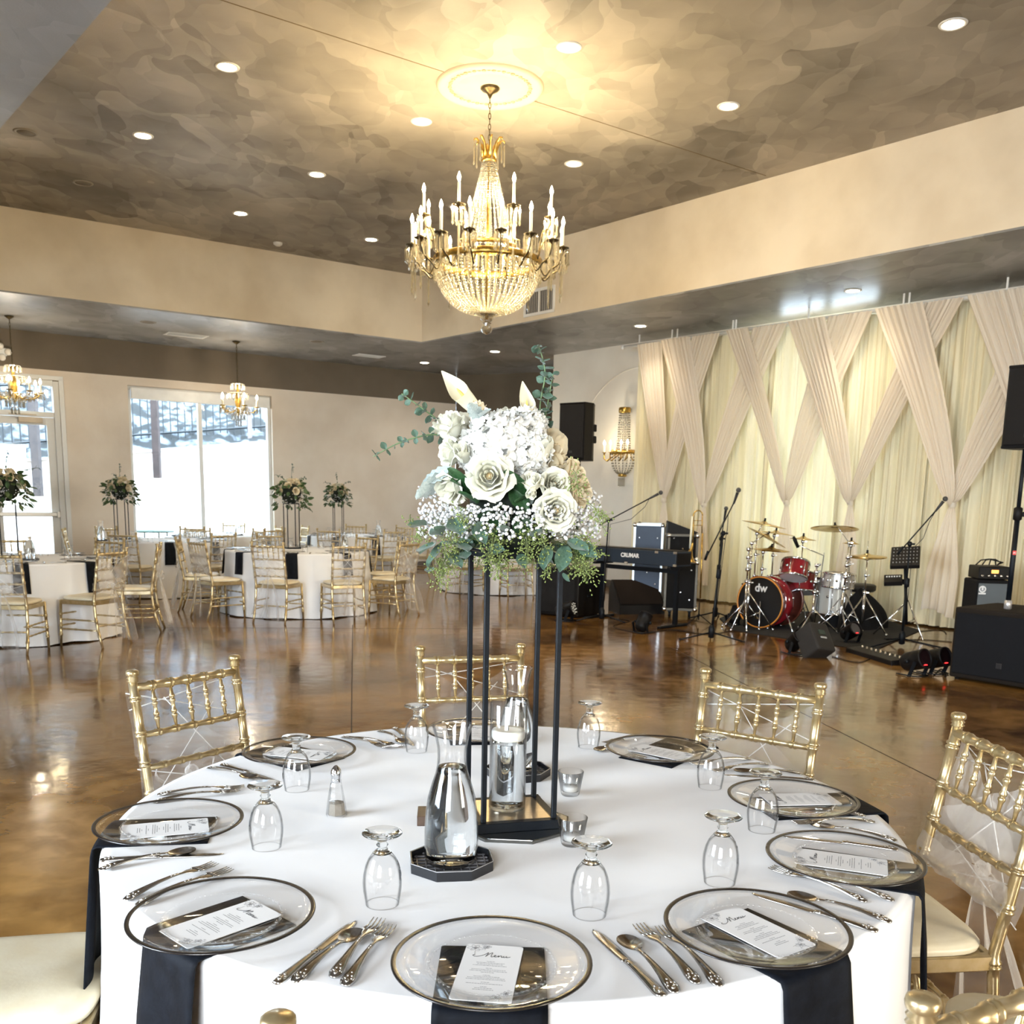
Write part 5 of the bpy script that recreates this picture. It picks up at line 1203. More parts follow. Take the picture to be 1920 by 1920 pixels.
for (a, b, n, s_) in (((855, 985), (835, 1040), 130, .011), ((840, 1035), (825, 1092), 170, .011), ((930, 985), (918, 1050), 190, .013), ((945, 1000), (935, 1060), 120, .012), ((985, 985), (990, 1055), 170, .012), ((1000, 990), (1025, 1030), 110, .011), ((1070, 1040), (1105, 1078), 200, .013),
    ((1085, 1000), (1122, 1040), 90, .011), ((860, 960), (872, 985), 60, .009), ((800, 1000), (780, 1010), 50, .008), ((1020, 1035), (1028, 1080), 60, .007), ((1100, 940), (1130, 985), 60, .010), ((1075, 880), (1085, 920), 60, .009), ((930, 1050), (940, 1080), 60, .010), ((770, 965), (768, 985), 14, .005), ((1120, 960), (1140, 975), 25, .006)):
    seeds(FP(*a, -0.12), FP(*b, -0.15), n, s_)
for k in range(14):
    a = R(10+160*k/13); p0 = Vector((0.11*math.cos(a), 0.10*math.sin(a), 0.02)); seeds(p0, p0+Vector((0.05*math.cos(a), 0.05*math.sin(a), -0.06)), 60, .011)
tag(mb.build('seeded_eucalyptus', seed_m, BQ), kind='stuff'); tag(st.build('seed_stems', P('brown_green_stem', (0.12, 0.15, 0.05), 0.6), BQ), kind='stuff')

# a lighter bouquet of the same flowers for the tables across the room
FB = [None]
def far_bouquet_master():
    root = empty('bouquet', (0, 0, 0)); rnd = random.Random(9)
    for k in range(13):
        a = 2*PI*k/13+rnd.uniform(-.2, .2); el = (0.05, 0.55, 1.1)[k % 3]; d = Vector((math.cos(a)*math.cos(el), math.sin(a)*math.cos(el), math.sin(el)))
        o = place('rose', ROSE[(rnd.choice(('open', 'half')), rnd.choice('wcc'))], root); o.matrix_local = aim(Vector((0, 0, 0.14))+d*0.12, d) @ Matrix.Scale(0.039, 4)
    lf = MB()
    base = L_OVAL
    vs = [v.co.copy() for v in base.vertices]; fs = [tuple(p.vertices) for p in base.polygons][:60]
    for k in range(120):
        a = rnd.uniform(0, 6.28); z = rnd.uniform(-0.02, 0.24); rr = (0.12+0.05*rnd.random())*(1 if z < .13 else math.sqrt(max(.05, 1-((z-.13)/.13)**2))); c = Vector((rr*math.cos(a), rr*math.sin(a), z)); d = Vector((math.cos(a), math.sin(a), rnd.uniform(-1.3, 0.5)))
        Q = Matrix.Translation(c) @ d.to_track_quat('Y', 'Z').to_matrix().to_4x4() @ Matrix.Rotation(rnd.uniform(-1, 1), 4, 'Y') @ Matrix.Scale(rnd.uniform(.045, .07), 4)
        lf.add([Q @ v for v in vs[:77]], fs, True)
    tag(lf.build('leaves', P('far_leaf_green', (0.03, 0.07, 0.02), 0.5, col2=(0.07, 0.12, 0.04), scale=20), root), kind='stuff')
    b = MB()
    for k in range(260):
        a = rnd.uniform(0, 6.28); rr = rnd.uniform(0.13, 0.185); b.sphere((rr*math.cos(a), rr*math.sin(a), rnd.uniform(-.01, .12)), rnd.uniform(.003, .005), 4, 3)
    tag(b.build('babys_breath', breath_m, root), kind='stuff')
    for (dx, dz, q) in ((-0.20, 0.12, 1), (0.22, 0.10, -1), (0.03, 0.25, 0)):
        s = MB(); p1 = Vector((dx*0.6, 0, 0.2+dz*0.6)); p2 = Vector((dx*1.1, 0, 0.2+dz*0.8)); s.tube([(0, 0, 0.15), p1, p2], 0.002, 4)
        for k in range(14):
            t = 0.3+0.7*k/13; c = p1.lerp(p2, (t-.5)*2) if t > .5 else Vector((0, 0, 0.15)).lerp(p1, t*2)
            d = Vector((rnd.gauss(0, 1), rnd.gauss(0, 1), rnd.gauss(0, 1))); Q = Matrix.Translation(c) @ d.to_track_quat('Y', 'Z').to_matrix().to_4x4() @ Matrix.Scale(.024, 4); s.add([Q @ v for v in vs[:77]], fs, True)
        s.build('eucalyptus_sprig', leaf_euc, root)
    c = MB(); c.sphere((0, 0, 0.12), 0.10, 12, 8); c.build('foam_core', P('foam_green', (0.008, 0.014, 0.008), 0.9), root)
    return root
# ================= TABLES ACROSS THE ROOM =================
FBM = far_bouquet_master(); fb_used = [False]
low_card_used = []
def add_stand(sp, stand_rot, desc, seed):
    copy_tree(STAND, 'black four-rod flower stand on the '+desc, None, (sp[0], sp[1], TT+0.001), stand_rot)
    lab = 'white and green bouquet on the stand of the '+desc; loc = (sp[0], sp[1], TT+0.565-0.02)
    if not fb_used[0]: fb_used[0] = True; FBM.location = loc; FBM.rotation_euler = (0, 0, stand_rot); FBM.scale = (1.28,)*3; tag(FBM, lab, 'bouquet', 'far bouquets')
    else: o = copy_tree(FBM, lab, 'far bouquets', loc, stand_rot+seed)
SECT = ('at the near side', 'at the near right', 'at the right', 'at the far right', 'at the far side', 'at the far left', 'at the left', 'at the near left')
SECT6 = ('at the near side', 'at the near right', 'at the far right', 'at the far side', 'at the far left', 'at the near left')
def far_table(key, c, Rt, desc, seed, naps, chairs, stand_pos=None, stand_rot=0.0, nset=8, a0=0.0, carafe_at=None):
    cx, cy = c
    tblcloth(cx, cy, Rt, 'white cloth draped to the floor over the '+desc, 'white round tablecloths', seed, n=140, folds=11, amp=0.05, flare=0.07)
    table_under(cx, cy, Rt, 'round banquet table under white cloth, the '+desc, 'round banquet tables')
    sp = stand_pos or (cx, cy)
    if stand_pos != 'none': add_stand(sp, stand_rot, desc, seed)
    view = math.atan2(-cy, -cx)
    for k in range(nset):
        a = R(a0)+2*PI*k/nset; r_ = Rt-0.16; x, y = cx+r_*math.cos(a), cy+r_*math.sin(a)
        q = (a-view) % (2*PI); sec = SECT[int((q+PI/8)//(PI/4)) % 8] if nset == 8 else SECT6[int((q+PI/6)//(PI/3)) % 6]
        charger(x, y, TT+0.005, 'glass charger plate '+sec+' of the '+desc, 'charger plates on the '+desc, low=True)
        menu_card(x, y, TT+0.012, a-PI/2+0.3*math.sin(k*3+seed), 'white menu card '+sec+' of the '+desc, low=True, group='menu cards on the '+desc)
        o = place('goblet', GOBL, None, (cx+(r_-0.2)*math.cos(a+0.25), cy+(r_-0.2)*math.sin(a+0.25), TT)); place('stem', GOBLS, o); tag(o, 'upturned goblet '+sec+' of the '+desc, 'goblet', 'goblets on the '+desc)
        napkin(cx, cy, Rt, a, Rt-0.24, 0.27+0.02*math.sin(k*2.3+seed), 0.135, 'hanging black napkin '+sec+' of the '+desc, 'black napkins on the '+desc, seed=seed*10+k)
        for me, off, nm in ((KNIFE, -0.19, 'knife'), (FORK, 0.18, 'fork')):
            rz = a+PI; o = place(nm, me, None, (cx+(r_+0.1)*math.cos(a+off/r_*1.0), cy+(r_+0.1)*math.sin(a+off/r_), TT-0.002), (0, 0, rz)); tag(o, 'steel '+nm+' '+sec+' of the '+desc, nm, 'cutlery on the '+desc)
    ca = carafe_at or (cx+0.25, cy-0.1)
    o = bpy.data.objects.new('carafe', CARF.data); COL.objects.link(o); o.location = (ca[0], ca[1], TT+0.0105); tag(o, 'water carafe on the '+desc, 'carafe', None)
    for ch in [x for x in bpy.data.objects if x.parent == CARF]: q = ch.copy(); COL.objects.link(q); q.parent = o
    trivet(ca[0], ca[1], 0.3, 'black octagonal trivet under the carafe of the '+desc)
    for (pos, face, lab) in chairs: chair(pos, face, lab, 'gold chairs around the '+desc)
CARF = next(o for o in bpy.data.objects if o.name.startswith('carafe') and o.type == 'MESH')
def ring(c, a, r_=1.12):
    p = (c[0]+r_*math.cos(R(a)), c[1]+r_*math.sin(R(a))); return p, (c[0]-p[0], c[1]-p[1])
A = (-4.95, 9.62); B = (-2.72, 12.12); C2 = (-5.0, 14.0); D = (-2.75, 16.9); E_ = (-0.25, 15.4); G_ = (-7.6, 15.0); H_ = (-4.85, 16.2)
dA = 'round table under the chandelier with the yellow bouquet, by the glass door'
dB = 'middle round table whose stand shows four separate rods'
dC = 'round table before the left edge of the large window'
dD = 'far round table before the plain beige wall'
dE = 'round table seen between the rods of the front stand'
dG = 'farthest round table beside the glass door'
dH = 'farthest round table in front of the large window'
far_table('A', A, 0.86, 'table by the glass door', 31, None, [
    ((-4.50, 8.60), (-0.1, 1), 'gold chair with back turned at the near side of the table at the glass door'),
    ((-4.01, 9.10), (-0.95, 0.32), 'gold chair at the glass door table with its ivory seat in full view'),
    ((-3.98, 10.05), (-0.95, -0.25), 'gold chair seen edge-on with a trailing sash, between the two nearest far tables'),
    (*ring(A, 75), 'gold chair facing the room behind the carafe of the table at the glass door'),
    (*ring(A, 120), 'gold chair behind the stand of the table at the glass door')], stand_pos=(-5.10, 9.75), stand_rot=0.5, a0=-62, carafe_at=(-4.75, 9.45))
far_table('B', B, 0.88, 'middle four-rod table', 32, None, [
    ((-2.70, 11.02), (0.20, 0.98), 'gold chair with back turned, near side of the middle table, nearer the large window'),
    ((-1.99, 11.17), (-0.45, 0.87), 'gold chair with back turned, near side of the middle table, nearer the band'),
    ((-1.50, 11.85), (-0.85, 0.5), 'gold chair at the right side of the middle table with sash slanting down'),
    ((-3.46, 11.26), (0.68, 0.73), 'gold chair with a bow, left of the middle table, ivory seat in view'),
    ((-3.85, 11.85), (1, 0.2), 'gold chair seen from its side with a white bow, left of the middle table'),
    (*ring(B, 60), 'gold chair behind the carafe at the far side of the middle table'),
    (*ring(B, 118), 'gold chair behind the goblets at the far left of the middle table'),
    (*ring(B, 25), 'gold chair at the far right of the middle table')], stand_pos=(-2.86, 12.42), stand_rot=0.55, a0=-82, carafe_at=(-2.15, 12.2))
far_table('C', C2, 0.86, 'table before the large window', 33, None, [
    (*ring(C2, -95), 'gold chair with back turned at the near side of the table before the large window'),
    (*ring(C2, 95), 'gold chair at the far side of the table before the large window'), (*ring(C2, 40), 'gold chair right of the green-lit table before the large window'),
    (*ring(C2, 150), 'gold chair at the far left of the table before the large window'), (*ring(C2, -40), 'gold chair turned sideways right of the table before the large window'), (*ring(C2, 200), 'gold chair at the left side of the table before the large window')],
    stand_pos=(-5.66, 13.95), stand_rot=0.1, a0=-70, carafe_at=(-5.75, 13.45))
far_table('D', D, 0.86, 'far table by the beige wall', 34, None, [
    (*ring(D, -100), 'gold chair with back turned, near side of the far table by the beige wall'), (*ring(D, -55), 'gold chair at the near right of the far table by the beige wall'),
    (*ring(D, -10), 'gold chair at the right side of the far table by the beige wall'), (*ring(D, 100), 'gold chair beyond the beige wall table, behind its stand'), (*ring(D, 60), 'gold chair beyond the beige wall table, right of its stand'), (*ring(D, -150), 'gold chair at the left side of the far table by the beige wall')],
    stand_pos=(-3.02, 16.6), stand_rot=0.0, a0=-60, carafe_at=(-2.35, 16.7))
far_table('E', E_, 0.86, 'table seen between the rods', 35, None, [
    (*ring(E_, -115), 'gold chair left of centre at the table seen between the front stand rods'), (*ring(E_, -75), 'gold chair with back turned at the table seen between the front stand rods'),
    (*ring(E_, -35), 'gold chair right of centre at the table seen between the front stand rods'), (*ring(E_, 60), 'gold chair at the far side of the table seen between the front stand rods'), (*ring(E_, 5), 'gold chair behind the lower edge of the bouquet, right side of its table')], stand_pos=(-0.2, 15.6), a0=-90)
far_table('H', H_, 0.86, 'farthest window table', 36, None, [
    (*ring(H_, -90), 'gold chair at the near side of the farthest table before the large window'), (*ring(H_, -40), 'gold chair at the near right of the farthest table before the large window'), (*ring(H_, 30), 'gold chair at the right of the farthest table before the large window'), (*ring(H_, 100), 'gold chair beyond the farthest table before the large window')], stand_pos='none', a0=-80, nset=6)
# the edge of another table's chair at the right border of the picture
p = Z(1955, 1400, 0.6); chair((p.x+0.26, p.y+0.05), (0.5, 1), 'chair at the right border of the picture, only its grey organza sash in view', 'gold chairs at the right border')
# patio chair things outside: laptop-like sign and dark bench
# ================= DRAPES =================
CP = 11.30
drape_back = sheer('ivory_drape', (0.87, 0.79, 0.56), 1.0, 0.10)
drape_sheer = sheer('blush_sheer_drape', (0.93, 0.84, 0.71), 0.95, 0.26, edge=0.05)
FR1 = Matrix(((D1.x, N1.x, 0, N1.x*CP), (D1.y, N1.y, 0, N1.y*CP), (0, 0, 1, 0), (0, 0, 0, 1)))
S1 = 10.54
# pipe and hangers
mb = MB(); mb.tube([(2.0, -0.02, 3.80), (10.82, -0.02, 3.80)], 0.022, 10); mb.sphere((10.84, -0.02, 3.80), 0.035, 10, 7)
root = mb.build('curtain_pipe', M['white']); root.matrix_world = FR1; tag(root, 'long white pipe carrying the drapes under the low ceiling', 'curtain rod')
hk = MB(); hk.box((0, 0, 0), (0.02, 0.012, 0.17)); me = hk.mesh('hanger'); me.materials.append(M['white'])
for s in (10.5, 9.85, 9.75, 8.75, 8.7, 7.55, 6.25, 6.18, 5.05, 3.9): place('hanger', me, root, (s, -0.02, 3.875))
# backing panels
random.seed(12)
edges = [S1, 9.35, 8.15, 7.0, 5.9, 4.8, 3.7]
bl = ['ivory backing drape at the left end of the draped wall, beside the crystal sconce', 'ivory backing drape behind the keyboard and road cases', 'ivory backing drape behind the left cymbals', 'ivory backing drape behind the drum kit, daylight glowing through it',
      'ivory backing drape behind the music stand', 'ivory backing drape behind the bass amplifier at the right']
for i in range(6):
    s0, s1 = edges[i+1], edges[i]; ph = [random.uniform(0, 6.3) for _ in range(4)]
    def fn(u, v, s0=s0, s1=s1, ph=ph):
        s = lerp(s0-0.05, s1+0.05, u); k = s*2*PI
        y = 0.030*math.sin(k*5.3+ph[0]+1.2*math.sin(k*0.7))+0.022*math.sin(k*9.1+ph[1]+0.4*v)+0.012*math.sin(k*17+ph[2])+0.02*math.sin(k*1.1+ph[3]+v)
        return (s+0.010*math.sin(k*5.3+v*2), 0.12+y*(0.55+0.45*v), 3.79-v*3.765)
    mb = MB(); mb.grid(fn, 230, 14); o = mb.build('drape', drape_back); o.matrix_world = FR1; tag(o, bl[i], 'drape', 'ivory backing drapes')
KN = [(9.80, 1.47), (9.03, 1.41), (7.64, 1.47), (6.70, 1.48), (5.39, 1.48), (4.30, 1.48)]
# (top s left, top s right, knot index, depth order)
SW = [((10.54, 10.03), 0, 0.02, 'leftmost blush swag hanging almost straight beside the sconce'), ((9.98, 9.45), 1, -0.05, 'blush swag second from the left, running down to the right'),
      ((9.42, 8.93), 0, 0.0, 'blush swag third from the left, running down to the left'), ((8.80, 8.42), 2, -0.06, 'narrow blush swag falling right onto the knot above the left cymbals'),
      ((8.38, 7.85), 1, 0.0, 'blush swag running down left behind the boom microphones'), ((7.78, 7.25), 3, -0.06, 'wide blush swag falling right to the knot above the drum kit'),
      ((7.25, 6.62), 2, 0.0, 'wide blush swag falling left, under the lit downlight'), ((6.56, 5.95), 4, -0.06, 'heavy blush swag falling right to the knot by the loudspeaker'),
      ((5.98, 5.50), 3, 0.0, 'blush swag falling left from behind the heavy one'), ((5.45, 4.70), 5, -0.05, 'blush swag at the top right, running behind the loudspeaker'),
      ((4.72, 4.1), 4, 0.0, 'blush swag coming down left from behind the loudspeaker')]
for i, ((sa, sb), k, off, lab) in enumerate(SW):
    ks, kz = KN[k]; ph = random.uniform(0, 6)
    def fn(u, v, sa=sa, sb=sb, ks=ks, kz=kz, off=off, ph=ph):
        top = lerp(sa, sb, u); e = v; 
        mid = (sa+sb)/2; dirn = 1 if ks < mid else -1
        w_ = (1-v)**0.50*0.95+0.05; cen = lerp(mid, ks, v**1.05)
        s = cen+(top-mid)*w_
        if abs(ks-mid) > 0.6: s += 0.10*math.sin(PI*v)*dirn*-0.6
        amp = 0.022*(1-0.65*v); y = off-0.06-0.03*v+amp*math.sin(u*2*PI*8.5+ph)+0.5*amp*math.sin(u*2*PI*15+1+ph)-0.02*math.cos(PI*(u-.5))
        return (s, y, lerp(3.80, kz, v)+0.0*u)
    mb = MB(); mb.grid(fn, 110, 36); o = mb.build('swag', drape_sheer); o.matrix_world = FR1; tag(o, lab, 'swag', 'blush sheer swags')
tl = ['tail of blush fabric below the leftmost knot, behind the keyboard case', 'tail of blush fabric falling behind the trombone', 'tail of blush fabric behind the left cymbals', 'tail of blush fabric behind the raised crash cymbal',
      'full blush tail hanging to the floor left of the subwoofer', 'blush tail at the far right behind the loudspeaker pole']
for k, (ks, kz) in enumerate(KN):
    big = k in (4,); ph = random.uniform(0, 6)
    def fn(u, v, ks=ks, kz=kz, big=big, ph=ph):
        wd = (0.30 if not big else 0.40)*(0.12+0.88*min(1, v*1.6)**0.8)
        return (ks+(u-0.5)*wd+(0.06 if big else 0.0)*v, -0.09+0.022*math.sin(u*2*PI*4+ph+v)*(0.4+v), lerp(kz, 0.30 if not big else 0.20, v)+0.05*math.sin(u*4+ph)*v)
    mb = MB(); mb.grid(fn, 40, 26); o = mb.build('fabric_tail', drape_sheer); o.matrix_world = FR1; tag(o, tl[k], 'fabric', 'knotted fabric tails')
    t = MB(); t.lathe([(0.034, -0.03), (0.042, -0.015), (0.043, 0.015), (0.036, 0.03)], 14, T(ks, -0.09, kz)); t.build('knot', drape_sheer, o)

# ================= CHANDELIERS =================
def zat(py, y, px=919): return Y(px, py, y).z
chx, chy = CHC.x, CHC.y
def HZ(py): return zat(py, chy)-HU
bead_me = {}
def crystal_drop(mb, p, L_, r_=0.009):
    x, y, z = p
    mb.lathe([(0.0005, 0), (r_*0.45, -0.004), (r_*0.45, -0.010), (0.0008, -0.013), (r_*0.8, -0.02), (r_, -0.03), (r_*0.75, -L_*0.8), (r_*1.1, -L_*0.9), (0.0003, -L_)], 6, T(x, y, z), smooth=False)
BH = [0]
def grand():
    root = empty('crystal_chandelier', (chx, chy, HU), 0, 'large crystal chandelier with candle bulbs hanging from the plaster medallion', 'chandelier')
    can = MB(); can.lathe([(0.0001, -0.004), (0.08, -0.012), (0.085, -0.022), (0.07, -0.036), (0.03, -0.055), (0.016, -0.08), (0.010, -0.095), (0.0001, -0.10)], 28); can.build('canopy', M['bronze'], root)
    zc0, zc1 = -0.09, HZ(278); n = int((zc0-zc1)/0.042); ch = MB()
    for k in range(n+1):
        z = lerp(zc0-0.02, zc1, k/n); lk = []
        for j in range(12):
            a = 2*PI*j/12; lk.append(((0.010*math.cos(a)) if k % 2 else 0, 0 if k % 2 else 0.010*math.cos(a), z+0.027*math.sin(a)))
        ch.tube(lk, 0.0035, 5, closed=True)
    ch.build('chain', M['bronze'], root)
    # crown with plumes
    zt, zb = HZ(272), HZ(302); cr = MB(); cr.lathe([(0.06, zb-0.01), (0.072, zb), (0.058, zb+0.02), (0.052, zb+0.06), (0.062, zb+0.08), (0.05, zb+0.085)], 24)
    cr.lathe([(0.0001, zb+0.06), (0.02, zb+0.07), (0.012, zb+0.12), (0.0001, zb+0.14)], 12)
    cr.build('crown_band', M['brass'], root)
    for k in range(8):
        a = 2*PI*k/8+0.2; pl = MB(); pts = [(0.055, zb+0.03), (0.062, zb+0.09), (0.080, zb+0.14), (0.115, zb+0.175), (0.135, zb+0.17), (0.138, zb+0.155)]
        pl.tube([(r_*math.cos(a), r_*math.sin(a), z) for r_, z in pts], [0.014, 0.015, 0.014, 0.011, 0.008, 0.004], 6); pl.build('plume', M['brass'], root)
        d = MB(); crystal_drop(d, (0.136*math.cos(a), 0.136*math.sin(a), zb+0.155), 0.20, 0.009); d.build('crystal_drop', M['crystal'], root)
    # upper bead strands
    rt, rb_ = 0.055, 0.235; z0, z1 = zb-0.005, HZ(462)
    def strand(ptsf, n, r_):
        s = MB()
        for k in range(n): s.sphere(ptsf(k/(n-1)), r_*(1 if k % 2 else 0.8), 6, 4, (1, 1, 0.9))
        return s.mesh('bead_strand')
    me = strand(lambda t: (lerp(rt, rb_, t**1.1)+0.0, 0, lerp(z0, z1, t)), 36, 0.0112); me.materials.append(M['crystal'])
    for k in range(26): place('bead_strand', me, root, rot=(0, 0, 2*PI*k/26))
    st = MB(); st.tube([(0, 0, z0), (0, 0, HZ(600))], 0.016, 10); st.build('centre_stem', M['brass'], root)
    # ring
    RR = 0.47; zr = HZ(492); rg = MB(); rg.lathe([(RR, zr-0.03), (RR+0.022, zr-0.02), (RR+0.012, zr), (RR+0.022, zr+0.02), (RR, zr+0.03), (RR-0.012, zr), (RR, zr-0.03)], 64); rg.build('gallery_ring', M['brass'], root)
    r2 = MB(); r2.lathe([(rb_, z1-0.02), (rb_+0.02, z1), (rb_, z1+0.02), (rb_-0.01, z1), (rb_, z1-0.02)], 40)
    for k in range(6): a = 2*PI*k/6; r2.tube([(rb_*math.cos(a), rb_*math.sin(a), z1), (RR*math.cos(a), RR*math.sin(a), zr)], 0.009, 6)
    r2.build('inner_ring', M['brass'], root)
    # basket
    zb2 = HZ(588); rb2 = 0.06
    def bask(t):
        a = t*PI/2; return ((RR-rb2)*math.cos(a)**0.9+rb2 if t < 1 else rb2, 0, zr-0.02+(zb2-zr+0.02)*math.sin(a))
    me = strand(bask, 25, 0.0150); me.materials.append(M['crystal'])
    for k in range(46): place('bead_strand', me, root, rot=(0, 0, 2*PI*k/46))
    bt = MB(); bt.lathe([(0.0001, zb2-0.01), (0.065, zb2-0.008), (0.07, zb2), (0.065, zb2+0.008)], 28); bt.build('basket_plate', M['brass'], root)
    fn_ = MB(); zf = HZ(628); h = zb2-zf
    fn_.lathe([(0.055, zb2-0.01), (0.062, zb2-0.05), (0.05, zb2-h*0.33), (0.03, zb2-h*0.40), (0.045, zb2-h*0.46), (0.03, zb2-h*0.52), (0.045, zb2-h*0.62), (0.053, zb2-h*0.75), (0.04, zb2-h*0.90), (0.0001, zb2-h)], 12, smooth=False); fn_.build('crystal_finial', M['crystal'], root)
    # fringe of long drops under the ring
    fd = MB()
    for k in range(48):
        a = 2*PI*k/48; crystal_drop(fd, ((RR+0.01)*math.cos(a), (RR+0.01)*math.sin(a), zr-0.03), 0.15, 0.010)
    tag(fd.build('drop_fringe', M['crystal'], root), kind='stuff')
    # arms
    cand = MB(); cand.lathe([(0.0115, 0.0), (0.0125, 0.005), (0.0125, 0.165), (0.009, 0.170), (0.0001, 0.170)], 12); cme = cand.mesh('candle_sleeve'); cme.materials.append(M['ivory'])
    bl_ = MB(); bl_.lathe([(0.006, 0.168), (0.009, 0.178), (0.0155, 0.198), (0.014, 0.215), (0.007, 0.236), (0.0005, 0.252)], 12); bme = bl_.mesh('candle_bulb'); bme.materials.append(M['bulb'])
    def arm_mesh(r0, z0_, r1, zc, dip):
        m_ = MB(); P_ = [(r0, z0_), (lerp(r0, r1, .25), z0_-dip*0.5), (lerp(r0, r1, .55), zc-dip), (lerp(r0, r1, .85), zc-dip*0.75), (r1, zc-dip*0.25), (r1, zc)]
        out = []
        for i in range(len(P_)-1):
            p0, p1, p2, p3 = P_[max(i-1, 0)], P_[i], P_[i+1], P_[min(i+2, len(P_)-1)]
            for k in range(5):
                t = k/5; out.append(tuple(0.5*(2*p1[j]+(p2[j]-p0[j])*t+(2*p0[j]-5*p1[j]+4*p2[j]-p3[j])*t*t+(3*p1[j]-p0[j]-3*p2[j]+p3[j])*t**3) for j in (0, 1)))
        out.append(P_[-1]); m_.tube([(a, 0, b) for a, b in out], 0.008, 7)
        m_.lathe([(0.008, -0.03), (0.02, -0.012), (0.052, -0.004), (0.060, 0.004), (0.052, 0.006), (0.016, 0.004), (0.018, 0.02), (0.012, 0.024)], 18, T(r1, 0, zc))
        return m_.mesh('arm')
    zl, zu = HZ(482), HZ(447)
    zl = HZ(470); zu = HZ(420)
    am = arm_mesh(RR, zr-0.04, 0.68, zl, 0.17); am.materials.append(M['bronze'])
    au = arm_mesh(RR-0.04, zr+0.02, 0.60, zu, 0.12); au.materials.append(M['bronze'])
    dl = MB()
    for k in range(8):
        a = 2*PI*k/8; crystal_drop(dl, (0.056*math.cos(a), 0.056*math.sin(a), -0.004), 0.15, 0.011)
    crystal_drop(dl, (0, 0, -0.12), 0.30, 0.012); dme = dl.mesh('crystal_drops'); dme.materials.append(M['crystal'])
    for (n, ph, r1, zc, ame) in ((16, 11.25, 0.68, zl, am), (8, 22.5, 0.60, zu, au)):
        for k in range(n):
            a = R(ph)+2*PI*k/n; ar = place('arm', ame, root, rot=(0, 0, a)); 
            place('candle_sleeve', cme, ar, (r1, 0, zc+0.012)); place('candle_bulb', bme, ar, (r1, 0, zc+0.012)); tag(place('crystal_drops', dme, ar, (r1, 0, zc)), kind='stuff')
    return root, zr, zl
GC, zr_, zl_ = grand()
# light of its candle bulbs (gathered in a few lamps among them) and of the basket bulbs, plus one lamp added above them
for k in range(6):
    a = 2*PI*k/6; lamp('candle_light', 'POINT', (chx+0.55*math.cos(a), chy+0.55*math.sin(a), HU+zl_+0.26), 27, (1.0, 0.78, 0.45), 0.03)
lamp('basket_light', 'POINT', (chx, chy, HU+zr_-0.12), 24, (1.0, 0.82, 0.42), 0.05)
lamp('basket_light', 'POINT', (chx, chy, HU+zr_+0.55), 9, (1.0, 0.82, 0.50), 0.03)  # extra lamp inside the bead cone, added to brighten the ceiling

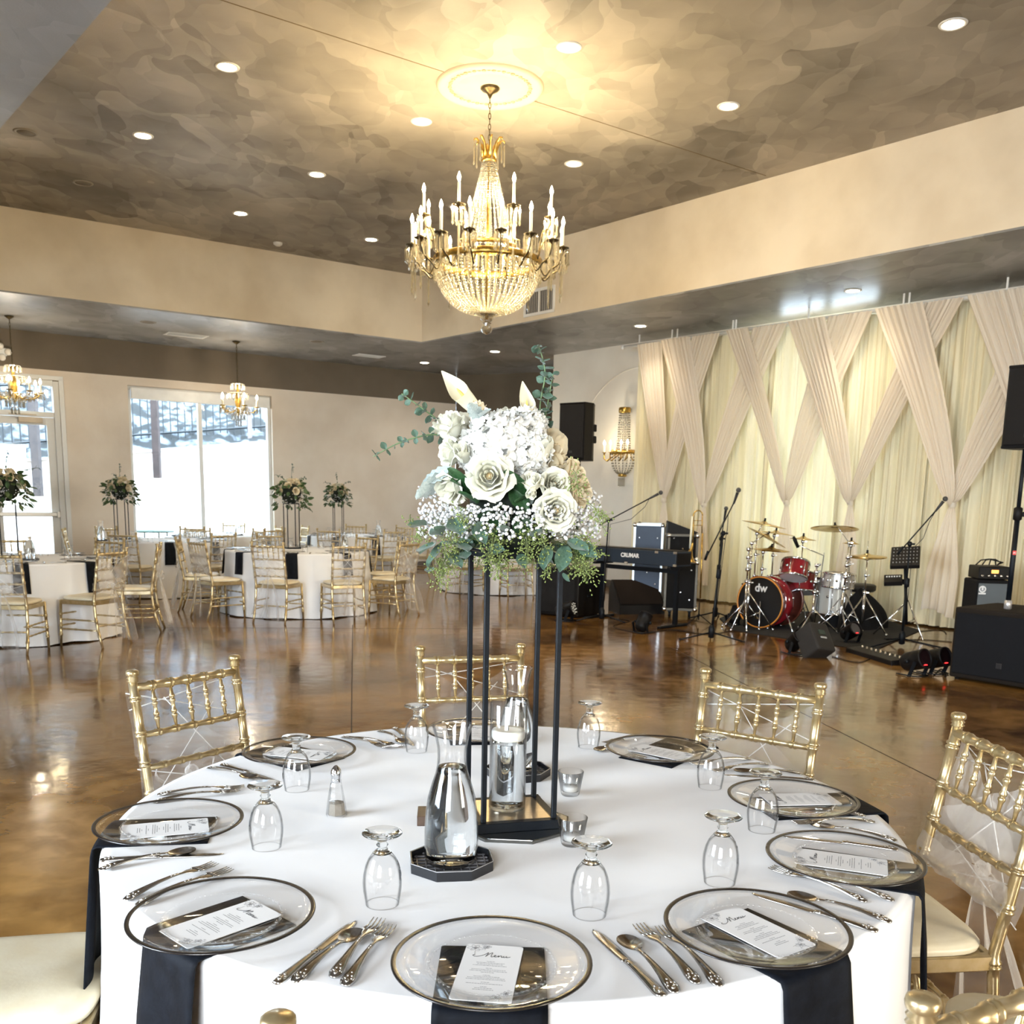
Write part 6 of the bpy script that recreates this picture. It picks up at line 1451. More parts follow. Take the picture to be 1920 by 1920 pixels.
def small_chandelier(px, py, label, tgt_y, n, R1, e=10, yh=None):
    p = put(px, py, HL); yy = p.y; dz = lambda q, x=px: Y(x, q, yy).z-HL
    root = empty('small_chandelier', p, 0, label, 'chandelier')
    c = MB(); c.lathe([(0.0001, -0.002), (0.065, -0.006), (0.06, -0.016), (0.012, -0.05), (0.0001, -0.055)], 20); c.build('canopy', M['bronze'], root)
    zt, zm, zb = dz(tgt_y[0]), dz(tgt_y[1]), dz(tgt_y[2])   # top of body, candle cup, lowest drop
    ch = MB(); nn = int((-0.05-zt)/0.05)
    for k in range(nn+1):
        z = lerp(-0.07, zt, k/nn); ch.tube([((0.010*math.cos(2*PI*j/8)) if k % 2 else 0, 0 if k % 2 else 0.010*math.cos(2*PI*j/8), z+0.032*math.sin(2*PI*j/8)) for j in range(8)], 0.004, 4, closed=True)
    ch.build('chain', M['bronze'], root)
    b = MB(); h = zt-zm; b.lathe([(0.0001, zt), (0.02, zt-0.02), (0.05, zt-0.06), (0.02, zt-0.10), (0.035, zt-h*0.55), (0.055, zt-h*0.8), (0.03, zm-0.02), (0.06, zm-0.06), (0.02, zm-0.12), (0.0001, zm-0.16)], 14); b.build('body', M['brass'], root)
    d = MB(); rnd = random.Random(n)
    for ring, (rr, zz, q) in enumerate(((0.11, zt-0.03, 12), (0.17, zt-h*0.45, 14), (R1*0.6, zm-0.03, 18), (R1*0.35, zm-0.12, 12), (R1*0.15, zm-0.22, 6))):
        for k in range(q):
            a = 2*PI*k/q+ring; crystal_drop(d, (rr*math.cos(a), rr*math.sin(a), zz), 0.10, 0.015)
        d.tube([(rr*math.cos(2*PI*k/20), rr*math.sin(2*PI*k/20), zz) for k in range(20)], 0.006, 4, closed=True)
    tag(d.build('crystal_drops', M['crystal'], root), kind='stuff')
    am = MB(); am.tube([(0.04, 0, zm-0.04), (R1*0.4, 0, zm-0.10), (R1*0.8, 0, zm-0.08), (R1, 0, zm-0.02), (R1, 0, zm)], 0.010, 6); am.lathe([(0.01, -0.01), (0.045, 0.0), (0.05, 0.01), (0.015, 0.008)], 12, T(R1, 0, zm)); ame = am.mesh('arm'); ame.materials.append(M['brass'])
    cs = MB(); cs.lathe([(0.014, 0), (0.014, 0.12), (0.0001, 0.122)], 8); cme = cs.mesh('candle_sleeve'); cme.materials.append(M['ivory'])
    bs = MB(); bs.lathe([(0.008, 0.12), (0.020, 0.145), (0.016, 0.17), (0.0005, 0.205)], 8); bme = bs.mesh('candle_bulb'); bme.materials.append(M['bulb'])
    ds = MB()
    for k in range(4): a = PI/2*k; crystal_drop(ds, (0.045*math.cos(a), 0.045*math.sin(a), -0.0), 0.10, 0.014)
    dme = ds.mesh('crystal_drops'); dme.materials.append(M['crystal'])
    for k in range(n):
        a = 2*PI*k/n+0.3; ar = place('arm', ame, root, rot=(0, 0, a)); place('candle_sleeve', cme, ar, (R1, 0, zm+0.008)); place('candle_bulb', bme, ar, (R1, 0, zm+0.008)); place('crystal_drops', dme, ar, (R1, 0, zm))
    lamp('candle_light', 'POINT', (p.x, p.y, HL+zm+0.25), e*4, (1.0, 0.86, 0.66), 0.05)
    return root
small_chandelier(17, 592, 'small gold chandelier with lit candles before the glass door', (682, 735, 757), 8, 0.36)
small_chandelier(443, 640, 'small gold chandelier with three glaring bulbs before the large window', (717, 763, 781), 5, 0.31)
# crystal wall sconce
def sconce():
    root = empty('wall_sconce', PL(1178, 850, N1, 11.78), math.atan2(-D1.y, -D1.x), 'gold crystal wall sconce with candles left of the drapes', 'wall light')
    b = MB(); b.lathe([(0.09, 0.63), (0.10, 0.65), (0.10, 0.70), (0.09, 0.72)], 20); b.lathe([(0.20, -0.02), (0.215, 0), (0.20, 0.05), (0.19, 0.03), (0.20, -0.02)], 26); b.lathe([(0.06, -0.38), (0.075, -0.36), (0.06, -0.33)], 16); b.build('brass_rings', M['brass'], root, (0, -0.12, 0))
    s = MB()
    for k in range(18):
        a = 2*PI*k/18
        for j in range(16): t = j/15; r_ = lerp(0.09, 0.12, t); s.sphere((r_*math.cos(a), -0.12+r_*math.sin(a)*0.8, lerp(0.63, 0.08, t)), 0.013, 5, 4)
        for j in range(11): t = j/10; r_ = 0.19*math.cos(t*PI/2)+0.05; s.sphere((r_*math.cos(a), -0.12+r_*math.sin(a)*0.6, lerp(-0.02, -0.34, math.sin(t*PI/2))), 0.014, 5, 4)
    for k in range(5): crystal_drop(s, (-0.06+0.03*k, -0.14, -0.38), 0.16, 0.012)
    tag(s.build('bead_strands', M['crystal'], root), kind='stuff')
    for k, x in enumerate((-0.36, -0.26, -0.12, 0.12, 0.26, 0.36)):
        y = -0.14-0.16*(1 if abs(x) < .3 else .3); a = MB(); a.tube([(x*0.4, -0.12, 0), (x*0.8, y, -0.13), (x, y, -0.09), (x, y, 0.0)], 0.010, 6); a.lathe([(0.01, 0), (0.04, 0.006), (0.012, 0.012)], 12, T(x, y, 0)); a = a.build('arm', M['brass'], root)
        c = MB(); c.lathe([(0.013, 0.01), (0.013, 0.13), (0.0001, 0.13)], 8, T(x, y, 0)); c.build('candle_sleeve', M['ivory'], a)
        c = MB(); c.lathe([(0.008, 0.13), (0.018, 0.155), (0.0005, 0.20)], 8, T(x, y, 0)); c.build('candle_bulb', M['bulb'], a)
    p = root.location; lamp('sconce_light', 'POINT', (p.x-0.45*N1.x, p.y-0.45*N1.y, p.z+0.30), 6, (1.0, 0.86, 0.62), 0.05)
sconce()
# ================= BAND GEAR =================
def gp(px, py): p = Z(px, py, 0); return Vector((p.x, p.y, 0))
def T3(mb, a, b, r_, n=7): mb.tube([a, b], r_, n)
red = P('red_lacquer_shell', (0.16, 0.006, 0.010), 0.12, col2=(0.30, 0.012, 0.02), scale=4, coat=1.0)
redmt = M['chrome']
cym = P('bronze_cymbal', (0.62, 0.44, 0.16), 0.25, 1.0, col2=(0.72, 0.55, 0.26), scale=4, bump=0.05, bscale=200)
white_lt = P('white_lettering', (0.85, 0.85, 0.85), 0.5)
drum_head = P('frosted_head', (0.70, 0.70, 0.68), 0.5)
def speaker_box(name, w_, d_, h_, loc, rz, label, grille=True, top_metal=False, tilt=0):
    root = empty(name, loc, (tilt, 0, rz), label, 'speaker')
    b = MB(); pts = [(-w_/2, -d_/2), (w_/2, -d_/2), (w_/2, d_*0.1), (w_*0.32, d_/2), (-w_*0.32, d_/2), (-w_/2, d_*0.1)]
    b.prism(pts, 0, h_); b.build('cabinet', M['blackpl'], root)
    g = MB(); g.box((0, -d_/2-0.008, h_/2), (w_-0.03, 0.016, h_-0.04), bev=0.006); g.build('grille', P('black_speaker_grille', (0.012, 0.012, 0.014), 0.55, spec=0.12, bump=0.5, bscale=500), root)
    return root
def pa_speaker(loc, rz, label, w_=0.36, d_=0.38, h_=0.66):
    root = empty('loudspeaker', loc, rz, label, 'speaker')
    b = MB(); pts = [(-w_/2, -d_/2), (w_/2, -d_/2), (w_/2, d_*0.0), (w_*0.24, d_/2), (-w_*0.24, d_/2), (-w_/2, d_*0.0)]
    b.prism(pts, 0, h_); b.build('cabinet', M['blackpl'], root)
    g = MB(); g.box((0, -d_/2-0.01, h_/2), (w_-0.025, 0.02, h_-0.05), bev=0.008); g.build('grille', P('perforated_grille', (0.014, 0.013, 0.013), 0.5, spec=0.12, bump=0.5, bscale=400), root)
    for z in (0.012, h_-0.012): e = MB(); e.prism([(p[0]*1.02, p[1]*1.0) for p in pts], z-0.01, z+0.01); e.build('end_cap', M['blackpl'], root)
    for z in (0.40, 0.26): hnd = MB(); hnd.box((w_/2-0.035, d_*0.22, z), (0.02, 0.11, 0.09), RZ(R(-38)) if False else None, bev=0.01); hnd.build('handle_recess', P('deep_black', (0.003, 0.003, 0.003), 0.9), root)
    l = MB(); l.box((0, -d_/2-0.021, 0.10), (0.05, 0.002, 0.03), bev=0.0008); l.build('badge', P('badge_grey', (0.03, 0.03, 0.03), 0.4), root)
    return root
# right-hand subwoofer with pole and loudspeaker
def face_rz(p, extra=0.0): return math.atan2(-p.x, p.y)*-1+0+extra
a, b = gp(1778, 1272), gp(1925, 1296); d = (b-a); rz = math.atan2(d.y, d.x); W_ = 0.70; H_ = 0.62
mid = a+d.normalized()*W_/2+Vector((-math.sin(rz), math.cos(rz), 0))*0.36
rt_ = empty('subwoofer', mid, rz, 'big black subwoofer on the floor at the right border', 'speaker')
c = MB(); c.box((0, 0, H_/2+0.01), (W_, 0.72, H_-0.02), bev=0.015, seg=2); c.build('cabinet', P('dark_textured_cabinet', (0.018, 0.014, 0.011), 0.75, spec=0.12, bump=0.3, bscale=150), rt_)
c = MB(); c.box((0, -0.366, H_/2+0.01), (W_-0.05, 0.02, H_-0.10), bev=0.006); c.build('grille', P('sub_grille', (0.010, 0.011, 0.014), 0.6, spec=0.12, bump=0.5, bscale=400), rt_)
c = MB(); c.box((0.07, -0.378, 0.17), (0.045, 0.004, 0.045), bev=0.001); c.build('badge', P('dark_badge', (0.025, 0.025, 0.028), 0.3), rt_)
for sx in (-1, 1):
    for sy in (-1, 1): f_ = MB(); f_.lathe([(0.0001, 0), (0.022, 0), (0.025, 0.012), (0.0001, 0.012)], 12, T(sx*0.3, sy*0.3, 0)); f_.build('foot', M['blackpl'], rt_)
pb = Y(1889, 1140, mid.y); px_, py_ = mid.x+0.02, mid.y+0.02
pb = Z(1889, 1142, H_); px_, py_ = pb.x, pb.y
po = empty('speaker_pole', (px_, py_, H_-0.0), 0, 'black speaker pole with a small red sticker standing in the subwoofer', 'pole')
top_z = Y(1915, 842, py_).z
c = MB(); c.tube([(0, 0, 0), (0, 0, (top_z-H_)*0.60)], 0.021, 14); c.tube([(0, 0, (top_z-H_)*0.55), (0, 0, top_z-H_+0.05)], 0.016, 12); c.build('tube', M['black'], po)
c = MB(); c.lathe([(0.021, 0), (0.03, 0.004), (0.03, 0.07), (0.021, 0.075)], 16, T(0, 0, 0.0)); c.build('base_collar', P('silver_collar', (0.55, 0.52, 0.50), 0.4, 0.6), po)
c = MB(); c.lathe([(0.021, 0), (0.034, 0.01), (0.034, 0.10), (0.02, 0.11)], 16, T(0, 0, (top_z-H_)*0.56)); c.box((0.045, -0.01, (top_z-H_)*0.60), (0.04, 0.03, 0.04), bev=0.008); c.build('clamp', M['blackpl'], po)
c = MB(); c.box((-0.004, -0.0215, 0.47), (0.030, 0.003, 0.035), bev=0.0005); st_ = c.build('sticker', P('red_sticker', (0.75, 0.03, 0.03), 0.4), po); text('sticker_letters', 'JBL', 0.017, white_lt, st_, T(-0.004, -0.0240, 0.47) @ Matrix.Rotation(PI/2, 4, 'X'), 0.0003)
pa_speaker(Vector((px_+0.10, py_, top_z)), rz+R(2), 'black loudspeaker high on its pole at the right border', w_=0.40, d_=0.40, h_=Y(1915, 690, py_).z-top_z+0.02)
# left loudspeaker, pole and sub behind the bouquet
sb = gp(1087, 1158); sb = Vector((sb.x, sb.y+0.15, 0))
LY = sb.y+0.2; zb_, zt_ = Y(1087, 864, LY).z, Y(1087, 757, LY).z; q = Y(1086, 864, LY)
pa_speaker(Vector((q.x, LY, zb_)), R(-38), 'black loudspeaker on a pole beside the bouquet, in front of the pale wall', w_=0.38, d_=0.36, h_=zt_-zb_)
rt_ = empty('subwoofer', (q.x-0.07, LY-0.02, 0), R(-34), 'black subwoofer on the floor behind the right rods of the front stand', 'speaker')
c = MB(); c.box((0, 0, 0.31), (0.60, 0.60, 0.60), bev=0.012); c.build('cabinet', M['blackpl'], rt_)
c = MB(); c.box((-0.02, -0.306, 0.31), (0.55, 0.012, 0.52), bev=0.004); c.build('grille', P('carpet_grille', (0.018, 0.018, 0.019), 0.9, spec=0.12, bump=0.6, bscale=400), rt_)
for z in (0.42, 0.26): c = MB(); c.box((0.304, 0.0, z), (0.012, 0.16, 0.025), bev=0.004); c.build('handle_bar', M['black'], rt_)
for sx in (-1, 1):
    c = MB(); c.box((sx*0.25, 0, 0.005), (0.05, 0.5, 0.012)); c.build('skid', M['black'], rt_)
c = MB(); c.tube([(0, 0, 0), (0, 0, zb_-0.61)], 0.018, 12); c.lathe([(0.018, 0), (0.032, 0), (0.032, 0.04), (0.018, 0.045)], 14); tag(c.build('speaker_pole', M['black'], None, (q.x, LY, 0.61)), 'black speaker pole standing in the subwoofer behind the bouquet', 'pole')
# mic stands
def mic(mb, tip, d, L_=0.17):
    d = Vector(d).normalized(); Q = aim(tip-d*L_, d); mb.lathe([(0.0001, 0), (0.010, 0), (0.013, L_*0.3), (0.016, L_*0.68), (0.019, L_*0.70)], 12, Q)
def mic_head(mb, tip, d, L_=0.17):
    d = Vector(d).normalized(); mb.sphere(tip-d*0.022, 0.026, 12, 9)
def mic_stand(base_px, jpx, tip_px, tail_px, label, legs=(20, 140, 260), leg_r=0.33, hub=0.13, thick=0.011):
    g = gp(*base_px); yy = g.y; root = empty('microphone_stand', g, 0, label, 'microphone stand')
    j = Y(jpx[0], jpx[1], yy)-g; tip = Y(tip_px[0], tip_px[1], yy-0.1)-g; 
    b = MB(); T3(b, (0, 0, 0.05), j*0.62+Vector((0, 0, 0)), 0.013, 10); T3(b, j*0.6, j, 0.0085, 8); b.lathe([(0.014, 0), (0.024, 0.01), (0.024, 0.09), (0.014, 0.10)], 12, aim(j*0.58, j)); b.build('pole', M['black'], root)
    c = MB(); c.sphere(j, 0.026, 10, 8, (1, 1, 1.1)); c.box(j+Vector((0.03, 0, 0)), (0.04, 0.02, 0.02)); c.build('boom_clutch', M['black'], root)
    d = (tip-j).normalized(); tl = Y(tail_px[0], tail_px[1], yy+0.05)-g if tail_px else j-d*0.1
    b = MB(); T3(b, tl, tip-d*0.15, 0.007, 8)
    if tail_px: T3(b, tl, tl+d*0.10, 0.014, 10)
    b.build('boom_arm', M['black'], root)
    m_ = MB(); mic(m_, tip, d); mo = m_.build('microphone', P('mic_body', (0.03, 0.03, 0.032), 0.4), root); h = MB(); mic_head(h, tip, d); h.build('mic_grille', P('mic_mesh', (0.10, 0.10, 0.10), 0.4, 0.8, bump=0.5, bscale=400), mo)
    cb = MB(); t0 = tip-d*0.17; cb.tube([t0, t0+Vector((-0.05, 0, -0.10)), t0*0.6+j*0.4+Vector((-0.02, -0.03, -0.14)), j+Vector((0.02, -0.03, -0.05)), j*0.6+Vector((0.02, -0.02, 0)), j*0.2+Vector((0.015, -0.015, 0))], 0.0035, 5); cb.build('cable', M['blackpl'], root)
    hb = MB(); hb.lathe([(0.014, 0.02), (0.032, 0.03), (0.034, hub), (0.02, hub+0.03), (0.014, hub+0.035)], 14); hb.build('hub', M['black'], root)
    for an in legs:
        a_ = R(an); l = MB(); T3(l, (0.03*math.cos(a_), 0.03*math.sin(a_), hub*0.6), (leg_r*math.cos(a_), leg_r*math.sin(a_), 0.012), 0.009, 7); l.sphere((leg_r*math.cos(a_), leg_r*math.sin(a_), 0.014), 0.014, 8, 6); l.build('leg', M['black'], root)
    return root
mic_stand((1128, 1164), (1141, 975), (1242, 922), (1110, 992), 'boom microphone stand in front of the keyboard', legs=(200, 320, 80))
mic_stand((1333, 1200), (1356, 1000), (1386, 915), (1322, 1050), 'microphone stand in the middle of the floor, left of the drum kit', legs=(195, 330, 80), leg_r=0.36)
mic_stand((1340, 1160), (1352, 1010), (1362, 950), None, 'second straight microphone stand close behind the middle one', legs=(190, 320, 70))
mic_stand((1690, 1212), (1706, 1020), (1775, 932), (1682, 1040), 'boom microphone stand in front of the tilted music stand', legs=(205, 330, 90), leg_r=0.45, thick=0.014)
# keyboard on its stand
kL, kR = Y(1106, 1040, 12.0), Y(1268, 1050, 11.05)
d = (kR-kL); d.z = 0; Lk = d.length; rzk = math.atan2(d.y, d.x); kz = Y(1106, 1036, 12.0).z
root = empty('keyboard', (kL.x, kL.y, kz-0.01), rzk, 'black stage keyboard in a case with white lettering, standing on black legs', 'keyboard')
mb = MB(); mb.box((Lk/2, 0.14, 0.0), (Lk, 0.30, 0.17), bev=0.006); mb.build('case', P('dark_blue_vinyl', (0.012, 0.022, 0.038), 0.5, bump=0.1, bscale=200), root)
mb = MB(); mb.box((Lk/2, 0.13, 0.09), (Lk-0.04, 0.22, 0.012), bev=0.002); mb.build('lid', M['blackpl'], root)
text('brand_letters', 'CRUMAR', 0.068, white_lt, root, T(0.47*Lk*1.04, -0.0125, 0.01) @ Matrix.Rotation(PI/2, 4, 'X'), 0.001, 0.0022)
for x, z in ((Lk*0.79, 0.07), (Lk-0.01, -0.07), (Lk-0.01, 0.075), (Lk*0.45, -0.08)): mb = MB(); mb.box((x, -0.013, z), (0.05, 0.01, 0.03), bev=0.003); mb.build('latch', M['chrome'], root)
mb = MB(); mb.box((Lk+0.002, 0.14, 0.0), (0.004, 0.26, 0.13)); mb.build('end_panel', M['blackpl'], root)
rs = empty('keyboard_stand', (kL.x, kL.y, 0), rzk, 'black two-legged stand under the stage keyboard', 'stand')
zk = kz-0.10
for x in (0.10, Lk-0.08):
    c = MB(); c.box((x, 0.14, zk/2), (0.045, 0.045, zk-0.02)); c.build('leg', M['black'], rs)
    c = MB(); c.box((x, 0.10, 0.015), (0.045, 0.55, 0.03), bev=0.006); c.build('foot', M['black'], rs)
    c = MB(); c.box((x, 0.14, zk-0.015), (0.05, 0.34, 0.03), bev=0.004); c.build('arm', M['black'], rs)
c = MB(); c.box((Lk/2, 0.14, zk-0.06), (Lk-0.18, 0.03, 0.05)); c.build('crossbar', M['black'], rs)
# road cases
def road_case(loc, rz, w_, d_, h_, label, body, wheels=True, z0=0.0, latches=True, edge=None):
    root = empty('road_case', (loc[0], loc[1], z0), rz, label, 'case'); zb = 0.09 if wheels else 0.0; ed = edge or P('aluminium_edge', (0.62, 0.66, 0.70), 0.35, 0.7)
    b = MB(); b.box((0, 0, zb+(h_-zb)/2), (w_-0.02, d_-0.02, h_-zb-0.02)); b.build('body', body, root)
    e = MB(); t = 0.032
    for sx in (-1, 1):
        for sy in (-1, 1): e.box((sx*(w_/2-t/2), sy*(d_/2-t/2), zb+(h_-zb)/2), (t, t, h_-zb), bev=0.003)
    for z in (zb+t/2, h_-t/2):
        for sy in (-1, 1): e.box((0, sy*(d_/2-t/2), z), (w_-2*t, t, t), bev=0.003)
        for sx in (-1, 1): e.box((sx*(w_/2-t/2), 0, z), (t, d_-2*t, t), bev=0.003)
    e.build('edging', ed, root)
    k = MB()
    for sx in (-1, 1):
        for sy in (-1, 1):
            for z in (zb+0.02, h_-0.02): k.sphere((sx*(w_/2-0.015), sy*(d_/2-0.015), z), 0.034, 8, 6)
    tag(k.build('ball_corners', M['chrome'], root), kind='stuff')
    if latches:
        for x, z in ((-w_*0.3, h_*0.84), (w_*0.3, h_*0.84), (0.0, h_*0.45), (w_*0.28, h_*0.32)): l = MB(); l.box((x, -d_/2+0.004, z), (0.02, 0.008, 0.02), bev=0.003); l.build('rivet', M['chrome'], root)
        for z in (h_*0.6,): l = MB(); l.box((w_/2+0.002, 0, z), (0.012, 0.10, 0.08), bev=0.004); l.build('latch', M['chrome'], root)
    if wheels:
        for sx in (-1, 1):
            for sy in (-1, 1): l = MB(); l.lathe([(0.0001, -0.015), (0.035, -0.015), (0.038, 0), (0.035, 0.015), (0.0001, 0.015)], 14, T(sx*(w_/2-0.08), sy*(d_/2-0.08), 0.038) @ Matrix.Rotation(PI/2, 4, 'Y')); l.box((sx*(w_/2-0.08), sy*(d_/2-0.08), 0.08), (0.05, 0.06, 0.02)); l.build('caster', M['black'], root)
    return root
DKE = P('dark_case_edge', (0.12, 0.11, 0.09), 0.4, 0.5)
blue = P('blue_laminate', (0.016, 0.034, 0.075), 0.45, col2=(0.022, 0.045, 0.095), scale=5)
cy = 12.7; a = Y(1200, 985, cy); b = Y(1254, 985, cy); zt = Y(1227, 982, cy).z
road_case(((a.x+b.x)/2, cy+0.30), R(-14), (b.x-a.x)*1.05, 0.55, zt, 'tall blue road case with aluminium edges behind the keyboard', blue)
cy = 12.1; a = Y(1258, 1060, cy); b = Y(1314, 1060, cy); z1_ = Y(1290, 1052, cy).z; z2_ = Y(1290, 1002, cy).z
road_case(((a.x+b.x)/2, cy+0.30), R(-10), (b.x-a.x)*1.1, 0.55, z1_, 'black road case on casters behind the trombone', M['blackcl'], edge=DKE)
road_case(((a.x+b.x)/2-0.01, cy+0.32), R(-6), (b.x-a.x)*1.02, 0.5, z2_-z1_, 'smaller black case stacked on the road case behind the trombone', M['blackcl'], wheels=False, z0=z1_, edge=DKE)
q = Y(1282, 995, cy+0.3); mb = MB(); w_ = 0.40
mb.add([(-w_/2, -0.2, 0), (w_/2, -0.2, 0), (w_/2, 0.2, 0), (-w_/2, 0.2, 0), (-w_/2, -0.2, 0.16), (w_*0.42, -0.2, 0.03), (w_*0.42, 0.2, 0.03), (-w_/2, 0.2, 0.16)], [(0, 3, 2, 1), (4, 5, 6, 7), (0, 1, 5, 4), (2, 3, 7, 6), (1, 2, 6, 5), (3, 0, 4, 7)], False)
tag(mb.build('wedge_lid', M['blackpl'], None, ((a.x+b.x)/2-0.01, cy+0.30, z2_), (0, 0, R(-6))), 'black sloping lid on the top of the stacked cases', 'lid')
# floor wedge monitor
def wedge(loc, rz, w_, d_, h_, label):
    root = empty('floor_monitor', (loc[0], loc[1], 0), rz, label, 'speaker'); b = MB()
    prof = [(-d_/2, 0), (d_/2, 0), (d_/2, h_*0.75), (d_*0.30, h_), (-d_/2, h_*0.28)]
    vs = [(-w_/2, y, z) for y, z in prof]+[(w_/2, y, z) for y, z in prof]; n = 5
    b.add(vs, [tuple(range(n)), tuple(range(n, 2*n))[::-1]]+[(k, n+k, n+(k+1) % n, (k+1) % n) for k in range(n)], False); b.build('cabinet', M['blackpl'], root)
    g = MB(); s0, s1 = prof[4], prof[3]; ang = math.atan2(s1[1]-s0[1], s1[0]-s0[0]); L_ = math.hypot(s1[1]-s0[1], s1[0]-s0[0])
    Q = T(0, (s0[0]+s1[0])/2, (s0[1]+s1[1])/2) @ Matrix.Rotation(ang, 4, 'X'); g.box((0, 0, 0.006), (w_-0.04, L_-0.03, 0.014), Q, bev=0.004); g.build('grille', P('brown_black_grille', (0.020, 0.014, 0.011), 0.8, spec=0.12, bump=0.5, bscale=400), root)
    return root
g = gp(1197, 1152); wedge((g.x, g.y+0.25), R(12), 0.62, 0.48, 0.42, 'black floor monitor leaning behind the keyboard legs')
# drum kit
kb = gp(1428, 1180); KY = kb.y
def drum(mb_shell, c, ax, r_, L_): mb_shell.lathe([(r_, -L_/2), (r_, L_/2)], 40, aim(c, ax))
def lugs(root, c, ax, r_, L_, n, mat, sz=0.014):
    Q = aim(c, ax)
    for k in range(n):
        a = 2*PI*k/n+0.2; m_ = MB(); m_.lathe([(0.0001, 0), (sz, 0), (sz, 0.008), (sz*0.5, 0.014), (0.0001, 0.015)], 12, Q @ T(r_*math.cos(a), r_*math.sin(a), 0) @ RZ(a) @ Matrix.Rotation(PI/2, 4, 'Y')); m_.build('lug', mat, root)
def hoop(c, ax, r_, z, mat, root, w_=0.022, t=0.006, nm='hoop'):
    m_ = MB(); m_.lathe([(r_, z-w_/2), (r_+t, z-w_/2), (r_+t, z+w_/2), (r_, z+w_/2), (r_, z-w_/2)], 44, aim(c, ax)); m_.build(nm, mat, root)
axk = Vector((-0.70, -0.71, 0)).normalized(); rk = 0.30
ck = Vector((kb.x, kb.y+0.08, rk+0.012))-axk*0.20
root = empty('bass_drum', (ck.x, ck.y, 0), 0, 'red lacquered bass drum with a black front head and white letters', 'drum'); cl = Vector((0, 0, ck.z))
mb = MB(); mb.lathe([(rk-0.01, -0.22), (rk-0.006, -0.225), (rk-0.006, 0.225), (rk-0.01, 0.22)], 48, aim(cl, axk)); mb.build('shell', red, root)
hp = P('rosewood_hoop', (0.17, 0.05, 0.03), 0.25, coat=1.0)
hoop(cl, axk, rk-0.008, 0.225, hp, root, 0.036, 0.016); hoop(cl, axk, rk-0.008, -0.225, hp, root, 0.036, 0.016)
hoop(cl, axk, rk-0.012, 0.245, P('amber_hoop_inlay', (0.70, 0.28, 0.04), 0.3), root, 0.006, 0.014, 'hoop_inlay')
mb = MB(); mb.lathe([(0.0001, 0.232), (rk-0.01, 0.232)], 40, aim(cl, axk)); mb.lathe([(0.0001, -0.232), (rk-0.01, -0.232)], 40, aim(cl, axk)); mb.build('drum_head', P('black_head', (0.008, 0.008, 0.009), 0.3), root)
sd = Vector((0, 0, 1)).cross(axk).normalized(); Mt = Matrix(((sd.x, 0, axk.x, 0), (sd.y, 0, axk.y, 0), (0, 1, 0, 0), (0, 0, 0, 1)))
text('head_letters', 'dw', 0.13, white_lt, root, Matrix.Translation(cl+axk*0.234+Vector((0, 0, 0.165))) @ Mt, 0.001, 0.003)
lugs(root, cl, axk, rk-0.004, 0, 8, M['chrome'], 0.017)
for an in (0.5, -0.5):
    mb = MB(); p0 = cl+axk*0.1+sd*an*0.55; mb.tube([p0+Vector((0, 0, -0.12)), Vector((p0.x, p0.y, 0.01))+sd*an*0.35+axk*0.15], 0.010, 7); mb.build('spur', M['chrome'], root)
mb = MB(); mb.lathe([(0.035, 0), (0.04, 0.01), (0.035, 0.02)], 14, aim(cl+axk*0.235-sd*0.02+Vector((0, 0, -0.16)), axk)); mb.build('port_ring', M['brass'], root)
def at_kit(px, py, y): return Y(px, py, y)
def tom(c, ax, r_, L_, label, mat, nm='tom_drum', nl=6, head=None, lugm=None):
    root = empty(nm, (c.x, c.y, c.z), 0, label, 'drum'); z = Vector((0, 0, 0)); m_ = MB(); m_.lathe([(r_, -L_/2), (r_, L_/2)], 36, aim(z, ax)); m_.build('shell', mat, root)
    hoop(z, ax, r_, L_/2, M['chrome'], root, 0.02, 0.008); hoop(z, ax, r_, -L_/2, M['chrome'], root, 0.02, 0.008)
    m_ = MB(); m_.lathe([(0.0001, L_/2+0.002), (r_, L_/2+0.002)], 32, aim(z, ax)); m_.lathe([(0.0001, -L_/2-0.002), (r_, -L_/2-0.002)], 32, aim(z, ax)); m_.build('drum_head', head or drum_head, root)
    lugs(root, z, ax, r_, L_, nl, lugm or M['chrome'], 0.017)
    rods = MB(); Q = aim(z, ax)
    for k in range(nl): a_ = 2*PI*k/nl+0.45; rods.tube([Q @ Vector(((r_+0.01)*math.cos(a_), (r_+0.01)*math.sin(a_), -L_/2)), Q @ Vector(((r_+0.01)*math.cos(a_), (r_+0.01)*math.sin(a_), L_/2))], 0.004, 5)
    tag(rods.build('tension_rods', M['chrome'], root), kind='stuff'); return root
axt = Vector((0.22, 0.35, 1)).normalized()
tom(at_kit(1490, 1068, KY+0.05), axt, 0.155, 0.19, 'upper red tom drum with round silver lugs', red)
tom(at_kit(1504, 1093, KY+0.30), Vector((0.1, 0.25, 1)), 0.165, 0.22, 'second red tom drum just above the bass drum', red)
silver = P('silver_sparkle_shell', (0.55, 0.55, 0.53), 0.25, 0.6, col2=(0.75, 0.75, 0.73), scale=40)
tom(at_kit(1572, 1088, KY-0.10), Vector((0.05, 0.0, 1)), 0.175, 0.16, 'silver snare drum right of the red toms', silver, 'snare_drum', 10)
tom(Vector((at_kit(1560, 1130, KY+0.35).x, KY+0.35, 0.38)), Vector((0, 0, 1)), 0.20, 0.42, 'pale floor tom standing behind the chrome stands', P('pearl_white_shell', (0.62, 0.60, 0.54), 0.3, coat=0.8), 'floor_tom', 8)
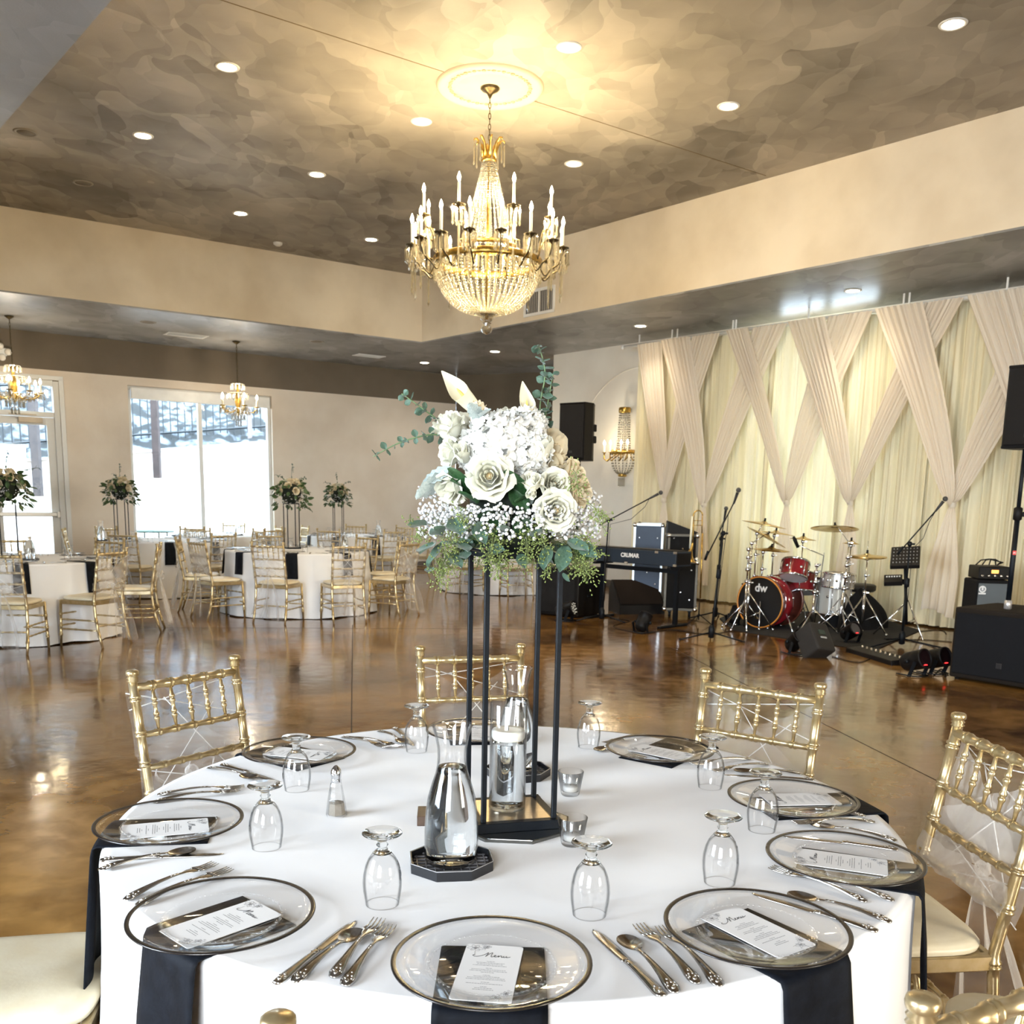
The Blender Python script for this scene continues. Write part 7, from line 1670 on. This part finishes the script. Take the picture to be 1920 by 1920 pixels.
def cymbal(px, py, y, r_, tilt, label, stand_px=None, hat=False, boom=None, thin=False):
    c = at_kit(px, py, y); g = gp(*stand_px) if stand_px else Vector((c.x, y, 0))
    if stand_px: g = Vector((Y(stand_px[0], stand_px[1], y).x, y, 0))
    root = empty('cymbal', (g.x, g.y, 0), 0, label, 'cymbal'); lc = c-g; Q = T(lc.x, lc.y, lc.z) @ Matrix.Rotation(tilt[0], 4, 'X') @ Matrix.Rotation(tilt[1], 4, 'Y')
    m_ = MB(); m_.lathe([(0.006, 0.024), (0.02, 0.022), (0.035, 0.012), (0.045, 0.006), (r_*0.6, -0.004), (r_, -0.016), (r_, -0.018), (r_*0.6, -0.007), (0.045, 0.003)], 44, Q); m_.build('disc', cym, root)
    if hat: m_ = MB(); m_.lathe([(0.006, -0.062), (0.045, -0.046), (r_, -0.024), (r_, -0.022), (0.045, -0.043)], 44, Q); m_.build('lower_disc', cym, root)
    m_ = MB(); m_.lathe([(0.0001, 0.06), (0.012, 0.058), (0.012, 0.03), (0.016, 0.028), (0.016, 0.022), (0.0001, 0.02)], 10, Q); m_.build('wing_nut', M['black'], root)
    s = MB()
    j = Vector((0, 0, lc.z-0.04)) if not boom else Vector((0, 0, boom))
    T3(s, Vector((0, 0, 0.12)), j*0.55, 0.014, 9); T3(s, j*0.5, j, 0.009, 8); T3(s, j, Q @ Vector((0, 0, 0.05)), 0.006, 6)
    for t in (0.55, 0.78, 1.0): s.lathe([(0.012, -0.02), (0.022, -0.015), (0.022, 0.015), (0.012, 0.02)], 10, T(0, 0, j.z*t)); s.box((0.03, 0, j.z*t), (0.035, 0.008, 0.014))
    if hat: T3(s, Q @ Vector((0, 0, 0.0)), Q @ Vector((0, 0, 0.16)), 0.003, 5)
    s.build('stand_tube', M['chrome'], root)
    for k in range(3):
        a_ = R(30+120*k)+px; l = MB(); e = Vector((0.30*math.cos(a_), 0.30*math.sin(a_), 0.012)); 
        l.tube([Vector((0.015*math.cos(a_), 0.015*math.sin(a_), 0.42)), Vector((0.16*math.cos(a_), 0.16*math.sin(a_), 0.22)), e], 0.008, 6); l.tube([Vector((0, 0, 0.14)), Vector((0.16*math.cos(a_), 0.16*math.sin(a_), 0.22))], 0.006, 6); l.sphere(e+Vector((0, 0, 0.006)), 0.016, 7, 5)
        l.build('leg', M['chrome'], root)
    return root
cymbal(1433, 981, KY+0.25, 0.26, (0.05, 0.16), 'highest thin cymbal on the left of the drum kit', (1412, 1120), boom=1.1)
cymbal(1455, 998, KY+0.55, 0.23, (0.0, 0.10), 'cymbal just under the highest one on the left of the kit', (1445, 1110))
cymbal(1438, 1005, KY-0.05, 0.25, (0.05, 0.48), 'steeply tilted cymbal on the left of the drum kit', (1402, 1140), boom=1.0)
cymbal(1447, 1029, KY+0.15, 0.21, (0.05, 0.04), 'lower flat cymbal above the bass drum, left', (1425, 1130))
cymbal(1506, 1009, KY+0.50, 0.16, (0.0, 0.06), 'small cymbal above the toms in the middle of the kit')
cymbal(1565, 989, KY+0.15, 0.27, (-0.16, 0.05), 'raised crash cymbal at the centre right of the kit', (1583, 1130), boom=1.02)
cymbal(1596, 1017, KY+0.45, 0.10, (0, 0.03), 'tiny splash cymbal right of the raised crash')
cymbal(1626, 1041, KY-0.20, 0.215, (0.06, -0.03), 'hi-hat pair on a chrome stand at the right of the kit', (1617, 1160), hat=True)
# extra chrome stand tubes and clamps in the kit
for (bx, by, tx, ty, y, lab) in ((1522, 1172, 1532, 1060, KY-0.15, 'chrome drum stand in front of the red shell, holding the toms'), (1571, 1195, 1590, 1045, KY-0.35, 'leaning chrome stand in front of the snare drum'), (1397, 1150, 1404, 1030, KY+0.0, 'chrome upright of the drum rack, left of the bass drum')):
    a_ = Y(bx, by, y); b_ = Y(tx, ty, y); root = empty('drum_stand', (a_.x, y, 0), 0, lab, 'stand'); m_ = MB(); h = b_.z; top = Vector((b_.x-a_.x, 0, h))
    T3(m_, Vector((0, 0, 0.03)), top*0.6, 0.015, 10); T3(m_, top*0.55, top, 0.011, 8); m_.build('tube', M['chrome'], root)
    c_ = MB()
    for t in (0.6, 0.75, 0.9, 1.0): Q = aim(top*t, top); c_.lathe([(0.014, -0.022), (0.026, -0.018), (0.026, 0.018), (0.014, 0.022)], 10, Q); c_.sphere(top*t+Vector((0.035, 0, 0.01)), 0.014, 7, 5)
    c_.build('clamps', M['chrome'], root)
    for k in range(3): an = R(20+120*k)+bx; l = MB(); l.tube([top*0.35, Vector((0.28*math.cos(an), 0.28*math.sin(an), 0.015))], 0.009, 6); l.sphere((0.28*math.cos(an), 0.28*math.sin(an), 0.016), 0.015, 7, 5); l.build('leg', M['chrome'], root)
# throne, rug, cloth-covered shape
g = Y(1612, 1095, KY+0.75); root = empty('drum_throne', (g.x, g.y, 0), 0, 'black round drum throne behind the hi-hat', 'stool')
m_ = MB(); m_.lathe([(0.0001, g.z-0.09), (0.17, g.z-0.09), (0.195, g.z-0.07), (0.195, g.z-0.015), (0.17, g.z), (0.0001, g.z)], 28); m_.build('seat', P('black_vinyl', (0.012, 0.012, 0.012), 0.5), root)
m_ = MB(); T3(m_, (0, 0, 0.1), (0, 0, g.z-0.09), 0.018, 10); m_.build('post', M['chrome'], root)
for k in range(3): an = R(15+120*k); m_ = MB(); T3(m_, (0, 0, 0.28), (0.27*math.cos(an), 0.27*math.sin(an), 0.012), 0.011, 7); m_.build('leg', M['chrome'], root)
pts = [gp(1372, 1158), gp(1400, 1180), gp(1660, 1218), gp(1745, 1180), gp(1600, 1140), gp(1420, 1136)]
pts = [p-N1*0.25 for p in pts]; m_ = MB(); m_.prism([(p.x, p.y) for p in pts], 0.001, 0.009); tag(m_.build('drum_rug', P('black_rug', (0.010, 0.010, 0.011), 0.95, bump=0.4, bscale=120)), 'black rug under the drum kit', 'rug')
g = gp(1640, 1190); random.seed(8)
def lump(u, v):
    a = 2*PI*u; r_ = 0.34*math.sin(PI*(0.5+0.5*v))**0.8*(1+0.12*math.sin(3*a)+0.07*math.sin(7*a)); return (r_*math.cos(a), 0.55*r_*math.sin(a), 0.005+0.42*v**0.8*(1+0.15*math.sin(2*a)))
m_ = MB(); m_.grid(lump, 36, 14, cu=True); tag(m_.build('black_bag', M['blackcl'], None, (g.x, g.y+0.55, 0)), 'black cloth gear bag on the floor behind the hi-hat stand', 'bag')
# kick mic on a small boom
g = gp(1405, 1165); root = empty('low_microphone_stand', g, 0, 'low boom microphone stand aimed into the bass drum', 'microphone stand')
m_ = MB(); T3(m_, Y(1391, 1094, g.y-0.3)-g, Y(1438, 1146, g.y-0.32)-g, 0.009, 8); m_.build('boom_arm', M['black'], root)
m_ = MB(); T3(m_, (0.0, -0.3, 0.03), Y(1396, 1100, g.y-0.3)-g, 0.008, 8); m_.lathe([(0.09, 0), (0.095, 0.01), (0.03, 0.03), (0.0001, 0.03)], 20, T(0, -0.3, 0)); m_.build('pole', M['black'], root)
m_ = MB(); m_.sphere(Y(1441, 1149, g.y-0.32)-g, 0.035, 12, 9); m_.build('microphone', P('mic_gold_black', (0.10, 0.08, 0.05), 0.4, 0.6), root)
# overhead mic near the toms
c = at_kit(1492, 1020, KY); c0 = at_kit(1545, 1042, KY); root = empty('drum_microphone', (c.x, c.y, 0), 0, 'black clip microphone hanging over the toms', 'microphone'); lc = Vector((0, 0, c.z))
m_ = MB(); m_.lathe([(0.0001, 0), (0.018, 0), (0.022, 0.10), (0.012, 0.14), (0.0001, 0.14)], 10, aim(lc+Vector((0.03, 0, -0.04)), (-0.5, 0, 1))); m_.build('body', M['blackpl'], root)
m_ = MB(); m_.tube([lc, c0-Vector((c.x, c.y, 0)), Vector((0.40, 0.2, 0.9)), Vector((0.36, 0.25, 0.02))], 0.006, 6); m_.build('arm', M['chrome'], root)
# tilted music tablet stand
g = gp(1697, 1195); root = empty('music_stand', g, 0, 'black tilted equipment stand with a mixer tray, right of the drum kit', 'stand')
def slab(corners, th):
    """frame whose x, y run along the edges of a tilted tray given by its photo corners and depths"""
    tl_, tr_, br_, bl_ = [Y(px, py, g.y+dy)-g for px, py, dy in corners]; c_ = (tl_+tr_+br_+bl_)/4
    ex = ((tr_-tl_)+(br_-bl_))/2; ey = ((tl_-bl_)+(tr_-br_))/2; w_, h_ = ex.length, ey.length; ex.normalize(); n_ = ex.cross(ey).normalized(); ey = n_.cross(ex)
    return Matrix(((ex.x, ey.x, n_.x, c_.x), (ex.y, ey.y, n_.y, c_.y), (ex.z, ey.z, n_.z, c_.z), (0, 0, 0, 1))), w_, h_, c_
Q, w1, h1, c = slab(((1688, 1030, 0.12), (1742, 1027, 0.0), (1708, 1062, -0.26), (1652, 1063, -0.14)), 0.05)
m_ = MB(); m_.box((0, 0, 0), (w1, h1, 0.045), Q, bev=0.006); m_.build('mixer', M['blackpl'], root)
m_ = MB()
for i in range(8):
    for j in range(5): m_.lathe([(0.0001, 0.034), (0.005, 0.034), (0.006, 0.024)], 6, Q @ T(w1*(-0.4+0.8*i/7), h1*(-0.35+0.7*j/4), 0))
tag(m_.build('knobs', P('grey_knobs', (0.30, 0.30, 0.30), 0.4), root), kind='stuff')
m_ = MB(); T3(m_, (0, 0, 0.15), Vector((c.x, c.y, c.z-0.02)), 0.017, 10); T3(m_, Vector((c.x*0.7, c.y, c.z*0.7)), Vector((c.x*0.7-0.04, -0.05, c.z*0.7)), 0.03, 8); m_.build('pole', M['black'], root)
Q, w2, h2, c2 = slab(((1663, 1081, 0.10), (1694, 1081, 0.02), (1690, 1094, -0.12), (1652, 1096, -0.06)), 0.05); m_ = MB(); m_.box((0, 0, 0), (w2, h2, 0.05), Q, bev=0.005); m_.build('lower_box', M['blackpl'], root)
m_ = MB()
for i in range(6): m_.box((w2*(-0.35+0.7*i/5), h2*0.2, 0.028), (0.016, 0.02, 0.008), Q)
m_.build('buttons', white_lt, root)
for k in range(3): an = R(40+120*k); m_ = MB(); m_.tube([(0, 0, 0.42), (0.34*math.cos(an), 0.34*math.sin(an), 0.015)], 0.010, 6); m_.tube([(0, 0, 0.16), (0.18*math.cos(an), 0.18*math.sin(an), 0.2)], 0.007, 6); m_.build('leg', M['chrome'], root)
# small stage wedges, PAR cans
def par_can(px, py, rz, tilt, label, lens='dark', sz=1.0, z=0.0):
    g = gp(px, py); root = empty('stage_light', g, rz, label, 'stage light'); Q = T(0, 0, 0.13*sz) @ Matrix.Rotation(tilt, 4, 'X')
    b = MB(); r_ = 0.085*sz; b.lathe([(0.0001, -0.11*sz), (r_*0.7, -0.11*sz), (r_*0.95, -0.08*sz), (r_, 0.0), (r_, 0.10*sz), (r_*1.04, 0.10*sz), (r_*1.04, 0.115*sz), (r_*0.92, 0.115*sz)], 26, Q); b.build('housing', M['blackpl'], root)
    l = MB(); l.lathe([(0.0001, 0.100*sz), (r_*0.93, 0.100*sz)], 24, Q); lm = {'dark': P('dark_lens', (0.012, 0.006, 0.008), 0.08, spec=1.0), 'pale': P('pale_lens', (0.55, 0.55, 0.42), 0.3), 'leds': P('led_plate', (0.02, 0.02, 0.02), 0.3)}[lens]; lo = l.build('lens', lm, root)
    if lens == 'leds':
        d_ = MB()
        for i in range(19): a = i*2.4; rr = 0.016*sz*math.sqrt(i)*1.1; d_.sphere(Q @ Vector((rr*math.cos(a), rr*math.sin(a), 0.104*sz)), 0.009*sz, 7, 5)
        tag(d_.build('led_lenses', P('clear_led', (0.75, 0.77, 0.74), 0.15), lo), kind='stuff')
    if lens == 'dark': d_ = MB(); d_.sphere(Q @ Vector((0.0, -0.055*sz, 0.104*sz)), 0.012*sz, 8, 5, (1.8, 1, 0.3)); d_.build('red_led', emit('red_led', (1, 0.03, 0.03), 2.5), lo)
    for s_ in (-1, 1):
        y = MB(); y.box((s_*(r_+0.012), -0.03, 0.075*sz), (0.006, 0.035, 0.16*sz), Matrix.Rotation(R(20), 4, 'X')); y.lathe([(0.0001, 0), (0.018, 0), (0.018, 0.02), (0.0001, 0.02)], 10, T(s_*(r_+0.01), 0, 0.13*sz) @ Matrix.Rotation(s_*PI/2, 4, 'Y')); y.build('yoke', M['black'], root)
    y = MB(); y.tube([(-r_-0.012, -0.05, 0.008), (-r_*0.8, -0.10, 0.008), (r_*0.8, -0.10, 0.008), (r_+0.012, -0.05, 0.008)], 0.006, 6); y.tube([(-r_-0.012, -0.05, 0.008), (-r_-0.012, 0.10, 0.008)], 0.006, 6); y.tube([(r_+0.012, -0.05, 0.008), (r_+0.012, 0.10, 0.008)], 0.006, 6); y.build('foot', M['black'], root)
    return root
par_can(1712, 1266, R(30), R(72), 'black stage light with a red glow, left one of the pair by the big subwoofer', 'dark', 1.0)
par_can(1750, 1262, R(32), R(72), 'black stage light with a red glow, right one of the pair by the big subwoofer', 'dark', 1.0)
par_can(1205, 1186, R(-40), R(-35), 'black stage light with a pale lens, tilted up in front of the keyboard', 'pale', 0.9)
par_can(1060, 1164, R(62), R(75), 'black stage light with white LED dots, left foot of the subwoofer behind the stand rods', 'leds', 1.05)
par_can(1378, 1172, R(-50), R(-30), 'black stage light with a pale lens beside the bass drum', 'pale', 0.9)
par_can(1490, 1226, R(20), R(-150+200), 'black stage light left of the small slanted speaker', 'dark', 0.95)
par_can(1592, 1205, R(25), R(60), 'black stage light under the hi-hat stand', 'dark', 0.9)
g = gp(1535, 1236); root = empty('small_monitor', (g.x, g.y+0.15, 0), R(35), 'small slanted black speaker lying in front of the drum kit', 'speaker')
m_ = MB(); Q = T(0, 0, 0.145) @ Matrix.Rotation(R(-38), 4, 'X') @ Matrix.Rotation(R(12), 4, 'Y') @ Matrix.Scale(0.85, 4); m_.box((0, 0, 0), (0.28, 0.26, 0.36), Q, bev=0.02, seg=2); m_.build('cabinet', P('dark_grey_plastic', (0.035, 0.032, 0.030), 0.5, spec=0.12, bump=0.1), root)
m_ = MB(); m_.box((0.0, -0.132, 0.05), (0.10, 0.006, 0.06), Q); m_.build('panel', P('panel_green_black', (0.02, 0.04, 0.035), 0.2), root); m_ = MB(); m_.box((0.0, -0.134, -0.02), (0.09, 0.006, 0.02), Q); m_.build('plate', P('grey_plate', (0.4, 0.4, 0.4), 0.4), root)
# pedalboard with row of metal switches
g0, g1 = gp(1603, 1222), gp(1690, 1248); d = g1-g0; m_ = MB(); L_ = d.length; root = empty('pedalboard', (g0+g1)/2, math.atan2(d.y, d.x), 'long low black pedalboard with small silver switches on the floor', 'pedalboard')
m_.box((0, 0, 0.03), (L_, 0.20, 0.05), Matrix.Rotation(R(6), 4, 'X'), bev=0.005); m_.build('board', M['blackpl'], root)
k_ = MB(); k_.lathe([(0.0001, 0.02), (0.008, 0.02), (0.009, 0.004), (0.012, 0.0)], 10); me = k_.mesh('switch'); me.materials.append(M['chrome'])
for k in range(9): place('switch', me, root, (-L_*0.4+L_*0.8*k/8, 0.03, 0.058))
# bass amplifier
g = Y(1862, 1132, 9.9); ay = 9.9; a, b = Y(1838, 1095, ay), Y(1892, 1095, ay); zt = Y(1862, 1089, ay).z; w_ = (b.x-a.x)*1.15
root = empty('bass_amplifier', ((a.x+b.x)/2+0.03, ay+0.22, 0), R(-8), 'grey-fronted bass cabinet standing behind the big subwoofer', 'amplifier')
m_ = MB(); m_.box((0, 0, zt/2), (w_, 0.42, zt), bev=0.012); m_.build('cabinet', M['blackcl'], root); m_ = MB(); m_.box((0, -0.214, zt/2), (w_-0.04, 0.012, zt-0.06), bev=0.003); gr_ = m_.build('grille_cloth', P('grey_grille_cloth', (0.13, 0.15, 0.16), 0.85, bump=0.5, bscale=400), root)
m_ = MB(); m_.lathe([(0.022, 0), (0.036, 0), (0.036, 0.004), (0.022, 0.004), (0.022, 0)], 20, T(-w_*0.33, -0.222, zt-0.09) @ Matrix.Rotation(PI/2, 4, 'X')); m_.box((-w_*0.33, -0.224, zt-0.085), (0.02, 0.003, 0.035)); m_.box((-w_*0.33, -0.224, zt-0.135), (0.07, 0.003, 0.016)); m_.build('emblem', white_lt, root)
root2 = empty('amplifier_head', ((a.x+b.x)/2+0.04, ay+0.22, zt), R(-8), 'black amplifier head with a glowing orange dial on the bass cabinet', 'amplifier')
m_ = MB(); m_.box((0, 0, 0.075), (w_*0.92, 0.34, 0.13), bev=0.008); m_.build('case', M['blackpl'], root2)
m_ = MB(); m_.box((-0.0, -0.173, 0.09), (0.07, 0.006, 0.035), bev=0.002); m_.build('dial', emit('amber_dial', (1.0, 0.42, 0.10), 1.6), root2)
m_ = MB(); m_.lathe([(0.0001, 0.02), (0.012, 0.02), (0.014, 0)], 12); me = m_.mesh('knob'); me.materials.append(M['steel'])
for k in range(5): place('knob', me, root2, (-w_*0.36+w_*0.18*k, -0.171, 0.045), (PI/2, 0, 0))
m_ = MB()
for k in range(4): m_.tube([(-0.15+0.08*k, 0.02*k, 0.14), (-0.10+0.05*k, 0.0, 0.19), (0.02*k, 0.03, 0.20), (0.12, 0.02*k-0.03, 0.17), (0.10, 0.05, 0.14)], 0.007, 5)
tag(m_.build('coiled_cable', M['blackpl'], None, ((a.x+b.x)/2+0.04, ay+0.22, zt+0.008)), 'black cable heaped on the amplifier head', 'cable')
# trombone on its stand
ty = 11.55; P_ = lambda px, py: Y(px, py, ty)
g = Vector((P_(1312, 1120).x, ty, 0)); root = empty('trombone', g, 0, 'brass trombone standing upright in front of the black cases', 'trombone'); lq = lambda px, py: P_(px, py)-g
m_ = MB(); tp = lambda x, y: lq(x, y)
m_.tube([tp(1300, 968), tp(1299, 1030)], 0.007, 8); m_.tube([tp(1317, 966), tp(1316, 1000)], 0.007, 8)
arc_ = [tp(1299.5, 968)]; A0, A1 = tp(1300, 968), tp(1317.5, 966); cc = (A0+A1)/2; rr = (A1-A0).length/2
for k in range(9): an = PI-PI*k/8; arc_.append(cc+Vector((rr*math.cos(an), 0, rr*math.sin(an)*1.1)))
m_.tube(arc_, 0.008, 8); m_.tube([tp(1301, 976), tp(1317, 976)], 0.005, 6); m_.build('tuning_crook', M['brass'], root)
m_ = MB(); T3(m_, tp(1301, 965), tp(1300, 1010), 0.006, 6); T3(m_, tp(1317, 1000), tp(1313, 1122), 0.010, 8); T3(m_, tp(1299, 985), tp(1316, 985), 0.005, 6); m_.build('slide', M['brass'], root)
m_ = MB(); T3(m_, tp(1298, 968), tp(1294, 1028), 0.014, 8); m_.build('ivory_slide_cover', P('pale_tube', (0.80, 0.78, 0.62), 0.4), root)
m_ = MB(); bq = aim(tp(1290, 1052), tp(1298, 1020)-tp(1290, 1052)); m_.lathe([(0.105, 0), (0.100, 0.004), (0.065, 0.03), (0.040, 0.07), (0.022, 0.13), (0.014, 0.22)], 28, bq); m_.build('bell', M['brass'], root)
m_ = MB(); m_.tube([(0, 0, 0.26), (0.0, 0, 0.05)], 0.008, 6)
for k in range(3): an = R(90+120*k); m_.tube([(0, 0, 0.12), (0.16*math.cos(an), 0.16*math.sin(an), 0.01)], 0.006, 6)
m_.build('floor_rest', M['black'], root)
# cables on the floor
random.seed(14)
def cable(pts, label, r_=0.0045, seed=0):
    rn = random.Random(seed); P_ = [gp(*p) for p in pts]; out = []
    for i in range(len(P_)-1):
        p0, p1, p2, p3 = P_[max(i-1, 0)], P_[i], P_[i+1], P_[min(i+2, len(P_)-1)]
        for k in range(8): t = k/8; out.append(0.5*(2*p1+(p2-p0)*t+(2*p0-5*p1+4*p2-p3)*t*t+(3*p1-p0-3*p2+p3)*t**3)+Vector((0, 0, r_+0.001)))
    m_ = MB(); m_.tube(out, r_, 5); tag(m_.build('cable', M['blackpl']), label, 'cable', 'cables on the floor')
cable([(1205, 1190), (1150, 1176), (1180, 1165), (1140, 1160)], 'black cable curled beside the tilted pale-lens stage light')
cable([(1215, 1188), (1260, 1182), (1330, 1190), (1380, 1180)], 'black cable running between the keyboard leg and the drum rug')
cable([(1560, 1232), (1610, 1243), (1650, 1230), (1700, 1250)], 'black cable looping before the pedalboard')
cable([(1690, 1200), (1740, 1210), (1790, 1236)], 'black cable from the music stand towards the subwoofer')
cable([(1600, 1215), (1660, 1205), (1720, 1200), (1790, 1205)], 'black cable running straight to the subwoofer behind the stage lights')
cable([(1750, 1268), (1765, 1255), (1772, 1270), (1776, 1262)], 'short black cable between the right stage light and the subwoofer')
cable([(1620, 1200), (1640, 1196), (1690, 1188), (1760, 1182), (1775, 1190)], 'black cable along the foot of the drapes')
